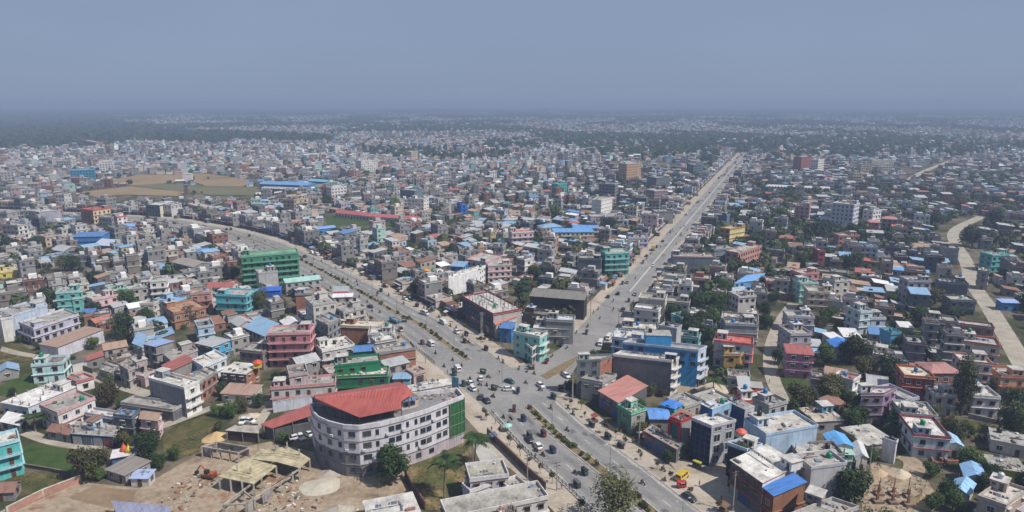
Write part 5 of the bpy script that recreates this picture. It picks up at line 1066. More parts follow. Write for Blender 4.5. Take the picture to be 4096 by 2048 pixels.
# ------------------------------------------------------------------ compound walls
def wall_run(t, pts, h, m, cope=None, label='', wd=.28, piers=True, cat='wall', name='boundary_wall'):
    P = [Vector(W(t, x, y)) for x, y in pts]; c = P[0]; root = empty(name, (c.x, c.y, 0)); q = [tuple(p) for p in P]
    for a, b in zip(P, P[1:]):
        d = b - a; L = d.length; k = max(1, int(L / 5)); rz = math.atan2(d.y, d.x)
        for s in range(k):
            p = a.lerp(b, (s + .5) / k) - c; mb = MB(); mb.box((0, 0, h / 2 - .1), (L / k - (.28 if piers else -.01), wd, h + .2)); put('wall_panel', mb.mesh('wall_panel', m), root, (p.x, p.y, 0), rz)
            if piers:
                p = a.lerp(b, s / k) - c; mb = MB(); mb.box((0, 0, h / 2), (.4, .4, h + .25)); put('pier', mb.mesh('pier', cope or m), root, (p.x, p.y, 0), rz)
        mid = (a + b) / 2 - c; mb = MB(); mb.box((0, 0, h + .07), (L, wd + .14, .12)); put('coping', mb.mesh('coping', cope or m), root, (mid.x, mid.y, 0), rz)
    tag(root, cat, label, None, None, None, (c.x, c.y)); return root
wall_run('a', [(100, 1320), (560, 1090), (1060, 900)], 1.9, brick((.34, .19, .15)), concrete((.5, .47, .43)), 'long brick compound wall with pale coping at the lower left')
strip('lane', PW('a', 20, 1310, 300, 1170, 600, 1020, 920, 880), -1.2, 1.2, .06, M_LANE)
wall_run('a', [(330, 715), (640, 765), (880, 815)], 1.0, plaster((.15, .13, .11)), None, 'low dark wall along the near side of the lawn')
wall_run('c', [(1130, 300), (1380, 540), (1640, 800), (1880, 1010)], 2.2, plaster((.15, .10, .085)), plaster((.20, .13, .11)), 'brown fence wall beside the pale concrete yard')
wall_run('c', [(70, 840), (180, 1040), (330, 1270)], 2.2, brick((.12, .06, .05)), None, 'dark brick wall between the garden and the building site')
wall_run('g', [(945, 1195), (1200, 1150), (1450, 1105)], 3.6, plaster((.52, .55, .62)), plaster(LGREY), 'tall flaking bluish white wall behind the sloping red shed', piers=False)
wall_run('f', [(790, 560), (1000, 620), (1200, 690)], 1.8, plaster((.14, .13, .125)), None, 'dark yard wall below the brown-roofed warehouse')
wall_run('M0', [(1700, 470), (1900, 440), (2105, 415)], 3.2, plaster(WHITE), None, 'long white compound wall left of the bright green block', piers=False)
wall_run('M3', [(400, 1100), (560, 1110)], 1.6, plaster(OFFW), None, 'short pale yard wall right of the lavender-grey house')
wall_run('B3', [(980, 70), (1280, 90)], 1.8, plaster(LGREY), None, 'pale grey yard wall among the trees at the right')
wall_run('B3', [(1380, 640), (1560, 680), (1763, 720)], 1.4, plaster(GREY), None, 'grey plot wall across the scrub at the right edge')
wall_run('B3', [(60, 345), (190, 360), (320, 350)], 1.3, brick(), None, 'low brick wall in front of the pink house with red sheet roof')

# ------------------------------------------------------------------ small built things
def shrine():
    c = W('a', 1640, 640); root = empty('shrine', (*c, 0)); mark([(c[0] - 4, c[1] - 3), (c[0] + 4, c[1] - 3), (c[0] + 4, c[1] + 5), (c[0] - 4, c[1] + 5)], 4)
    mb = MB(); mb.box((0, 0, 1.4), (6.2, 4.2, 2.8), 0, .4); kids('wall', mb.mesh('wall', plaster((.10, .16, .34))), root)
    mb = MB(); mb.box((0, 0, 2.9), (7, 5, .2), 0, .4); kids('roof', mb.mesh('roof', plaster((.62, .6, .62))), root)
    for nm, x, y, c_, k in (('dome', -.7, .4, (.55, .10, .03), .72), ('dome', .9, -.2, (.60, .44, .05), .68)):
        mb = MB(); mb.lathe((x, y, 3.0), [(1.25 * k, 0), (1.3 * k, .6 * k), (1.1 * k, 1.3 * k), (.75 * k, 1.9 * k), (.35 * k, 2.5 * k), (.1, 3.1 * k), (.03, 3.6 * k)], 12); kids(nm, mb.mesh(nm, flat('dome_paint', c_, .5)), root)
    tag(root, 'shrine', 'small shrine with one orange and one yellow dome among dark trees', None, 'the orange and yellow shrine', None, c)
shrine()
def roof_kiosk(t, x, y, z, top, body, lab, s=1.0, cat='water tank', name='tank_house'):
    c = W(t, x, y, z); root = empty(name, (*c, z)); mb = MB(); mb.box((0, 0, .75 * s), (2.6 * s, 2.4 * s, 1.5 * s), 0, .3); kids('wall', mb.mesh('wall', plaster(body)), root)
    mb = MB(); mb.lathe((0, 0, 1.5 * s), [(1.75 * s, 0), (1.6 * s, .35 * s), (1.0 * s, .8 * s), (.2, 1.15 * s)], 10); kids('roof', mb.mesh('roof', flat('kiosk_roof', top, .5)), root); tag(root, cat, lab, None, None, None, c)
roof_kiosk('g', 745, 605, 6.6, (.56, .08, .04), (.68, .54, .05), 'red-topped yellow tank house on the dark brick house roof')
roof_kiosk('d', 1815, 320, 9.2, (.56, .13, .10), CREAM, 'little red-topped cream hut behind the hedge terrace', .9)
roof_kiosk('l', 1950, 300, 7.0, (.62, .27, .04), (.55, .53, .5), 'round orange tank on a pale roof along the curving road', 1.0)
def excavator(t, x, y, rz):
    c = W(t, x, y); root = empty('excavator', (*c, .02), rz); root.scale = (.8, .8, .8); org = flat('digger_paint', (.34, .09, .04), .5); blk = flat('digger_black', (.03, .03, .03), .6)
    for s in (-1, 1):
        mb = MB(); mb.box((0, s * 1.0, .45), (3.4, .55, .85)); mb.lathe((0, 0, 0), [(.01, 0), (.01, .01)], 3); kids('track', mb.mesh('track', blk), root)
    mb = MB(); mb.box((-.3, 0, 1.4), (3.0, 2.4, 1.0)); mb.box((-1.4, 0, 1.7), (.8, 2.3, 1.2)); kids('body', mb.mesh('body', org), root)
    mb = MB(); mb.box((.5, .6, 2.4), (1.4, 1.1, 1.5)); kids('cab', mb.mesh('cab', blk), root)
    mb = MB(); mb.tube((.9, -.4, 1.8), (3.4, -.4, 3.9), .3, .24, 6); mb.tube((3.4, -.4, 3.9), (5.2, -.4, 1.6), .22, .18, 6); kids('boom', mb.mesh('boom', org), root)
    mb = MB(); mb.box((5.2, -.4, 1.1), (.9, 1.0, .9), 0); kids('bucket', mb.mesh('bucket', blk), root)
    tag(root, 'excavator', 'orange excavator parked on the sandy building site', None, None, None, c)
excavator('b', 130, 850, 2.9)
def heap(t, x, y, r, h, c, label, name='sand_heap', cat='sand heap', sx=1.3):
    p = W(t, x, y); mb = MB(); k, m = 9, 26; V = []
    for i in range(k + 1):
        for j in range(m):
            a = 2 * math.pi * j / m; q = i / k; rr = r * q * (1 + .22 * mnoise.noise((math.cos(a) * 1.5 + x, math.sin(a) * 1.5, y * .01))); z = h * (1 - q) ** 1.2 * (1 + .3 * mnoise.noise((rr * math.cos(a) * .8, rr * math.sin(a) * .8, x * .1))) - .05 * (i == k)
            mb.v.append((rr * math.cos(a) * sx, rr * math.sin(a), z))
    for i in range(k):
        for j in range(m): mb.f.append((i * m + j, (i + 1) * m + j, (i + 1) * m + (j + 1) % m, i * m + (j + 1) % m)); mb.m.append(0)
    o = put(name, mb.mesh(name, ground_mat('heap_grit', [(.3, tuple(v * .8 for v in c)), (.7, c)], .6, 2.5), True), None, (*p, 0), .4); mark([(p[0] - r, p[1] - r), (p[0] + r, p[1] - r), (p[0] + r, p[1] + r), (p[0] - r, p[1] + r)], 4)
    tag(o, cat, label)
heap('b', 220, 330, 3.4, 2.0, (.50, .36, .19), 'ochre sand heap left of the low dark brick shed')
heap('b', 640, 60, 2.6, 1.2, (.46, .40, .32), 'pale sand heap at the end of the narrow path')
heap('b', 1560, 960, 4.4, .9, (.46, .43, .36), 'spread of pale gravel on the site in front of the curved white block')
heap('b', 1680, 790, 2.8, 1.1, (.36, .32, .28), 'grey rubble heap at the foot of the curved white block', 'rubble_heap', 'rubble heap')
heap('b', 1780, 1270, 3.0, 1.6, (.36, .33, .28), 'grey gravel heap at the bottom edge')
heap('e', 1010, 790, 2.2, 1.3, (.42, .33, .22), 'brown sand heap left of the pale one on the right plot')
heap('e', 1280, 800, 2.6, 1.5, (.50, .43, .32), 'pale sand heap in front of the weathered grey roof')
heap('e', 1560, 1170, 3.2, 2.4, (.46, .34, .19), 'tall straw-coloured heap beside the brick pillar footings', sx=1.0)
heap('e', 1335, 290, 1.8, 1.4, (.46, .43, .37), 'pale gravel heap between two grey-roofed houses')
heap('i', 1930, 880, 5.0, 1.4, (.48, .42, .32), 'broad sand heap behind the red-rimmed white house')

# ------------------------------------------------------------------ vegetation
def crown_mesh(kind, R_, H_, nq, s, seed, mat, lobes=7, flatten=1.0):
    rg = random.Random(seed); mb = MB(); L = []
    for i in range(lobes):
        a = rg.uniform(0, 6.28); r = R_ * rg.uniform(.15, .62); L.append((Vector((r * math.cos(a), r * math.sin(a), H_ * rg.uniform(.28, .80))), R_ * rg.uniform(.36, .60)))
    L.append((Vector((0, 0, H_ * .55)), R_ * .62))
    for i in range(nq):
        c, r = rg.choice(L); d = Vector((rg.gauss(0, 1), rg.gauss(0, 1), rg.gauss(.15, .9))).normalized(); p = c + Vector((d.x, d.y, d.z * H_ / (2 * R_) * 1.25 * flatten)) * r * (rg.random() ** .28) * rg.uniform(.82, 1.12)
        n_ = (d + Vector((rg.uniform(-.8, .8), rg.uniform(-.8, .8), rg.uniform(-.3, .9)))).normalized(); u = n_.orthogonal().normalized(); v = n_.cross(u); a = rg.uniform(0, 6.28); u, v = u * math.cos(a) + v * math.sin(a), v * math.cos(a) - u * math.sin(a)
        q = s * rg.uniform(.6, 1.35); mb.quad([p - u * q, p - v * q * .55 + n_ * q * .12, p + u * q, p + v * q * .55 + n_ * q * .12])
    return mb.mesh('crown', mat)
def trunk_mesh(H_, r, seed, mat, limbs=5, spread=.5):
    rg = random.Random(seed); mb = MB(); top = Vector((rg.uniform(-.3, .3), rg.uniform(-.3, .3), H_ * .5)); mb.tube((0, 0, -.2), top * .5, r * 1.25, r, 7); mb.tube(top * .5, top, r, r * .75, 7)
    for i in range(limbs):
        a = 6.28 * i / limbs + rg.uniform(-.4, .4); l = H_ * rg.uniform(.28, .42); e = top + Vector((math.cos(a) * l * spread * 1.3, math.sin(a) * l * spread * 1.3, l)); mb.tube(top * .92, e, r * .5, r * .18, 5)
        b = Vector((math.cos(a + .8), math.sin(a + .8), .8)); mb.tube(top.lerp(e, .55), top.lerp(e, .55) + b * l * .45, r * .25, r * .08, 4)
    return mb.mesh('trunk', mat)
BARK = flat('bark', (.12, .09, .065), .9); LF = {}
LF['dark'] = leaf_mat('dark_leaves', (.016, .034, .010), (.034, .060, .016)); LF['green'] = leaf_mat('green_leaves', (.030, .060, .012), (.065, .105, .024))
LF['mango'] = leaf_mat('mango_leaves', (.022, .036, .010), (.055, .062, .018), (.20, .135, .05)); LF['olive'] = leaf_mat('olive_leaves', (.045, .060, .020), (.095, .105, .04))
LF['rusty'] = leaf_mat('rusty_leaves', (.03, .035, .012), (.07, .05, .022), (.17, .07, .04)); LF['pale'] = leaf_mat('light_leaves', (.06, .10, .02), (.12, .16, .035))
TREE = {}
for k, (R_, H_, nq, s, lo, fl) in dict(dark=(4, 6.2, 2600, .31, 11, 1), green=(4, 6.0, 2400, .31, 10, 1), mango=(4, 5.6, 2800, .30, 12, 1), olive=(3.6, 7.5, 2200, .28, 10, 1.1), rusty=(4, 5.6, 2300, .31, 10, 1), pale=(3.4, 5.2, 2000, .30, 9, 1)).items():
    TREE[k] = []
    for v in range(3): TREE[k].append((crown_mesh(k, R_, H_, nq, s, 11 + v * 7 + len(k), LF[k], lo, fl), trunk_mesh(7, .26, v + 3, BARK), R_))
KW = {'dark': 'dark green', 'green': 'leafy green', 'mango': 'brown-flowered mango', 'olive': 'slim olive green', 'rusty': 'rusty-leaved', 'pale': 'light green'}
def tree(x, y, kind, R_, tall=1.0, label=None, ref=None, base=None, rng=random):
    cm, tm, r0 = rng.choice(TREE[kind]); s = R_ / r0; root = empty('tree', (x, y, 0), rng.uniform(0, 6.28)); a = put('trunk', tm, root, (0, 0, 0), 0, (s, s, s * tall)); b = put('crown', cm, root, (0, 0, .2 * s * tall), 0, (s, s, s * tall * 1.18))
    sz = 'large' if R_ > 4.6 else 'small' if R_ < 2.7 else 'round'
    tag(root, 'tree', label, base or f'{sz} {KW[kind]} tree', ref, 'trees in the town'); OCCm(x, y, R_ * .75); return root
def OCCm(x, y, r): mark([(x + r * math.cos(a), y + r * math.sin(a)) for a in np.linspace(0, 6.28, 9)[:-1]], 5)
rt_ = random.Random(21)
HT = [('B1', 928, 1100, 'dark', 5.3, 1.05, 'big dark round tree beside the front of the curved white block', 'the big tree by the curved block'), ('a', 1180, 850, 'mango', 5.2, 1.0, 'big dark tree at the near corner of the lawn', 'the big tree by the lawn'),
      ('a', 1600, 440, 'mango', 2.9), ('a', 1905, 620, 'dark', 4.0, 1.1), ('a', 2060, 720, 'dark', 2.4), ('a', 2250, 610, 'green', 2.0), ('a', 1290, 880, 'green', 1.8), ('a', 1880, 900, 'green', 1.5), ('a', 300, 240, 'dark', 2.0), ('f', 1390, 1120, 'rusty', 4.3, 1.0, 'reddish brown tree behind the white house with pink bands', 'the reddish brown tree'),
      ('f', 1560, 290, 'rusty', 1.3), ('g', 400, 1265, 'green', 2.8), ('g', 230, 1240, 'green', 2.2), ('g', 770, 1110, 'dark', 2.5), ('g', 250, 860, 'green', 2.0), ('b', 1070, 410, 'green', 2.0), ('f', 1600, 240, 'dark', 5.2, 1.1), ('f', 700, 215, 'dark', 2.6), ('f', 960, 110, 'dark', 2.6), ('f', 840, 160, 'green', 2.3),
      ('i', 1650, 270, 'dark', 5.2), ('i', 1850, 350, 'dark', 4.6), ('i', 1800, 170, 'dark', 5.0), ('i', 1570, 150, 'dark', 4.4), ('i', 1900, 460, 'green', 3.0), ('i', 1950, 560, 'olive', 2.4), ('i', 1760, 840, 'dark', 2.0), ('i', 1150, 980, 'olive', 1.6), ('i', 1290, 990, 'rusty', 1.6),
      ('j', 665, 1150, 'mango', 5.2, 1.0, 'large brown-flowered mango tree beside the end of the pale lane', 'the mango tree by the pale lane'), ('j', 1000, 1060, 'mango', 5.6, 1.0, 'largest dark mango tree left of the small white house', 'the largest mango tree'), ('j', 520, 1270, 'dark', 3.6), ('j', 1330, 570, 'dark', 5.6), ('j', 1470, 740, 'mango', 4.6), ('j', 1790, 810, 'dark', 5.0), ('j', 950, 580, 'green', 4.6), ('j', 1400, 1250, 'dark', 4.4), ('j', 2090, 430, 'dark', 5.0), ('j', 2490, 390, 'dark', 4.2),
      ('j', 1240, 1110, 'green', 3.0), ('j', 1900, 960, 'green', 3.2), ('j', 1560, 1230, 'green', 3.6), ('j', 380, 560, 'dark', 3.2), ('j', 2000, 1000, 'dark', 3.4), ('j', 940, 120, 'dark', 3.4), ('j', 200, 120, 'dark', 3.5), ('j', 1550, 130, 'dark', 3.2), ('j', 2350, 1000, 'dark', 3.6),
      ('B3', 1330, 625, 'olive', 4.4, 1.7, 'tall feathery tree standing before the white houses at the right', 'the tall feathery tree'), ('B3', 1700, 610, 'dark', 4.6), ('B3', 570, 730, 'dark', 3.4), ('B3', 640, 700, 'dark', 3.8), ('B3', 870, 720, 'green', 3.0), ('B3', 860, 770, 'green', 2.4), ('B3', 1390, 770, 'green', 2.0), ('B3', 720, 940, 'green', 2.0), ('e', 1690, 840, 'green', 2.4), ('e', 620, 1180, 'dark', 4.8), ('e', 1850, 1170, 'dark', 3.2), ('e', 1960, 1260, 'green', 2.8), ('e', 2330, 1010, 'dark', 2.4), ('e', 1700, 1260, 'green', 2.6), ('e', 2450, 900, 'dark', 2.6),
      ('M2', 1580, 970, 'dark', 5.4), ('M2', 1390, 1090, 'dark', 4.8), ('M2', 1640, 1150, 'dark', 5.4), ('M2', 1560, 1180, 'dark', 4.6), ('M2', 1730, 1100, 'green', 4.6), ('M2', 1830, 830, 'green', 4.4), ('M2', 1780, 940, 'green', 4.4), ('M2', 1860, 920, 'dark', 3.6), ('M2', 2130, 770, 'dark', 4), ('M2', 2160, 1000, 'dark', 4), ('M2', 1070, 990, 'dark', 3.4), ('M2', 1800, 680, 'dark', 3.6),
      ('M2', 850, 270, 'dark', 5.4), ('M2', 370, 170, 'pale', 6.4), ('M2', 230, 250, 'dark', 4.4), ('M2', 560, 420, 'green', 3), ('M2', 190, 660, 'green', 4), ('M2', 350, 730, 'dark', 3.2), ('M2', 260, 740, 'rusty', 3.2), ('M2', 120, 880, 'green', 3), ('M2', 60, 820, 'pale', 2.4),
      ('M1', 1665, 520, 'dark', 5.4), ('M1', 1420, 450, 'dark', 3.6), ('M1', 60, 960, 'olive', 4.4), ('M1', 210, 970, 'rusty', 4.2), ('M1', 1290, 690, 'dark', 3), ('M1', 1420, 790, 'dark', 3.2), ('M1', 1390, 760, 'green', 2.8), ('M1', 2090, 840, 'green', 2.4), ('M1', 1370, 800, 'dark', 3), ('M1', 930, 570, 'dark', 2.2), ('M1', 600, 60, 'dark', 6), ('M1', 400, 110, 'dark', 6), ('M1', 1190, 80, 'pale', 6),
      ('M0', 100, 470, 'dark', 6.2), ('M0', 330, 420, 'dark', 5.2), ('M0', 1150, 400, 'green', 3), ('M0', 890, 570, 'dark', 4), ('M0', 620, 610, 'dark', 5), ('M0', 830, 740, 'dark', 5), ('M0', 260, 790, 'dark', 4), ('M0', 340, 740, 'dark', 4), ('M0', 420, 900, 'dark', 5), ('M0', 690, 930, 'dark', 4), ('M0', 1100, 920, 'green', 4.6), ('M0', 1010, 900, 'dark', 3.4), ('M0', 1240, 1060, 'dark', 4), ('M0', 540, 1130, 'green', 3), ('M0', 830, 980, 'dark', 3.4), ('M0', 1640, 1070, 'rusty', 4.6), ('M0', 1740, 410, 'dark', 3.4), ('M0', 2000, 690, 'dark', 4.6), ('M0', 300, 600, 'green', 4), ('M0', 100, 860, 'rusty', 3.2), ('M0', 560, 610, 'olive', 4), ('M0', 740, 500, 'green', 4), ('M0', 2140, 900, 'green', 3),
      ('M3', 460, 340, 'dark', 7.4), ('M3', 1750, 400, 'dark', 8), ('M3', 1430, 890, 'mango', 5), ('M3', 760, 600, 'dark', 6), ('M3', 650, 600, 'dark', 5.2), ('M3', 350, 520, 'green', 4.4), ('M3', 290, 580, 'dark', 4.4), ('M3', 1150, 430, 'dark', 4.4), ('M3', 500, 1050, 'green', 4.2), ('M3', 1150, 850, 'mango', 4), ('M3', 1070, 920, 'green', 3.8), ('M3', 800, 870, 'green', 3.2), ('M3', 120, 190, 'pale', 6.4), ('M3', 700, 170, 'dark', 7), ('M3', 830, 180, 'dark', 7), ('M3', 1430, 230, 'dark', 6), ('M3', 1930, 230, 'dark', 7), ('M3', 1290, 170, 'green', 6), ('M3', 2000, 540, 'dark', 4), ('M3', 1650, 90, 'rusty', 6), ('M3', 720, 300, 'dark', 5), ('M3', 60, 760, 'dark', 5), ('M3', 40, 900, 'green', 4), ('M3', 1300, 1090, 'dark', 4.6), ('M3', 1560, 1080, 'dark', 4), ('M3', 870, 1120, 'olive', 3.2), ('M3', 1240, 400, 'green', 4),
      ('k', 1430, 390, 'dark', 4), ('k', 1400, 530, 'rusty', 3), ('l', 1850, 500, 'dark', 3), ('l', 1700, 420, 'dark', 2.6), ('l', 1780, 520, 'dark', 2.4)]
for q in HT:
    t, x, y, k, r = q[:5]; p = W(t, x, y); tree(p[0], p[1], k, r, q[5] if len(q) > 5 else 1.0, q[6] if len(q) > 6 else None, q[7] if len(q) > 7 else None, rng=rt_)
# the wispy tree that stands up into the bottom of the view beside the median
fp = W('D', 1540, 1325); cw = crown_mesh('wispy', 4.4, 10.5, 3000, .24, 5, leaf_mat('wispy_leaves', (.040, .055, .018), (.085, .095, .035), (.13, .09, .05)), 14, 1.0)
r_ = empty('tree', (*fp, 0)); r_.scale = (1.5, 1.5, 1.12); put('trunk', trunk_mesh(13, .22, 9, BARK, 9, .45), r_); put('crown', cw, r_, (0, 0, 1.2)); tag(r_, 'tree', 'tall wispy grey-olive tree rising from the bottom edge beside the median', None, 'the wispy tree at the bottom', 'trees in the town')
def palm(t, x, y, h, fr, label, seed, lean=.05):
    rg = random.Random(seed); p = W(t, x, y); root = empty('palm_tree', (*p, 0), rg.uniform(0, 6)); root.scale = (1.25, 1.25, 1.08); mb = MB(); pr = Vector((0, 0, -.1))
    for i in range(6):
        q = Vector((lean * h * ((i + 1) / 6) ** 2, 0, h * (i + 1) / 6)); mb.tube(pr, q, .20 - .015 * i, .19 - .016 * i, 7, cap=False); pr = q
    kids('trunk', mb.mesh('trunk', flat('palm_bark', (.22, .19, .15), .9)), root); lm = leaf_mat('palm_leaves', (.018, .042, .012), (.045, .075, .02))
    for i in range(fr):
        a = 6.28 * i / fr + rg.uniform(-.2, .2); up = rg.uniform(.2, 1.0); L = rg.uniform(2.9, 3.7); mb = MB(); pt = []
        for k in range(8):
            u = k / 7; pt.append(Vector((L * u * math.cos(up * .8), 0, L * (math.sin(up) * u - (.55 + .5 * (1 - up)) * u * u))))
        for k in range(7):
            a0, a1 = pt[k], pt[k + 1]; wd = .85 * math.sin(math.pi * min(1, (k + 1.2) / 8)) + .06
            for sgn in (-1, 1):
                for m_ in range(3):
                    b = a0.lerp(a1, m_ / 3); tip = b + Vector((.30, sgn * wd, -.38 * wd)); mb.quad([b, b + Vector((.15, 0, 0)), tip + Vector((.13, 0, -.02)), tip])
        mb.tube(pt[0], pt[4], .04, .025, 4, cap=False); o = kids('frond', mb.mesh('frond', lm), root); o.location = pr; o.rotation_euler = (0, 0, a)
    tag(root, 'palm tree', label, None, None, 'palm trees', p); OCCm(p[0], p[1], 1.6)
palm('c', 572, 1120, 9.5, 30, 'tall palm in the weedy garden right of the big tree', 1); palm('c', 965, 690, 7.5, 30, 'palm beside the pale concrete yard', 2)
palm('a', 460, 250, 4.6, 14, 'short palm left of the white house with pink bands', 3); palm('M0', 545, 300, 8, 18, 'palm near the blue warehouse', 4); palm('i', 1940, 960, 5, 14, 'small palm behind the light blue penthouse rooms', 5); palm('M0', 60, 790, 6, 14, 'palm below the yellow house', 6); palm('B3', 880, 745, 3.5, 14, 'low palm beside the weathered grey roof', 7)
SHR = [crown_mesh('shrub', .9, 1.1, 170, .16, 40 + v, LF[k], 4) for v, k in enumerate(('green', 'rusty', 'olive', 'dark', 'pale', 'green'))]
SCOL = ('green', 'reddish', 'olive', 'dark', 'light green', 'green')
def shrub(x, y, s, base, group, i=None):
    i = rt_.randrange(6) if i is None else i
    o = put('shrub', SHR[i], None, (x, y, .12), rt_.uniform(0, 6), (s, s, s * rt_.uniform(.8, 1.2))); tag(o, 'shrub', None, f'{SCOL[i]} {base}', None, group); return o
for pts, n_ in ((nearA, 1.0), ([p for p in farA if p[1] < 440], 1.8)):
    q = resample(pts, n_); k = 0
    for p in q[1:-1]:
        if rt_.random() < .72: shrub(p[0] + rt_.uniform(-.7, .7), p[1] + rt_.uniform(-.7, .7), rt_.uniform(.7, 1.6), 'shrub planted in the road median', 'shrubs in the road median')
# young street trees in both pavements
SAP = [(crown_mesh('sapling', 1.0, 1.6, 170, .2, 60 + v, LF[k], 4), trunk_mesh(2.6, .06, v, BARK, 4)) for v, k in enumerate(('dark', 'olive', 'rusty'))]
def sapling(x, y, s):
    i = rt_.randrange(3); cm, tm = SAP[i]; root = empty('sapling', (x, y, .04), rt_.uniform(0, 6)); put('trunk', tm, root, (0, 0, 0), 0, (s, s, s)); put('crown', cm, root, (0, 0, 1.3 * s), 0, (s, s, s)); tag(root, 'young tree', None, f"{('dark', 'olive', 'rusty')[i]} young street tree in the pavement", None, 'young trees in the pavements')
for pts, off, st in ((nearA, 15.0, 8), (nearA, -13.2, 5.5), (farA, 15.5, 11), (farA, -13.5, 13)):
    for p in resample(offset(pts, off), st)[1:-1]:
        if p[1] < 420 and rt_.random() < .85: sapling(p[0] + rt_.uniform(-1, 1), p[1] + rt_.uniform(-1, 1), rt_.uniform(.7, 1.3))
def scatter_tufts(polys, n, s0, s1, mat, name, label, z=.03, q=5, seed=1):
    rg = random.Random(seed); V = []
    for poly in polys:
        xs = [p[0] for p in poly]; ys = [p[1] for p in poly]; A = (max(xs) - min(xs)) * (max(ys) - min(ys))
        for _ in range(int(n * A / 1000)):
            x, y = rg.uniform(min(xs), max(xs)), rg.uniform(min(ys), max(ys)); ins = False; j = len(poly) - 1
            for i in range(len(poly)):
                (xi, yi), (xj, yj) = poly[i], poly[j]
                if (yi > y) != (yj > y) and x < (xj - xi) * (y - yi) / (yj - yi) + xi: ins = not ins
                j = i
            if not ins or mnoise.noise((x * .12, y * .12, 2.2)) < -.12 or occ_at(x, y) in (2, 4): continue
            s = rg.uniform(s0, s1)
            for _ in range(q):
                d = Vector((rg.uniform(-1, 1), rg.uniform(-1, 1), rg.uniform(.3, 1.3))) * s; b = Vector((x + d.x * .3, y + d.y * .3, z)); e = Vector((-d.y, d.x, 0)).normalized() * s * .22; V += [b - e, b + e, b + d + e * .6, b + d - e * .6]
    V = np.array([tuple(v) for v in V]); k = len(V) // 4
    o = put(name, np_mesh(name, V, np.arange(k * 4).reshape(-1, 4), [mat])); o['kind'] = 'stuff'; o['label'] = label
SCRUBP = [PW('a', 200, 760, 900, 820, 880, 900, 500, 1060, 330, 1060, 60, 880), PW('B0', 1120, 780, 1240, 690, 1490, 590, 1560, 650, 1440, 760, 1370, 880, 1220, 930, 1130, 900), PW('B0', 0, 140, 100, 120, 240, 180, 260, 230, 130, 300, -20, 330), PW('c', 20, 480, 460, 420, 860, 330, 900, 640, 900, 900, 760, 1050, 480, 1260, 260, 1260, 110, 800), PW('B3', 1330, 840, 1560, 850, 1620, 960, 1500, 990, 1400, 920), PW('B3', 1180, 640, 1763, 700, 1763, 740, 1540, 720, 1380, 780, 1280, 740), PW('e', 900, 640, 1400, 760, 1650, 900, 1760, 1080, 1500, 1300, 800, 1300, 780, 1050), PW('i', 1090, 900, 1500, 950, 1560, 1050, 1250, 1080), PW('i', 1500, 300, 2100, 200, 2200, 760, 1800, 800), PW('e', 600, 560, 1000, 560, 1060, 760, 820, 780), PW('j', 330, 740, 1200, 620, 2100, 500, 2300, 1100, 1300, 1288, 500, 1200)]
scatter_tufts(SCRUBP, 900, .12, .42, leaf_mat('scrub_leaves', (.04, .055, .018), (.10, .10, .035), (.17, .12, .06)), 'scrub', 'low weeds and scrub on the empty plots')
def debris():
    rg = random.Random(12); mb = MB(); P = PW('b', -100, 900, 700, 1000, 1300, 850, 2000, 800, 2576, 1000, 2300, 1288, 300, 1288, -600, 1250) ; xs = [p[0] for p in P]; ys = [p[1] for p in P]
    for _ in range(900):
        x, y = rg.uniform(min(xs), max(xs)), rg.uniform(min(ys), max(ys))
        if occ_at(x, y) != 3 or mnoise.noise((x * .1, y * .1, 5.5)) < -.05: continue
        s = rg.uniform(.12, .55); mb.box((x, y, s * .2), (s * rg.uniform(1, 3.2), s, s * .5), rg.choices((0, 1, 2, 3), (4, 2, 2, 1))[0], rg.uniform(0, 3))
    o = put('site_debris', mb.mesh('site_debris', [flat('grit', (.33, .29, .23), .9), flat('broken_brick', (.28, .12, .07), .9), flat('dark_scrap', (.07, .06, .05), .8), flat('white_scrap', (.6, .58, .55), .7)])); o['kind'] = 'stuff'; o['label'] = 'rubble, planks and bricks strewn over the building site'
debris()
# ------------------------------------------------------------------ the rest of the town: candidate plots
rg = random.Random(99)
PAL = [('grey', GREY, 26), ('pale grey', LGREY, 18), ('white', WHITE, 9), ('off-white', OFFW, 12), ('dusty brown', (.23, .19, .17), 9), ('cream', CREAM, 5), ('pale pink', PALEP, 7), ('brick', BRK, 8), ('mint', MINT, 3), ('light blue', LBLUE, 4), ('salmon', SALMON, 3), ('lavender', LAV, 3), ('slate', SLATE, 7), ('brown', BROWN, 5), ('turquoise', (.12, .44, .44), 2), ('peach', (.58, .40, .28), 2), ('yellow', (.6, .5, .2), 1)]
PAL = [(a, b if b == BRK else tuple(v * .72 + .28 * (.3 * b[0] + .5 * b[1] + .2 * b[2]) for v in b), c) for a, b, c in PAL]; PALW = [p[2] for p in PAL]
low = lambda x, y: mnoise.noise((x * .012, y * .010, 9.4)) > .02
RTS = [('grey', RT_GREY, 7), ('rusty', RT_RUST, 4), ('brown', RT_BRN, 4), ('blue', (.11, .22, .42), 2), ('light blue', RT_LB, 3), ('red', (.33, .12, .105), 2), ('white', RT_WHITE, 2)]
def inview(x, y, m=250): 
    if y < 60: return False
    px, py, d = proj(x, y); return -m < px < 4096 + m and py < 2048 + 330
def near_dir(x, y):
    best = None
    for pts in (ROAD_A, ROAD_B):
        for a, b in zip(pts, pts[1:]):
            d = (a[0] - x) ** 2 + (a[1] - y) ** 2
            if best is None or d < best[0]: best = (d, math.atan2(b[1] - a[1], b[0] - a[0]))
    return best[1]
CAND = []
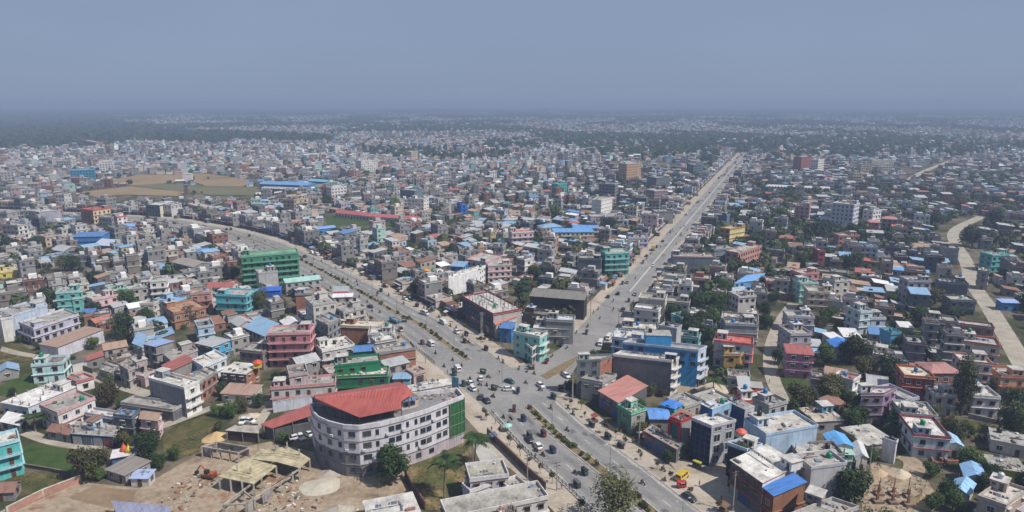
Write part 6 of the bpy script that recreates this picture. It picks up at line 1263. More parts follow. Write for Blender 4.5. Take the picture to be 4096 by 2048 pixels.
def cand(x, y, ang, wd, dp, kind):
    c, s = math.cos(ang), math.sin(ang); P = lambda u, v: (x + u * c - v * s, y + u * s + v * c)
    poly = [P(-wd / 2, -dp / 2), P(wd / 2, -dp / 2), P(wd / 2, dp / 2), P(-wd / 2, dp / 2)]
    if blocked(poly): return False
    mark(expand(poly, .6), 6); CAND.append((x, y, ang, wd, dp, kind)); return True
# rows that front the two main roads and the lanes
def row(pts, off, side, gap=.5, kind='row', maxd=1250):
    q = resample(offset(pts, off), 1.0); i = 3
    while i < len(q) - 14:
        wd = rg.uniform(6.5, 11); dp = rg.uniform(8, 12); j = min(len(q) - 1, int(i + wd)); a, b = Vector(q[i]), Vector(q[j]); t = b - a
        if t.length < 4: i = j + 1; continue
        n_ = Vector((t.y, -t.x)).normalized() * side; c = (a + b) / 2 + n_ * (dp / 2 + rg.uniform(0, 1.2)); ang = math.atan2(t.y, t.x) + (math.pi if side > 0 else 0)
        ang = math.atan2(t.y, t.x) if n_.y > 0 and side < 0 else (math.atan2(t.y, t.x) if side < 0 else math.atan2(-t.y, -t.x))
        if c.length < maxd and inview(c.x, c.y): cand(c.x, c.y, ang, t.length - gap, dp, kind)
        i = j + (1 if rg.random() < .85 else 7)
row(ROAD_B, -14.8, -1); row(ROAD_B, 12.8, 1); row(farA, -18, -1); row(farA, 21, 1)
green = lambda x, y: mnoise.noise((x * .008, y * .006, 3.1)) + .27 * max(-.6, min(1, (x - 50) / 140)) - (.0 if y > 250 else .1)          # leafier to the right
TREEPTS = []
def plots(y0, y1, keep, cell=(11.6, 12.8)):
    y = y0
    while y < y1:
        x = -.82 * y - 30
        while x < .82 * y + 30:
            px, py = x + rg.uniform(-2.2, 2.2), y + rg.uniform(-2.2, 2.2)
            if inview(px, py):
                g = green(px, py)
                if g > .34 and rg.random() < .8 or rg.random() > keep: TREEPTS.append((px, py, g))
                else:
                    a0 = near_dir(px, py) if y < 620 else (.3 if px < 100 else -.25); ang = a0 + rg.gauss(0, .07) + (math.pi / 2 if rg.random() < .5 else 0); ang = (ang + math.pi / 2) % math.pi - math.pi / 2
                    wd, dp = rg.uniform(5.2, 10.5), rg.uniform(5.2, 9.8)
                    for k in (1, .8, .62):
                        if cand(px, py, ang, wd * k, dp * k, 'plot'): break
                    else:
                        TREEPTS.append((px, py, g))
            x += cell[0]
        y += cell[1]
plots(120, 420, .9); plots(420, 1120, .84, (12.2, 13.6))
def psize(c): d = proj(c[0], c[1])[2]; return (c[3] + 6) / d
CAND.sort(key=psize, reverse=True)
NEED = max(60, 296 - len(HOUSES)); MASS = []
ndone = 0
for x, y, ang, wd, dp, kind in CAND:
    cn, wc, _ = rg.choices(PAL, PALW)[0]; fl = rg.choices((1, 2, 3, 4), ((8, 3, .6, 0) if low(x, y) else (4, 6, 2.2, .35)) if kind != 'row' else (5, 7, 2.4, .5))[0]
    tinr = rg.random() < (.62 if fl == 1 else .14) and kind != 'row'; rn, rcol, _ = rg.choices(RTS, [r[2] for r in RTS])[0]
    if ndone < NEED:
        ndone += 1; c, s = math.cos(ang), math.sin(ang); P = lambda u, v: (x + u * c - v * s, y + u * s + v * c)
        poly = [P(-wd / 2, -dp / 2), P(wd / 2, -dp / 2), P(wd / 2, dp / 2), P(-wd / 2, dp / 2)]; nm = ('single-storey', 'two-storey', 'three-storey', 'four-storey')[fl - 1]
        cname = 'brick' if cn == 'brick' else cn
        if tinr: house(poly, fl, wc, rg.choice(('tin', 'gable', 'gable')), rcol, 'house', base=f'{cname} {nm} house with {rn} sheet roof', group='houses of the town', rng=rg)
        else:
            tk = rg.choice(['black', '', '', 'black', '', 'green', 'blue', '', 'white']); cl = rg.random() < .22
            house(poly, fl, wc, 'flat', rg.choice((WR, CR, DR, LGREY, CR)), 'house', base=f'{cname} {nm} ' + (f'house with {tk} roof tank' if tk else 'house with column stubs' if cl else 'flat-roofed house'), group='houses of the town', rng=rg, tank=tk, cols=1 if cl else 0, shop='f' if kind == 'row' else '', signs=kind == 'row', balc='f' if rg.random() < .35 else '')
    else: MASS.append((x, y, ang, wd, dp, fl, wc, tinr, rcol, kind == 'row'))
# ------------------------------------------------------------------ houses too many to count, as one body with real walls, roofs and openings
bx, wq = [], []                                                   # boxes: x y z0 z1 hx hy ang r g b ; quads handled below as thin boxes
def add_mass(x, y, ang, wd, dp, fl, wc, tinr, rcol, shopf=False, detail=False):
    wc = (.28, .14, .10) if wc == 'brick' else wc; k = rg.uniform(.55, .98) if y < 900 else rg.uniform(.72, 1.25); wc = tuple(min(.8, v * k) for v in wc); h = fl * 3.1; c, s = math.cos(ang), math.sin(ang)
    def B(u, v, z0, z1, hx, hy, col, tl=0., zt=None): bx.append((x + u * c - v * s, y + u * s + v * c, z0, z1, hx, hy, ang, *col, tl, tl if zt is None else zt))
    tl = rg.uniform(.5, 1.3) if tinr else 0.; B(0, 0, -.5, h, wd / 2, dp / 2, wc, tl, 0.); rcq = rcol if tinr else rg.choice((WR, CR, CR, DR, DR, LGREY, (.46, .42, .40), (.26, .25, .24)))
    B(0, 0, h, h + .16, wd / 2 + .3, dp / 2 + .3, rcq, tl)
    if math.hypot(x, y) < 760:
        for _ in range(rg.randint(2, 8) if not tinr else 1):
            q = rg.uniform(.2, 1.0); B(wd * rg.uniform(-.42, .42), dp * rg.uniform(-.42, .42), h + .16, h + .16 + q * rg.uniform(.3, 1.5), q * rg.uniform(.4, 1.6), q * rg.uniform(.3, .9), rg.choice(((.3, .28, .26), (.1, .09, .08), (.55, .54, .52), (.26, .14, .1), (.12, .2, .36), (.4, .38, .36), (.2, .19, .18))))
        for _ in range(rg.choice((0, 1, 1, 2))):
            a = rg.choice((-1, 1)); q, q2, hz_ = rg.uniform(1.2, 2.4), rg.uniform(1.5, 3.2), rg.uniform(2.2, 3.4); cc = rg.choice((GREY, LGREY, BROWN, DGREY, OFFW)); u_, v_ = (a * (wd / 2 + q * .9), rg.uniform(-.3, .3) * dp) if rg.random() < .6 else (rg.uniform(-.3, .3) * wd, -dp / 2 - q2 * .8)
            B(u_, v_, -.3, hz_, q, q2, cc, .4, 0.); B(u_, v_, hz_ + .01, hz_ + .12, q + .2, q2 + .2, rg.choice((RT_GREY, RT_RUST, (.2, .17, .15), RT_BRN, LGREY, RT_LB, (.13, .12, .12), CR)), .4)
        if fl > 1 and not tinr and rg.random() < .35:
            for u_ in (-.44, 0, .44):
                for v_ in (-.42, .42): B(wd * u_, dp * v_, h + .16, h + rg.uniform(1.2, 2.6), .15, .15, (.34, .32, .31))
    if tinr: pass
    elif detail:
        pc = wc
        B(0, -dp / 2 + .05, h + .16, h + .95, wd / 2, .09, pc); B(-wd / 2 + .05, 0, h + .16, h + .95, .09, dp / 2 - .2, pc); B(wd / 2 - .05, 0, h + .16, h + .95, .09, dp / 2 - .2, pc); B(0, dp / 2 - .05, h + .16, h + .95, wd / 2, .09, pc)
    if not tinr and fl > 1 and rg.random() < .75: B(wd * rg.uniform(-.25, .25), dp * rg.uniform(.0, .22), h + .16, h + 2.5, wd * .2, dp * .2, rg.choice((wc, WHITE, LGREY)))
    if not tinr and rg.random() < .4: B(wd * rg.uniform(-.35, .35), dp * rg.uniform(-.3, .3), h + .16, h + 1.5, .55, .55, rg.choice(((.02, .02, .02), (.04, .2, .1), (.5, .5, .5), (.05, .15, .4))))
    if shopf:
        n_ = max(1, int(wd / 3))
        for k_ in range(n_): B(-wd / 2 + wd * (k_ + .5) / n_, -dp / 2, .1, 2.5, wd / n_ * .42, .06, rg.choice(((.04, .04, .045), (.03, .06, .16), (.16, .05, .04), (.1, .1, .1), (.05, .12, .08))))
        B(0, -dp / 2 - .75, 2.7, 2.85, wd / 2, .75, rg.choice((GREY, RT_RUST, (.1, .16, .3), DGREY, LGREY))); B(0, -dp / 2 - .1, 2.9, 3.8, wd * .42, .06, rg.choice(((.4, .06, .05), (.05, .12, .35), (.5, .5, .5), (.08, .08, .09), (.05, .2, .1))))
    if detail:
        for q in range(2 if shopf else 1, fl + 1):
            if rg.random() < .55 and q < fl: B(0, 0, q * 3.1 - .08, q * 3.1 + .08, wd / 2 + .35, dp / 2 + .35, rg.choice((wc, OFFW)))
            z0, z1 = (q - 1) * 3.1 + .95, (q - 1) * 3.1 + 2.3
            for sgn, n_ in ((-1, int(wd / 2.7)),):
                for k_ in range(n_):
                    if rg.random() < .15: continue
                    B(-wd / 2 + wd * (k_ + .5) / n_, sgn * dp / 2, z0, z1, .62, .05, (.03, .035, .045))
            side = (1 if (-x * c - y * s) > 0 else -1); n_ = int(dp / 3)
            for k_ in range(n_):
                if rg.random() < .3: continue
                B(side * wd / 2, -dp / 2 + dp * (k_ + .5) / n_, z0, z1, .05, .6, (.03, .035, .045))
for m_ in MASS: add_mass(*m_, detail=math.hypot(m_[0], m_[1]) < 900)
WOODS = [PW('D', -400, 272, 150, 277, 262, 285, 300, 310, 420, 330, 640, 336, 840, 345, 830, 363, 600, 359, 340, 360, 230, 374, -60, 382, -400, 390), PW('D', 1385, 362, 1560, 352, 1800, 352, 1800, 398, 1640, 402, 1480, 392), PW('D', 1890, 352, 2200, 340, 2450, 352, 2620, 372, 2500, 392, 2250, 400, 1940, 404), PW('D', 880, 372, 1090, 378, 1180, 400, 1080, 412, 930, 396), PW('D', 1700, 412, 1800, 400, 1850, 420, 1760, 445)]
def in_poly(poly, x, y):
    ins = False; j = len(poly) - 1
    for i in range(len(poly)):
        (xi, yi), (xj, yj) = poly[i], poly[j]
        if (yi > y) != (yj > y) and x < (xj - xi) * (y - yi) / (yj - yi) + xi: ins = not ins
        j = i
    return ins
def wooded(x, y): return any(in_poly(p, x, y) for p in WOODS)
# farther quarters, out to where the haze swallows everything
FARTREES = []
r0 = 1110
while r0 < 6800:
    cell = 13.5 * (1 + max(0, r0 - 1500) / 3000); n_ = int(1.62 * r0 / cell)
    for k in range(n_):
        x = -.81 * r0 + 1.62 * r0 * (k + rg.random()) / n_; y = r0 + rg.uniform(-.5, .5) * cell; g = mnoise.noise((x * .0032, y * .0021, 7.7)) + .5 * mnoise.noise((x * .011, y * .008, 1.7))
        onroad = occ_at(x, y) in (2, 3) if y < GY0 + GH - 5 else False
        if onroad: continue
        if (wooded(x, y) and (rg.random() < .72 or in_poly(WOODS[0], x, y))) or (g > .1 and rg.random() < .88): FARTREES.append((x, y, cell))
        elif rg.random() < .84 and (g > -.55):
            cn, wc, _ = rg.choices(PAL, PALW)[0]; s = min(2.2, cell / 14.5); add_mass(x, y, rg.choice((.25, -.2, .1)) + rg.gauss(0, .1), rg.uniform(5.5, 10.5) * (.5 + .5 * s), rg.uniform(5.5, 9.5) * (.5 + .5 * s), rg.choices((1, 2, 3, 4), (4, 6, 2.4, .6))[0], wc, rg.random() < .2, rg.choice(RTS)[1], detail=False)
            if rg.random() < .55: FARTREES.append((x + rg.uniform(-8, 8), y + 7, cell * .7))
    r0 += cell
A_ = np.array(bx); n_ = len(A_); c_, s_ = np.cos(A_[:, 6]), np.sin(A_[:, 6]); V = np.zeros((n_, 8, 3))
for i, (sx, sy, iz) in enumerate(((-1, -1, 2), (1, -1, 2), (1, 1, 2), (-1, 1, 2), (-1, -1, 3), (1, -1, 3), (1, 1, 3), (-1, 1, 3))):
    u, v = sx * A_[:, 4], sy * A_[:, 5]; V[:, i, 0] = A_[:, 0] + u * c_ - v * s_; V[:, i, 1] = A_[:, 1] + u * s_ + v * c_; V[:, i, 2] = A_[:, iz] + (A_[:, 10 if iz == 3 else 11] * 0 if sy < 0 else (A_[:, 10] if iz == 3 else A_[:, 11]))
Qd = np.array([(0, 1, 5, 4), (1, 2, 6, 5), (2, 3, 7, 6), (3, 0, 4, 7), (4, 5, 6, 7)]); Q = (np.arange(n_)[:, None, None] * 8 + Qd[None]).reshape(-1, 4)
o = put('distant_houses', np_mesh('distant_houses', V.reshape(-1, 3), Q, [attr_mat('town_plaster')], np.repeat(A_[:, 7:10], 8, 0))); o['kind'] = 'stuff'; o['label'] = 'dense pale houses filling the town out to the haze'
print('mass boxes', n_, 'houses', len(HOUSES))
# ------------------------------------------------------------------ trees: nearest ones singly, the rest as one body
free = []
for x, y, g in TREEPTS:
    if occ_at(x, y) == 0 and y < 900: free.append((x, y, g))
for _ in range(4200):                                             # yards and gaps between the houses
    y = 125 + 640 * rg.random() ** 1.2; x = rg.uniform(-.80, .80) * (y + 25); g = green(x, y)
    if inview(x, y, 80) and occ_at(x, y) == 0 and rg.random() < .36 + .8 * g: free.append((x, y, g))
free.sort(key=lambda p: proj(p[0], p[1])[2]); NT = sum(1 for t in THINGS if t['o'].name.startswith('tree')); rest = []
for x, y, g in free:
    if occ_at(x, y) != 0: continue
    r = rg.choice((1.6, 2.0, 2.4, 3.0, 3.6, 4.4)) if g > 0 else rg.choice((1.3, 1.6, 2.0, 2.6))
    if NT < 298: NT += 1; tree(x, y, rg.choices(('dark', 'green', 'mango', 'olive', 'rusty', 'pale'), (6, 4, 3, 2, 1.2, 1))[0], r, rng=rg)
    else: rest.append((x, y, r)); OCCm(x, y, r * .6)
for m_ in MASS:                                                   # a tree in many of the yards
    if rg.random() < (.5 if m_[0] < 60 else .6):
        a = rg.uniform(0, 6.28); x, y = m_[0] + 8.2 * math.cos(a), m_[1] + 8.2 * math.sin(a)
        if occ_at(x, y) in (0, 6): rest.append((x, y, rg.uniform(1.6, 3.6)))
for x, y, cell in FARTREES:
    for _ in range(2 if cell < 17 else 3): rest.append((x + rg.uniform(-.5, .5) * cell, y + rg.uniform(-.5, .5) * cell, rg.uniform(.24, .42) * cell))
for p in WOODS:                                                   # close the woods up
    xs = [q[0] for q in p]; ys = [q[1] for q in p]
    for _ in range(2600 if p is WOODS[0] else 200):
        y = min(ys) + (min(max(ys), 4200) - min(ys)) * rg.random() ** 2.2; x = rg.uniform(-.85 * y, .85 * y)
        if in_poly(p, x, y): rest.append((x, y, rg.uniform(4, 7) * (1 + y / 4000)))
protos = []
for v in range(5):
    r = random.Random(v); P_ = []
    for i in range(58):
        d = Vector((r.gauss(0, 1), r.gauss(0, 1), r.gauss(.3, .8))).normalized(); q = Vector((d.x * r.uniform(.55, 1.05), d.y * r.uniform(.55, 1.05), .95 + d.z * r.uniform(.5, .85))); nn = (d + Vector((r.uniform(-.6, .6), r.uniform(-.6, .6), .3))).normalized(); u = nn.orthogonal().normalized(); w_ = nn.cross(u); s = r.uniform(.17, .34)
        P_ += [q - u * s, q - w_ * s, q + u * s, q + w_ * s]
    protos.append(np.array(P_))
VV, CC = [], []
for i, (x, y, r) in enumerate(rest):
    d = y; P_ = protos[i % 5]; P_ = P_ if d < 1600 else P_[:120] * np.array([1.05, 1.05, 1.0]) if d < 2600 else P_[:64] * np.array([1.1, 1.1, 1.0])
    a = rg.uniform(0, 6.28); c, s = math.cos(a), math.sin(a); q = P_ * r * np.array([1, 1, rg.uniform(.85, 1.25)]); VV.append(np.stack([x + q[:, 0] * c - q[:, 1] * s, y + q[:, 0] * s + q[:, 1] * c, q[:, 2]], 1)); k = rg.uniform(.7, 1.3); b = rg.choice(((.026, .05, .014), (.04, .068, .02), (.05, .062, .022), (.02, .04, .014), (.065, .09, .03))); CC.append(np.tile(np.array(b) * k, (len(P_), 1)))
V = np.concatenate(VV); nq = len(V) // 4
o = put('distant_trees', np_mesh('distant_trees', V, np.arange(nq * 4).reshape(-1, 4), [attr_mat('far_leaves', .8, .4)], np.concatenate(CC))); o['kind'] = 'stuff'; o['label'] = 'dark trees between the far houses and the forest'
print('mass trees', len(rest), nq, 'single trees', NT)

# ------------------------------------------------------------------ vehicles
RUB = flat('tyre_rubber', (.015, .015, .016), .8); CHR = flat('metal_grey', (.25, .25, .26), .35, .6); VGL = glass((.02, .025, .03)); LAMP = flat('lamp_glass', (.6, .6, .55), .2); TAIL = flat('tail_red', (.30, .01, .01), .3)
def wheel_mesh(r, w_):
    mb = MB(); n = 14
    for y in (-w_ / 2, w_ / 2):
        for k in range(n): a = 2 * math.pi * k / n; mb.v.append((r * math.cos(a), y, r * math.sin(a)))
    for k in range(n): mb.f.append((k, (k + 1) % n, n + (k + 1) % n, n + k)); mb.m.append(0)
    mb.f.append(tuple(range(n))); mb.m.append(0); mb.f.append(tuple(reversed(range(n, 2 * n)))); mb.m.append(0)
    for s in (-1, 1):
        b = len(mb.v)
        for k in range(n): a = 2 * math.pi * k / n; mb.v.append((r * .6 * math.cos(a), s * (w_ / 2 + .01), r * .6 * math.sin(a)))
        mb.f.append(tuple(range(b, b + n)) if s < 0 else tuple(reversed(range(b, b + n)))); mb.m.append(1)
    return mb.mesh('wheel', [RUB, CHR])
WH_CAR, WH_BIKE, WH_TRUCK, WH_RIK = wheel_mesh(.31, .2), wheel_mesh(.31, .11), wheel_mesh(.48, .3), wheel_mesh(.24, .12)
def loft(st, mi=0):
    """st: list of (x, half width low, half width high, z low, z high) cross sections, nose last"""
    mb = MB(); k = 8
    for x, wl, wh, z0, z1 in st:
        zm = z0 + (z1 - z0) * .55; mb.v += [(x, -wl * .9, z0), (x, -wl, z0 + .12), (x, -wl, zm), (x, -wh, z1), (x, wh, z1), (x, wl, zm), (x, wl, z0 + .12), (x, wl * .9, z0)]
    for i in range(len(st) - 1):
        for j in range(k): mb.f.append((i * k + j, i * k + (j + 1) % k, (i + 1) * k + (j + 1) % k, (i + 1) * k + j)); mb.m.append(mi)
    mb.f.append(tuple(range(k))[::-1]); mb.m.append(mi); e = (len(st) - 1) * k; mb.f.append(tuple(range(e, e + k))); mb.m.append(mi)
    return mb
def fixn(me):
    bm = bmesh.new(); bm.from_mesh(me); bmesh.ops.recalc_face_normals(bm, faces=bm.faces); bm.to_mesh(me); bm.free(); return me
MESHC = {}
def cached(k, f):
    if k not in MESHC: MESHC[k] = f()
    return MESHC[k]
def paint(c): return flat('car_paint', c, .28, 0, .5, .12)
def car_parts(c):
    b = loft([(-2.0, .72, .66, .35, .82), (-1.85, .80, .74, .28, .95), (-.9, .84, .78, .24, .98), (.6, .84, .78, .24, .96), (1.5, .82, .70, .26, .86), (1.9, .74, .6, .3, .74), (2.0, .66, .5, .36, .66)])
    body = fixn(b.mesh('body', paint(c)))
    g = loft([(-1.75, .74, .70, .93, .96), (-1.2, .74, .58, .93, 1.38), (-.1, .75, .60, .93, 1.44), (.35, .75, .58, .93, 1.40), (1.05, .73, .68, .92, .95)]); gl = fixn(g.mesh('window_glass', VGL))
    r = MB(); r.v += [(-1.25, -.56, 1.395), (-.1, -.585, 1.455), (.36, -.56, 1.412), (.36, .56, 1.412), (-.1, .585, 1.455), (-1.25, .56, 1.395)]; r.f += [(0, 1, 4, 5), (1, 2, 3, 4)]; r.m += [0, 0]
    for x0, x1 in ((-1.3, -1.22), (-.18, -.1)):
        for s in (-1, 1): r.quad([(x0, s * .755, .95), (x1, s * .755, .95), (x1, s * .6, 1.42), (x0, s * .6, 1.42)])
    rf = r.mesh('roof_panel', paint(c)); lm = MB()
    hl = MB(); hl.box((0, 0, 0), (.12, .30, .14)); tl = MB(); tl.box((0, 0, 0), (.08, .26, .2))
    return body, gl, rf, cached('hl', lambda: hl.mesh('headlight', LAMP)), cached('tl', lambda: tl.mesh('tail_light', TAIL))
def van_parts(c):
    body = fixn(loft([(-2.4, .80, .72, .4, 1.9), (-2.3, .86, .78, .3, 2.0), (.9, .86, .78, .3, 2.0), (1.6, .86, .70, .3, 1.75), (2.0, .84, .76, .3, 1.15), (2.4, .78, .6, .34, .95)]).mesh('body', paint(c)))
    g = MB()
    for s in (-1, 1):
        for x0, x1 in ((-2.05, -1.1), (-1.0, -.1), (0, .95)): g.quad([(x0, s * .872, 1.16), (x1, s * .872, 1.16), (x1, s * .80, 1.82), (x0, s * .80, 1.82)])
    g.quad([(1.62, -.66, 1.74), (2.03, -.74, 1.18), (2.03, .74, 1.18), (1.62, .66, 1.74)]); g.v[-4:] = [(p[0] + .03, p[1], p[2] + .03) for p in g.v[-4:]]; g.quad([(-2.43, -.66, 1.2), (-2.43, .66, 1.2), (-2.41, .6, 1.8), (-2.41, -.6, 1.8)])
    r = MB(); r.box((-.7, 0, 2.03), (2.6, 1.3, .05))
    return body, g.mesh('window_glass', VGL), r.mesh('roof_panel', paint(tuple(v * .9 for v in c))), car_parts(c)[3], car_parts(c)[4]
def road_heading(x, y):
    best = None
    for pts in (ROAD_A, ROAD_B):
        for a, b in zip(pts, pts[1:]):
            mx, my = (a[0] + b[0]) / 2, (a[1] + b[1]) / 2; d = (mx - x) ** 2 + (my - y) ** 2
            if best is None or d < best[0]:
                t = Vector((b[0] - a[0], b[1] - a[1])); side = t.x * (y - a[1]) - t.y * (x - a[0]); best = (d, math.atan2(t.y, t.x) + (0 if side > 0 else math.pi))
    return best[1]
def car(x, y, h, c, cname, kind='car', parts=None):
    b, g, r, hl, tl = parts or cached(('car', c), lambda: car_parts(c)); root = empty(kind, (x, y, .075), h)
    put('body', b, root); put('window_glass', g, root); put('roof_panel', r, root); L, wz = (1.97, .62) if kind == 'car' else (2.37, .68)
    for s in (-1, 1): put('headlight', hl, root, (L, s * .5, .62 if kind == 'car' else .75)); put('tail_light', tl, root, (-L, s * .58, .72 if kind == 'car' else .95))
    for sx in (-1.22, 1.28): 
        for s in (-1, 1): put('wheel', WH_CAR, root, (sx, s * .76, .31))
    return root
def van(x, y, h, c): return car(x, y, h, c, '', 'van', cached(('van', c), lambda: van_parts(c)))
def truck(x, y, h, c, bus=False):
    root = empty('bus' if bus else 'truck', (x, y, .075), h)
    if bus:
        put('body', cached(('bus', c), lambda: fixn(loft([(-4.4, 1.1, 1.0, .5, 2.7), (-4.3, 1.2, 1.08, .45, 2.9), (4.1, 1.2, 1.08, .45, 2.9), (4.4, 1.1, .95, .5, 2.6)]).mesh('body', paint(c)))), root)
        def gl():
            g = MB()
            for s in (-1, 1):
                for k in range(7): g.quad([(-4 + k * 1.12, s * 1.215, 1.55), (-3 + k * 1.12, s * 1.215, 1.55), (-3 + k * 1.12, s * 1.13, 2.45), (-4 + k * 1.12, s * 1.13, 2.45)])
            g.quad([(4.44, -.98, 1.4), (4.44, .98, 1.4), (4.42, .9, 2.5), (4.42, -.9, 2.5)]); return g.mesh('window_glass', VGL)
        put('window_glass', cached('busg', gl), root); xs = (-2.8, 2.9); wy = 1.0
    else:
        def cab(): return fixn(loft([(1.3, .95, .9, .6, 2.3), (1.6, 1.0, .92, .5, 2.4), (2.6, 1.0, .88, .5, 2.3), (2.95, .98, .9, .5, 1.5), (3.1, .9, .8, .55, 1.3)]).mesh('cab', paint(c)))
        put('cab', cached(('cab', c), cab), root)
        def bed():
            m = MB(); m.box((-.9, 0, 1.05), (4.2, 2.0, .2))
            for s in (-1, 1): m.box((-.9, s * 1.0, 1.5), (4.2, .08, .8))
            m.box((-2.98, 0, 1.5), (.08, 2.0, .8)); m.box((1.16, 0, 1.7), (.08, 2.0, 1.2)); m.box((-.8, 0, 1.5), (3.4, 1.7, .5), 1); return m.mesh('cargo_bed', [paint(tuple(v * .8 for v in c)), flat('cargo', (.25, .2, .15), .9)])
        put('cargo_bed', cached(('bed', c), bed), root)
        def ws(): g = MB(); g.quad([(2.66, -.82, 2.26), (3.0, -.86, 1.52), (3.0, .86, 1.52), (2.66, .82, 2.26)]); g.v = [(p[0] + .03, p[1], p[2] + .03) for p in g.v]; return g.mesh('windscreen', VGL)
        put('windscreen', cached('ws', ws), root); xs = (-2.0, 2.0); wy = .85
    for sx in xs:
        for s in (-1, 1): put('wheel', WH_TRUCK, root, (sx, s * wy, .48))
    return root
def rick_mesh(c, top):
    m = MB(); m.box((-.1, 0, .55), (2.1, 1.0, .36)); m.box((-.85, 0, .95), (.5, 1.0, .6)); m.box((1.0, 0, .75), (.25, .7, .75)); m.box((-.35, 0, .8), (.5, .95, .25), 1); m.box((.45, 0, .85), (.3, .5, .2), 1)
    b = m.mesh('body', [paint(c), flat('seat_vinyl', (.05, .03, .03), .6)]); r = loft([(-1.25, .52, .40, 1.62, 1.76), (-.9, .56, .44, 1.62, 1.84), (.7, .56, .44, 1.62, 1.84), (1.15, .50, .36, 1.60, 1.74)]); rf = fixn(r.mesh('canopy', flat('canopy_cloth', top, .7)))
    p = MB()
    for s in (-1, 1):
        for x in (-1.05, -.1, .95): p.tube((x, s * .48, .7), (x, s * .48, 1.65), .03, .03, 4)
    return b, rf, cached('rp', lambda: p.mesh('canopy_frame', CHR)), cached('rw', lambda: (lambda q: (q.quad([(1.14, -.42, 1.05), (1.14, .42, 1.05), (1.04, .42, 1.6), (1.04, -.42, 1.6)]), q.mesh('windscreen', VGL))[1])(MB()))
def rick(x, y, h, c, top):
    b, rf, fr, wsn = cached(('rick', c, top), lambda: rick_mesh(c, top)); root = empty('auto_rickshaw', (x, y, .075), h)
    put('body', b, root); put('canopy', rf, root); put('canopy_frame', fr, root); put('windscreen', wsn, root); put('wheel', WH_RIK, root, (1.1, 0, .24))
    for s in (-1, 1): put('wheel', WH_RIK, root, (-.75, s * .5, .24))
    return root
def bike_mesh(c):
    m = MB(); m.tube((-.1, 0, .45), (.35, 0, .62), .13, .12, 6); m.box((-.05, 0, .40), (.42, .24, .3), 1); m.tube((.05, 0, .78), (.48, 0, .80), .14, .10, 7); m.tube((.48, 0, .86), (.70, 0, .31), .05, .045, 5, 1); m.tube((-.1, 0, .55), (-.62, 0, .31), .06, .05, 5, 1); m.box((-.72, 0, .62), (.35, .14, .06)); m.tube((-.1, .14, .30), (-.75, .16, .36), .045, .05, 5, 1); m.box((.62, 0, .92), (.14, .18, .16), 2)
    bd = m.mesh('body', [paint(c), CHR, LAMP]); s = MB(); s.box((-.30, 0, .80), (.66, .24, .10)); h = MB(); h.tube((.46, -.34, 1.02), (.46, .34, 1.02), .025, .025, 5); h.tube((.46, -.3, 1.02), (.40, -.3, 1.18), .012, .012, 4); h.box((.39, -.3, 1.2), (.02, .12, .07))
    return bd, cached('bs', lambda: s.mesh('seat', flat('seat_black', (.012, .012, .013), .6))), cached('bh', lambda: h.mesh('handlebar', CHR))
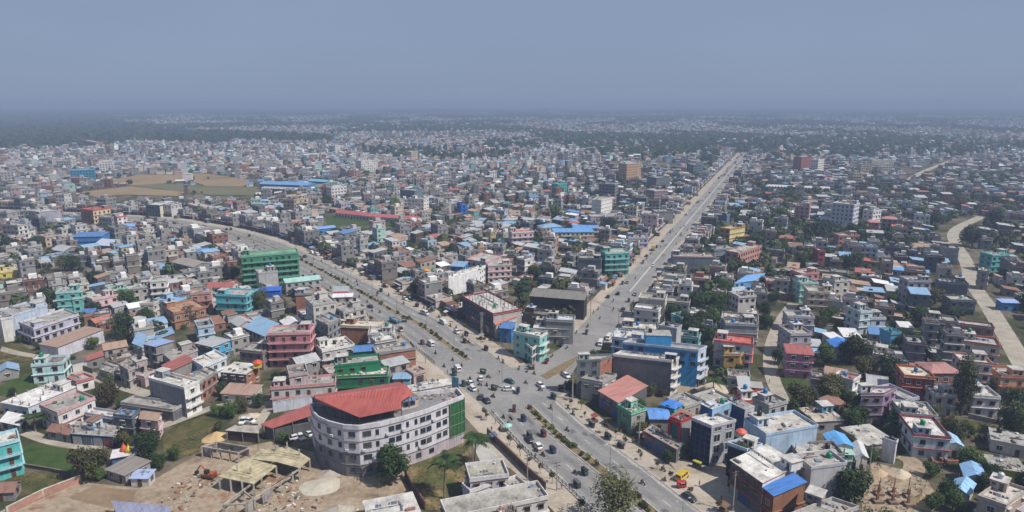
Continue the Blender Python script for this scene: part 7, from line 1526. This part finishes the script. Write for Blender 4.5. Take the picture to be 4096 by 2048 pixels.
# people: one continuous skinned body per pose, clothing colour by region
SKIN = flat('skin', (.20, .105, .065), .6); HAIR = flat('black_hair', (.01, .009, .008), .6)
def body_mesh(pose):
    if pose == 'ride': J = dict(pel=(-.12, 0, .92), wst=(-.09, 0, 1.08), chs=(-.02, 0, 1.30), nck=(.02, 0, 1.46), hd=(.05, 0, 1.57), top=(.06, 0, 1.70), nose=(.16, 0, 1.57), sl=(-.02, .19, 1.40), el=(.16, .29, 1.16), hl=(.44, .30, 1.05), fl=(.50, .29, 1.02), hpl=(-.10, .11, .90), kl=(.28, .20, .72), al=(.10, .20, .32), tl=(.28, .20, .29))
    elif pose == 'stand': J = dict(pel=(0, 0, .92), wst=(0, 0, 1.08), chs=(.01, 0, 1.30), nck=(.01, 0, 1.47), hd=(.03, 0, 1.58), top=(.03, 0, 1.71), nose=(.13, 0, 1.58), sl=(0, .19, 1.40), el=(-.02, .25, 1.12), hl=(.06, .25, .86), fl=(.09, .24, .76), hpl=(0, .10, .88), kl=(.02, .11, .48), al=(0, .11, .08), tl=(.16, .12, .04))
    else: J = dict(pel=(0, 0, .90), wst=(.01, 0, 1.07), chs=(.03, 0, 1.29), nck=(.04, 0, 1.46), hd=(.06, 0, 1.57), top=(.06, 0, 1.70), nose=(.16, 0, 1.57), sl=(.02, .19, 1.39), el=(-.12, .24, 1.13), hl=(-.02, .25, .90), fl=(.02, .25, .81), hpl=(0, .10, .87), kl=(.20, .11, .50), al=(.16, .11, .09), tl=(.31, .12, .06))
    mir = {}
    for k in ('sl', 'el', 'hl', 'fl', 'hpl', 'kl', 'al', 'tl'):
        v = J[k]; x = v[0]
        if pose == 'walk': x = {'el': .14, 'hl': .26, 'fl': .30, 'kl': .06, 'al': -.24, 'tl': -.12}.get(k, x)
        mir[k[:-1] + 'r'] = (x, -v[1], v[2] + (.04 if pose == 'walk' and k in ('al',) else 0))
    J.update(mir); E = [('pel', 'wst'), ('wst', 'chs'), ('chs', 'nck'), ('nck', 'hd'), ('hd', 'top'), ('hd', 'nose')]
    for s in 'lr': E += [('chs', 's' + s), ('s' + s, 'e' + s), ('e' + s, 'h' + s), ('h' + s, 'f' + s), ('pel', 'hp' + s), ('hp' + s, 'k' + s), ('k' + s, 'a' + s), ('a' + s, 't' + s)]
    rad = dict(pel=.145, wst=.13, chs=.15, nck=.06, hd=.10, top=.075, nose=.035); rr = dict(s=.07, e=.048, h=.038, f=.03, hp=.10, k=.065, a=.045, t=.04)
    keys = list(J); me = bpy.data.meshes.new('person'); me.from_pydata([J[k] for k in keys], [(keys.index(a), keys.index(b)) for a, b in E], []); ob = bpy.data.objects.new('person', me); COL.objects.link(ob)
    md = ob.modifiers.new('skin', 'SKIN'); ss = ob.modifiers.new('sub', 'SUBSURF'); ss.levels = ss.render_levels = 1
    for i, k in enumerate(keys):
        r = rad.get(k) or rr[k[:-1]]; me.skin_vertices[0].data[i].radius = (r, r * (.8 if k in ('pel', 'wst', 'chs') else 1)); me.skin_vertices[0].data[i].use_root = (k == 'pel')
    dg = bpy.context.evaluated_depsgraph_get(); out = bpy.data.meshes.new_from_object(ob.evaluated_get(dg)); bpy.data.objects.remove(ob); bpy.data.meshes.remove(me)
    for _ in range(4 - len(out.materials)): out.materials.append(None)
    reg = {}
    for a, b in E: reg[(a, b)] = 0 if a in ('nck', 'hd') or a[0] == 'h' and a[:2] != 'hp' else 2 if a[:2] == 'hp' or a[0] in 'ka' or (a == 'pel' and b != 'wst') else 1
    segs = [(Vector(J[a]), Vector(J[b]), v) for (a, b), v in reg.items()]
    for p in out.polygons:
        c = p.center; best = (9, 0)
        for a, b, v in segs:
            t = max(0, min(1, (c - a).dot(b - a) / (b - a).length_squared)); d = (c - a.lerp(b, t)).length
            if d < best[0]: best = (d, v)
        v = best[1]
        if v == 0 and c.z > J['hd'][2] + .03 or (v == 0 and c.x < J['hd'][0] - .05 and c.z > J['nck'][2] + .05): v = 3
        p.material_index = v; p.use_smooth = True
    return out
BODY = {k: body_mesh(k) for k in ('ride', 'stand', 'walk')}
SHIRT = [('red', (.40, .03, .03)), ('white', (.6, .6, .58)), ('dark blue', (.03, .05, .16)), ('black', (.015, .015, .016)), ('grey', (.2, .2, .21)), ('green', (.04, .18, .08)), ('maroon', (.16, .02, .03)), ('light blue', (.25, .4, .55)), ('yellow', (.5, .36, .05)), ('pink', (.5, .16, .22))]
TROU = [('dark', (.02, .022, .03)), ('blue', (.05, .08, .16)), ('brown', (.08, .05, .03)), ('grey', (.12, .12, .13))]
PB = {}
def person(pose, x, y, h, z=.07, what='rider', onw=''):
    sh, tr = rg.choice(SHIRT), rg.choice(TROU); hat = 'helmet' if pose == 'ride' else ''
    key = (pose, sh[0], tr[0])
    if key not in PB:
        m = BODY[pose].copy(); m.materials.clear()
        for q in (SKIN, flat('shirt_cloth', sh[1], .85), flat('trouser_cloth', tr[1], .85), flat('helmet_shell', (.02, .02, .022), .3) if pose == 'ride' else HAIR): m.materials.append(q)
        PB[key] = m
    o = put('person', PB[key], None, (x, y, z), h); tag(o, 'person', None, f'{what} in a {sh[0]} shirt and {tr[0]} trousers{onw}', None, 'riders on motorbikes' if pose == 'ride' else 'people on foot'); return o
BC = [('black', (.012, .012, .013)), ('red', (.30, .015, .015)), ('dark blue', (.02, .04, .15)), ('black', (.015, .015, .016)), ('grey', (.12, .12, .13))]
def bike(x, y, h, n=1):
    cn, c = rg.choice(BC); b, s, hb = cached(('bike', cn), lambda: bike_mesh(c)); root = empty('motorbike', (x, y, .075), h); put('body', b, root); put('seat', s, root); put('handlebar', hb, root); put('wheel', WH_BIKE, root, (.72, 0, .31)); put('wheel', WH_BIKE, root, (-.62, 0, .31))
    tag(root, 'motorbike', None, f'{cn} motorbike carrying {"two riders" if n == 2 else "one rider"}', None, 'motorbikes on the roads'); c_, s_ = math.cos(h), math.sin(h); person('ride', x, y, h, .0 + .0, 'motorbike rider')
    if n == 2: person('ride', x - .36 * c_, y - .36 * s_, h, .03, 'pillion rider')
def vtag(o, cat, base, label=None, ref=None, grp=None): tag(o, cat, label, base, ref, grp)
WCAR = (.62, .62, .62); RICK = [((.03, .10, .07), (.03, .03, .035), 'dark green'), ((.20, .03, .03), (.04, .03, .03), 'dark red'), ((.03, .06, .18), (.02, .02, .03), 'dark blue'), ((.05, .05, .05), (.10, .10, .10), 'grey-topped')]
VEH = '''h 560 50 v;h 650 85 2;h 725 110 m;h 735 168 c;h 850 210 m;h 835 295 r;h 885 295 m;h 290 315 r;h 395 325 v;h 460 435 m;h 680 525 m;h 570 608 m;h 738 650 v;h 795 600 m;h 700 715 r;h 1070 695 r;h 1045 770 c;h 1140 748 m;h 905 770 m;h 822 850 r;h 905 830 c;h 930 900 c;h 1030 848 m;h 1120 850 m;h 1212 905 r;h 1200 1000 2;h 1045 1010 c3;h 1115 1058 c2;h 1412 810 c5;h 1400 910 c;h 1520 945 r;h 1622 820 m;h 1810 860 c;h 1805 915 m;h 1535 638 m;h 1650 605 m;h 1725 612 m;h 1690 640 r;h 1640 672 m;h 1730 700 m;h 1890 560 r;h 1960 478 m;h 2080 338 r;h 2150 372 m;h 1110 392 r;h 1270 505 m;h 1330 555 2;h 1975 1015 r;h 2070 915 r;h 2170 1150 m;h 2232 1222 2;h 1470 1175 r;h 1335 1265 m;h 1600 1275 m;h 2130 835 m;h 2140 735 c;h 2090 702 m;h 2400 185 m;h 2420 95 m;h 2210 232 m;h 2270 172 m;h 15 145 r;
c 1590 115 r;c 1670 375 c2;c 1775 460 c;c 1965 525 r;c 1845 565 m;c 2260 800 m;c 2375 805 r;c 1400 165 m;c 2470 190 r;d 100 350 r;d 265 460 r;d 550 930 m;d 1150 1125 c3;d 815 755 m;
l 480 50 v;l 540 70 v;l 390 95 c3;l 670 122 t2;l 830 182 b;l 880 238 r;l 785 238 m;l 1120 308 c3;l 1415 458 c;l 1005 497 c4;l 1225 742 c2;l 1540 935 t1;l 1620 1042 c6;l 1675 640 c;l 1725 622 t2;l 1830 732 r;l 1920 752 m;l 1930 832 v;l 1995 802 m;l 1960 772 m;l 2115 872 m;l 1190 672 m;l 1330 662 m;l 1300 655 m;l 2465 1105 r;l 500 130 m;l 600 150 m;
M2 1500 130 v;M2 1530 92 m;M2 1295 360 c3;M2 1210 432 t3;M2 1275 412 m;M2 1155 487 c2;M2 1125 543 r;M2 1060 678 m;M2 990 713 c4;M2 948 725 r;M2 910 812 c2;M2 870 872 m;M2 825 838 c3;M2 870 948 m;M2 740 943 m;M2 755 1022 m;M2 1055 817 c4;M2 1003 877 r;M2 1045 882 m;M2 950 952 c2;M2 700 972 m;M2 650 1092 m;M2 640 1152 r;M2 1330 300 m;M2 1410 300 m;M2 1400 180 m;M2 1560 60 m;M2 1600 20 c3;M2 1480 230 m;M2 1210 570 c;M2 830 1195 v;M2 760 1245 v;M2 1240 610 m'''
WR_ = {}
for s in VEH.replace('\n', '').split(';'):
    if not s.strip(): continue
    t, x, y, k = s.split(); x, y = W(t, float(x), float(y)); h = road_heading(x, y) + rg.uniform(-.12, .12)
    if t == 'h' and 1000 < float(s.split()[1]) < 1900 and float(s.split()[2]) > 590: h += rg.choice((0, .5, -.5, 1.1))
    if k in 'm2': bike(x, y, h, 2 if k == '2' else 1)
    elif k == 'r': q = rg.choice(RICK); vtag(rick(x, y, h, q[0], q[1]), 'rickshaw', f'{q[2]} three-wheeled rickshaw with canopy', grp='rickshaws on the roads')
    elif k[0] == 'c':
        cc = {'': (WCAR, 'white'), '2': ((.012, .012, .014), 'black'), '3': ((.05, .055, .065), 'dark grey'), '4': ((.30, .31, .33), 'silver grey'), '5': ((.02, .09, .10), 'dark teal'), '6': ((.55, .5, .38), 'cream')}[k[1:]]
        vtag(car(x, y, h, *cc), 'car', f'{cc[1]} car', grp='cars on the roads')
    elif k == 'v': vtag(van(x, y, h, (.60, .60, .60)), 'van', 'white van with dark side windows', grp='vans on the roads')
    elif k[0] == 't': cc = {'1': ((.10, .22, .42), 'blue'), '2': ((.06, .06, .07), 'dark'), '3': ((.45, .36, .06), 'yellow')}[k[1]]; vtag(truck(x, y, h, cc[0]), 'truck', f'{cc[1]} truck with open cargo bed', grp='trucks on the roads')
    elif k == 'b': vtag(truck(x, y, h, (.07, .06, .07), True), 'bus', 'dark long bus', 'dark bus on the curving road')
x, y = W('d', 1065, 855); vtag(van(x, y, road_heading(x, y) + 1.9, (.62, .42, .04)), 'van', '', 'yellow van turning off the road at the lower right', 'the yellow van')
x, y = W('d', 1050, 975); vtag(rick(x, y, road_heading(x, y) + 1.2, (.42, .03, .03), (.40, .03, .04)), 'rickshaw', '', 'bright red rickshaw beside the yellow van')
x, y = W('d', 1245, 715); vtag(rick(x, y, 2.4, (.06, .05, .03), (.36, .36, .05)), 'rickshaw', '', 'yellow-topped rickshaw in the shade of the navy glass building')
for t, px, py in (('b', 560, 150), ('b', 640, 150), ('b', 1215, 280), ('b', 1240, 350), ('b', 1390, 300), ('b', 1300, 345)):
    x, y = W(t, px, py, 2.9 if py < 160 else 0); o = car(x, y, rg.uniform(0, 6.28), WCAR, '')
    if py < 160: o.location.z = 3.3
    vtag(o, 'car', 'white parked car', grp='white cars parked by the red shed')
for _ in range(46):                                               # traffic on the far stretches of both roads
    if rg.random() < .7: t = rg.uniform(.34, .97); p = b0 + (b1 - b0) * t + Vector((db.y, -db.x)) * rg.choice((-6, -4, -2.4, 2, 4.2))
    else: q = farA[rg.randrange(8, max(9, len(farA) // 2))]; p = Vector(q) + Vector((rg.uniform(-9, 9), rg.uniform(-2, 2)))
    h = road_heading(p.x, p.y); k = rg.random()
    if k < .45: bike(p.x, p.y, h)
    elif k < .8: cc = rg.choice(((WCAR, 'white'), ((.02, .02, .022), 'black'), ((.2, .21, .22), 'grey'))); vtag(car(p.x, p.y, h, *cc), 'car', f'{cc[1]} car', grp='cars on the roads')
    else: vtag(truck(p.x, p.y, h, rg.choice(((.45, .2, .05), (.06, .06, .07), (.3, .3, .3)))), 'truck', 'small far-off truck', grp='trucks on the roads')
for _ in range(64):                                               # motorbikes and rickshaws strung along the nearer road lengths
    q = resample(rg.choice((farA[10:], farA[10:], ROAD_B[2:14], nearA)), 1.0); i = rg.randrange(2, len(q) - 3); a, b = Vector(q[i]), Vector(q[i + 1]); t = (b - a).normalized(); isB = any(abs(a.x - p_[0]) + abs(a.y - p_[1]) < 60 for p_ in ROAD_B[4:14]) and a.x > 25; p = a + Vector((t.y, -t.x)) * rg.choice((-6, -4, -2, 2.5, 4.5) if isB else (-9, -6, -4, 4, 6, 8, 10)); h = road_heading(p.x, p.y)
    if p.y > 520 or not inview(p.x, p.y): continue
    if rg.random() < .78: bike(p.x, p.y, h, rg.choice((1, 1, 2)))
    else: q_ = rg.choice(RICK); vtag(rick(p.x, p.y, h, q_[0], q_[1]), 'rickshaw', f'{q_[2]} three-wheeled rickshaw with canopy', grp='rickshaws on the roads')
for t, px, py, ps in (('h', 1280, 700, 'walk'), ('h', 1010, 950, 'walk'), ('h', 610, 700, 'walk'), ('c', 1745, 600, 'walk'), ('d', 835, 905, 'stand'), ('d', 105, 235, 'stand'), ('d', 265, 290, 'walk'), ('d', 440, 200, 'stand'), ('h', 1940, 230, 'stand'), ('h', 1900, 300, 'stand'), ('h', 1980, 260, 'walk'), ('h', 1780, 440, 'stand'), ('h', 1840, 390, 'walk'), ('h', 2060, 240, 'stand'), ('h', 1520, 545, 'stand'), ('h', 1560, 560, 'walk'), ('h', 1430, 480, 'stand'), ('h', 1190, 290, 'walk'), ('h', 1280, 200, 'stand'), ('f', 1480, 790, 'walk'), ('f', 1530, 780, 'stand'), ('f', 1370, 850, 'walk'), ('g', 180, 1110, 'walk'), ('g', 40, 1120, 'walk'), ('d', 1280, 960, 'stand'), ('d', 1560, 1150, 'stand'), ('d', 1580, 1200, 'walk'), ('c', 1230, 160, 'walk'), ('c', 1180, 250, 'stand'), ('c', 1290, 240, 'walk'), ('c', 1420, 420, 'stand'), ('c', 2080, 1000, 'walk'), ('c', 1930, 860, 'stand'), ('B2', 830, 810, 'stand'), ('B2', 760, 740, 'walk'), ('B2', 640, 680, 'stand'), ('j', 250, 820, 'walk')):
    x, y = W(t, px, py); person(ps, x, y, rg.uniform(0, 6.28), .065, 'person walking' if ps == 'walk' else 'person standing')
# ------------------------------------------------------------------ street furniture
IRON = flat('dark_railing_paint', (.02, .016, .016), .6); POLE = flat('pole_concrete', (.34, .33, .31), .85)
mb = MB(); mb.box((0, 0, .55), (.15, .15, 1.1)); RPOST = mb.mesh('post', IRON)
def railing(pts, off, label, seg=14):
    q = resample(offset(pts, off), 1.6); i = 0
    while i + 3 < len(q):
        s = q[i:i + int(seg / 1.6) + 1]; c = s[0]; root = empty('railing', (*c, .04))
        for p in s[:-1] if len(s) > 2 else s: put('post', RPOST, root, (p[0] - c[0], p[1] - c[1], 0))
        m = MB()
        for a, b in zip(s, s[1:]):
            for z in (.45, .95): m.tube((a[0] - c[0], a[1] - c[1], z), (b[0] - c[0], b[1] - c[1], z), .06, .06, 4, cap=False)
        put('rail', m.mesh('rail', IRON), root); tag(root, 'railing', None, label, None, 'railings along the main road', (s[len(s) // 2])); i += int(seg / 1.6)
railing([p for p in nearA if p[1] < W('B2', 330, 510)[1] + 1], 12.35, 'dark iron railing length'); railing([p for p in farA if p[1] < 370], 12.35, 'dark iron railing length')
def lamp(x, y, rz, h=9, base='slim street lamp pole in the road median', label=None, ref=None, two=True):
    root = empty('street_lamp', (x, y, .1), rz); mb = MB(); mb.tube((0, 0, 0), (0, 0, h), .10, .055, 7); mb.box((0, 0, .2), (.35, .35, .4)); put('pole', mb.mesh('pole', flat('galvanised_pole', (.22, .23, .24), .5)), root)
    for s in ((-1, 1) if two else (1,)):
        mb = MB(); mb.tube((0, 0, h - .1), (0, s * 1.5, h + .35), .04, .035, 5); put('arm', mb.mesh('arm', CHR), root); mb = MB(); mb.box((0, s * 1.75, h + .36), (.28, .6, .12)); put('lamp_head', mb.mesh('lamp_head', flat('lamp_housing', (.4, .4, .4), .4)), root)
    tag(root, 'street lamp', label, base, ref, 'street lamps in the road median' if not label else None)
for pts in (nearA, [p for p in farA if p[1] < 450]):
    q = resample(pts, 1.0)
    for i in range(14, len(q) - 6, 27): a, b = q[i], q[i + 1]; lamp(*a, math.atan2(b[1] - a[1], b[0] - a[0]))
jl = W('h', 1315, 860); lamp(*jl, .4, 14, label='tall mast standing on a small round plinth at the junction', ref='the junction mast')
mb = MB(); mb.lathe((0, 0, 0), [(1.3, 0), (1.3, .45), (1.1, .5)], 14); o = put('plinth', mb.mesh('plinth', flat('plinth_paint', (.3, .29, .28), .8)), None, (*jl, .072)); tag(o, 'plinth', 'round concrete plinth at the foot of the junction mast')
def upole(t, px, py, h, base='concrete power pole with crossarm'):
    x, y = W(t, px, py); root = empty('power_pole', (x, y, 0), road_heading(x, y)); mb = MB(); mb.tube((0, 0, -.1), (0, 0, h), .17, .11, 7); put('pole', mb.mesh('pole', POLE), root)
    for z in (h - .4, h - 1.2):
        mb = MB(); mb.box((0, 0, z), (.1, 1.9, .1)); put('crossarm', mb.mesh('crossarm', IRON), root)
        for s in (-.8, -.3, .3, .8): mb = MB(); mb.lathe((0, s, z + .05), [(.05, 0), (.07, .08), (.04, .2)], 6); put('insulator', mb.mesh('insulator', flat('porcelain', (.45, .42, .38), .3)), root)
    tag(root, 'power pole', None, base, None, 'power poles'); return x, y, h
PO = [upole(*a) for a in (('h', 2222, 1020, 9.5), ('B2', 415, 515, 9), ('d', 500, 420, 9), ('d', 1708, 1275, 10.5), ('c', 1640, 880, 7.5), ('c', 2020, 1010, 8), ('k', 725, 1095, 10), ('k', 745, 1100, 10), ('h', 1045, 200, 10), ('l', 1390, 330, 9), ('l', 1290, 270, 9), ('M2', 975, 660, 9), ('M2', 925, 680, 9), ('M2', 675, 1000, 9), ('M2', 915, 1080, 8), ('h', 330, 560, 8), ('e', 885, 790, 8.5), ('b', 1790, 760, 7), ('M0', 2120, 480, 12))]
for (x0, y0, h0), (x1, y1, h1) in zip(PO, PO[1:]):                # wires from pole to pole
    if math.hypot(x1 - x0, y1 - y0) > 75 or math.hypot(x1 - x0, y1 - y0) < 8: continue
    mb = MB(); rz = math.atan2(y1 - y0, x1 - x0); n_ = Vector((-math.sin(rz), math.cos(rz)))
    for s in (-.8, -.3, .3, .8):
        for k in range(8):
            P_ = [(x0 + (x1 - x0) * t + n_.x * s - x0, y0 + (y1 - y0) * t + n_.y * s - y0, h0 - .2 + (h1 - h0) * t - 1.1 * 4 * t * (1 - t)) for t in (k / 8, (k + 1) / 8)]; mb.tube(P_[0], P_[1], .022, .022, 3, cap=False)
    o = put('power_line', mb.mesh('power_line', RUB), None, (x0, y0, 0)); tag(o, 'power line', None, 'sagging power line wires', None, 'power lines')
STALLC = [('blue', (.10, .15, .28)), ('red', (.26, .07, .06)), ('white', (.52, .51, .5)), ('dark', (.06, .06, .065)), ('brown', (.2, .13, .08)), ('grey', (.26, .26, .25))]
def stall(x, y, h):
    cn, c = rg.choice(STALLC); root = empty('market_stall', (x, y, .04), h); mb = MB(); mb.box((0, 0, .45), (2.0, 1.2, .9)); put('counter', mb.mesh('counter', flat('stall_wood', (.14, .09, .06), .8)), root); mb = MB()
    for sx in (-1, 1):
        for sy in (-.6, .6): mb.tube((sx, sy, 0), (sx, sy, 2.0), .035, .035, 4)
    put('frame', mb.mesh('frame', IRON), root); mb = MB(); mb.quad([(-1.25, -.95, 1.9), (1.25, -.95, 1.9), (1.25, .85, 2.3), (-1.25, .85, 2.3)]); mb.quad([(-1.25, .85, 2.25), (1.25, .85, 2.25), (1.25, -.95, 1.85), (-1.25, -.95, 1.85)]); put('awning', mb.mesh('awning', flat('awning_cloth', c, .8)), root)
    tag(root, 'stall', None, f'small roadside stall with {cn} awning', None, 'stalls on the pavements')
def parasol(x, y, cn, c, lab):
    root = empty('parasol', (x, y, .04)); mb = MB(); mb.tube((0, 0, 0), (0, 0, 2.5), .03, .03, 5); put('pole', mb.mesh('pole', CHR), root); mb = MB(); mb.lathe((0, 0, 0), [(1.35, 1.95), (.9, 2.25), (.1, 2.55), (.03, 2.65)], 10); put('canopy', mb.mesh('canopy', flat('parasol_cloth', c, .8)), root); tag(root, 'parasol', lab)
for a in (('d', 515, 330, 'white', (.62, .62, .62), 'white parasol in front of the low rubble-roofed row'), ('d', 575, 350, 'pink', (.5, .1, .12), 'pinkish red parasol in front of the low rubble-roofed row'), ('h', 1965, 270, 'red', (.5, .05, .06), 'bright red parasol on the pavement right of the cyan corner house')): x, y = W(a[0], a[1], a[2]); parasol(x, y, *a[3:])
x, y = W('c', 1390, 250); parasol(x, y, 'mint', (.30, .55, .48), 'mint green parasol on the kerb below the curved white block')
for pts, off, n_ in ((farA, 17.5, 44), (nearA, 17.5, 9), (nearA, -14.8, 8), (ROAD_B[3:20], -12, 44), (ROAD_B[3:20], 10.5, 28), (farA, -15, 22)):
    q = resample(offset([p for p in pts if p[1] < 430], off), 1.0)
    for _ in range(n_):
        i = rg.randrange(3, len(q) - 3); a, b = q[i], q[i + 1]; 
        if occ_at(*a) in (4, 6): continue
        if rg.random() < .55: stall(a[0] + rg.uniform(-1, 1), a[1] + rg.uniform(-1, 1), math.atan2(b[1] - a[1], b[0] - a[0]))
        elif rg.random() < .6: person(rg.choice(('stand', 'walk')), a[0] + rg.uniform(-2, 2), a[1], rg.uniform(0, 6), .045, 'person on the pavement')
        else:
            cn, c = rg.choice(BC); b_, s_, hb = cached(('bike', cn), lambda: bike_mesh(c)); root = empty('motorbike', (a[0], a[1], .05), rg.uniform(0, 6)); put('body', b_, root); put('seat', s_, root); put('handlebar', hb, root); put('wheel', WH_BIKE, root, (.72, 0, .31)); put('wheel', WH_BIKE, root, (-.62, 0, .31)); tag(root, 'motorbike', None, f'{cn} motorbike parked without rider', None, 'motorbikes parked on the pavements')
def billboard(t, px, py, z, wd, hg, c, label, rz=None):
    x, y = W(t, px, py, z); root = empty('billboard', (x, y, 0), rz if rz is not None else 0.0); mb = MB()
    for s in (-.4, .4): mb.tube((s * wd, .1, 0), (s * wd, .1, z + hg / 2), .1, .1, 5)
    put('post', mb.mesh('post', IRON), root); mb = MB(); mb.box((0, 0, z), (wd, .12, hg), 0); mb.box((0, -.075, z - hg * .36), (wd * .96, .02, hg * .2), 1); put('panel', mb.mesh('panel', [flat('panel_face', c, .5, var=.3), flat('panel_strip', (.45, .06, .1), .5)]), root); tag(root, 'billboard', label)
billboard('l', 850, 510, 8.5, 7.5, 3.4, (.60, .66, .66), 'white roadside billboard with a red lower strip behind the off-white house', .1)
billboard('h', 712, 815, 9, 2.4, 4.2, (.20, .48, .58), 'upright blue-green billboard at the road end of the curved white block', -.4)
HAZE_D, HAZE_C = 0.00037, (0.388, 0.49, 0.69, 1)
# ------------------------------------------------------------------ the dusty air
mb = MB(); mb.box((0, 6850, 48.5), (25400, 14700, 103)); hz = put('haze', mb.mesh('haze', bpy.data.materials.new('dusty_air'))); hm = hz.data.materials[0]; hm.use_nodes = True; ht = hm.node_tree; ht.nodes.clear()
ho = ht.nodes.new('ShaderNodeOutputMaterial'); hv = ht.nodes.new('ShaderNodeVolumePrincipled'); hv.inputs['Density'].default_value = HAZE_D; hv.inputs['Color'].default_value = HAZE_C; hv.inputs['Anisotropy'].default_value = 0.0; ht.links.new(hv.outputs[0], ho.inputs['Volume']); hz['kind'] = 'stuff'; hz['label'] = 'pale bluish dust haze over the whole town'
# ------------------------------------------------------------------ labels: say which one, by the nearest landmark one can find in the picture
LM = [(t['ref'], t['xy']) for t in THINGS if t['ref']] + [('the brown stubble field', W('T0', 1500, 840)), ('the green school pitch', W('M1', 900, 190)), ('the pale winding lane', W('j', 250, 560)), ('the traffic island', W('h', 2050, 640)), ('the zebra crossing', tuple(c0)), ('the green lawn', W('a', 650, 620)), ('the far end of the straight road', tuple(b1)), ('the road bend', W('M0', 1400, 180))]
ORD = ['', 'second', 'third', 'fourth', 'fifth', 'sixth', 'seventh', 'eighth', 'ninth', 'tenth', 'eleventh', 'twelfth', 'thirteenth', 'fourteenth', 'fifteenth', 'sixteenth', 'seventeenth', 'eighteenth', 'nineteenth', 'twentieth']
auto = {}
for t in THINGS:
    if t['label'] is not None: t['o']['label'] = t['label']; continue
    x, y = t['xy']; d, nm, (lx, ly) = min(((math.hypot(x - q[0], y - q[1]), n_, q) for n_, q in LM), key=lambda q: q[0]); X0, Y0, _ = proj(x, y); X1, Y1, _ = proj(lx, ly)
    rel = ('right of' if X0 > X1 else 'left of') if abs(X0 - X1) > 1.6 * abs(Y0 - Y1) else ('behind' if Y0 < Y1 else 'in front of')
    if t['o'].name.startswith(('shrub', 'street_lamp', 'railing', 'sapling', 'motorbike', 'person', 'car', 'van', 'truck', 'auto')) and rel in ('behind',): rel = 'beyond'
    auto.setdefault(f"{t['base']} {rel} {nm}", []).append((d, t))
used = set(t['label'] for t in THINGS if t['label'])
for lab, L in auto.items():
    L.sort(key=lambda q: q[0])
    for i, (d, t) in enumerate(L):
        s = lab if len(L) == 1 else ('nearest ' + lab if i == 0 else f"{ORD[i] if i < 20 else 'farther'} {lab}")
        w_ = s.split()
        while len(w_) > 16: w_ = [q for k, q in enumerate(w_) if not (k == len(w_) - 2)]
        t['o']['label'] = ' '.join(w_)
print('things', len(THINGS), 'objects', len(bpy.data.objects))
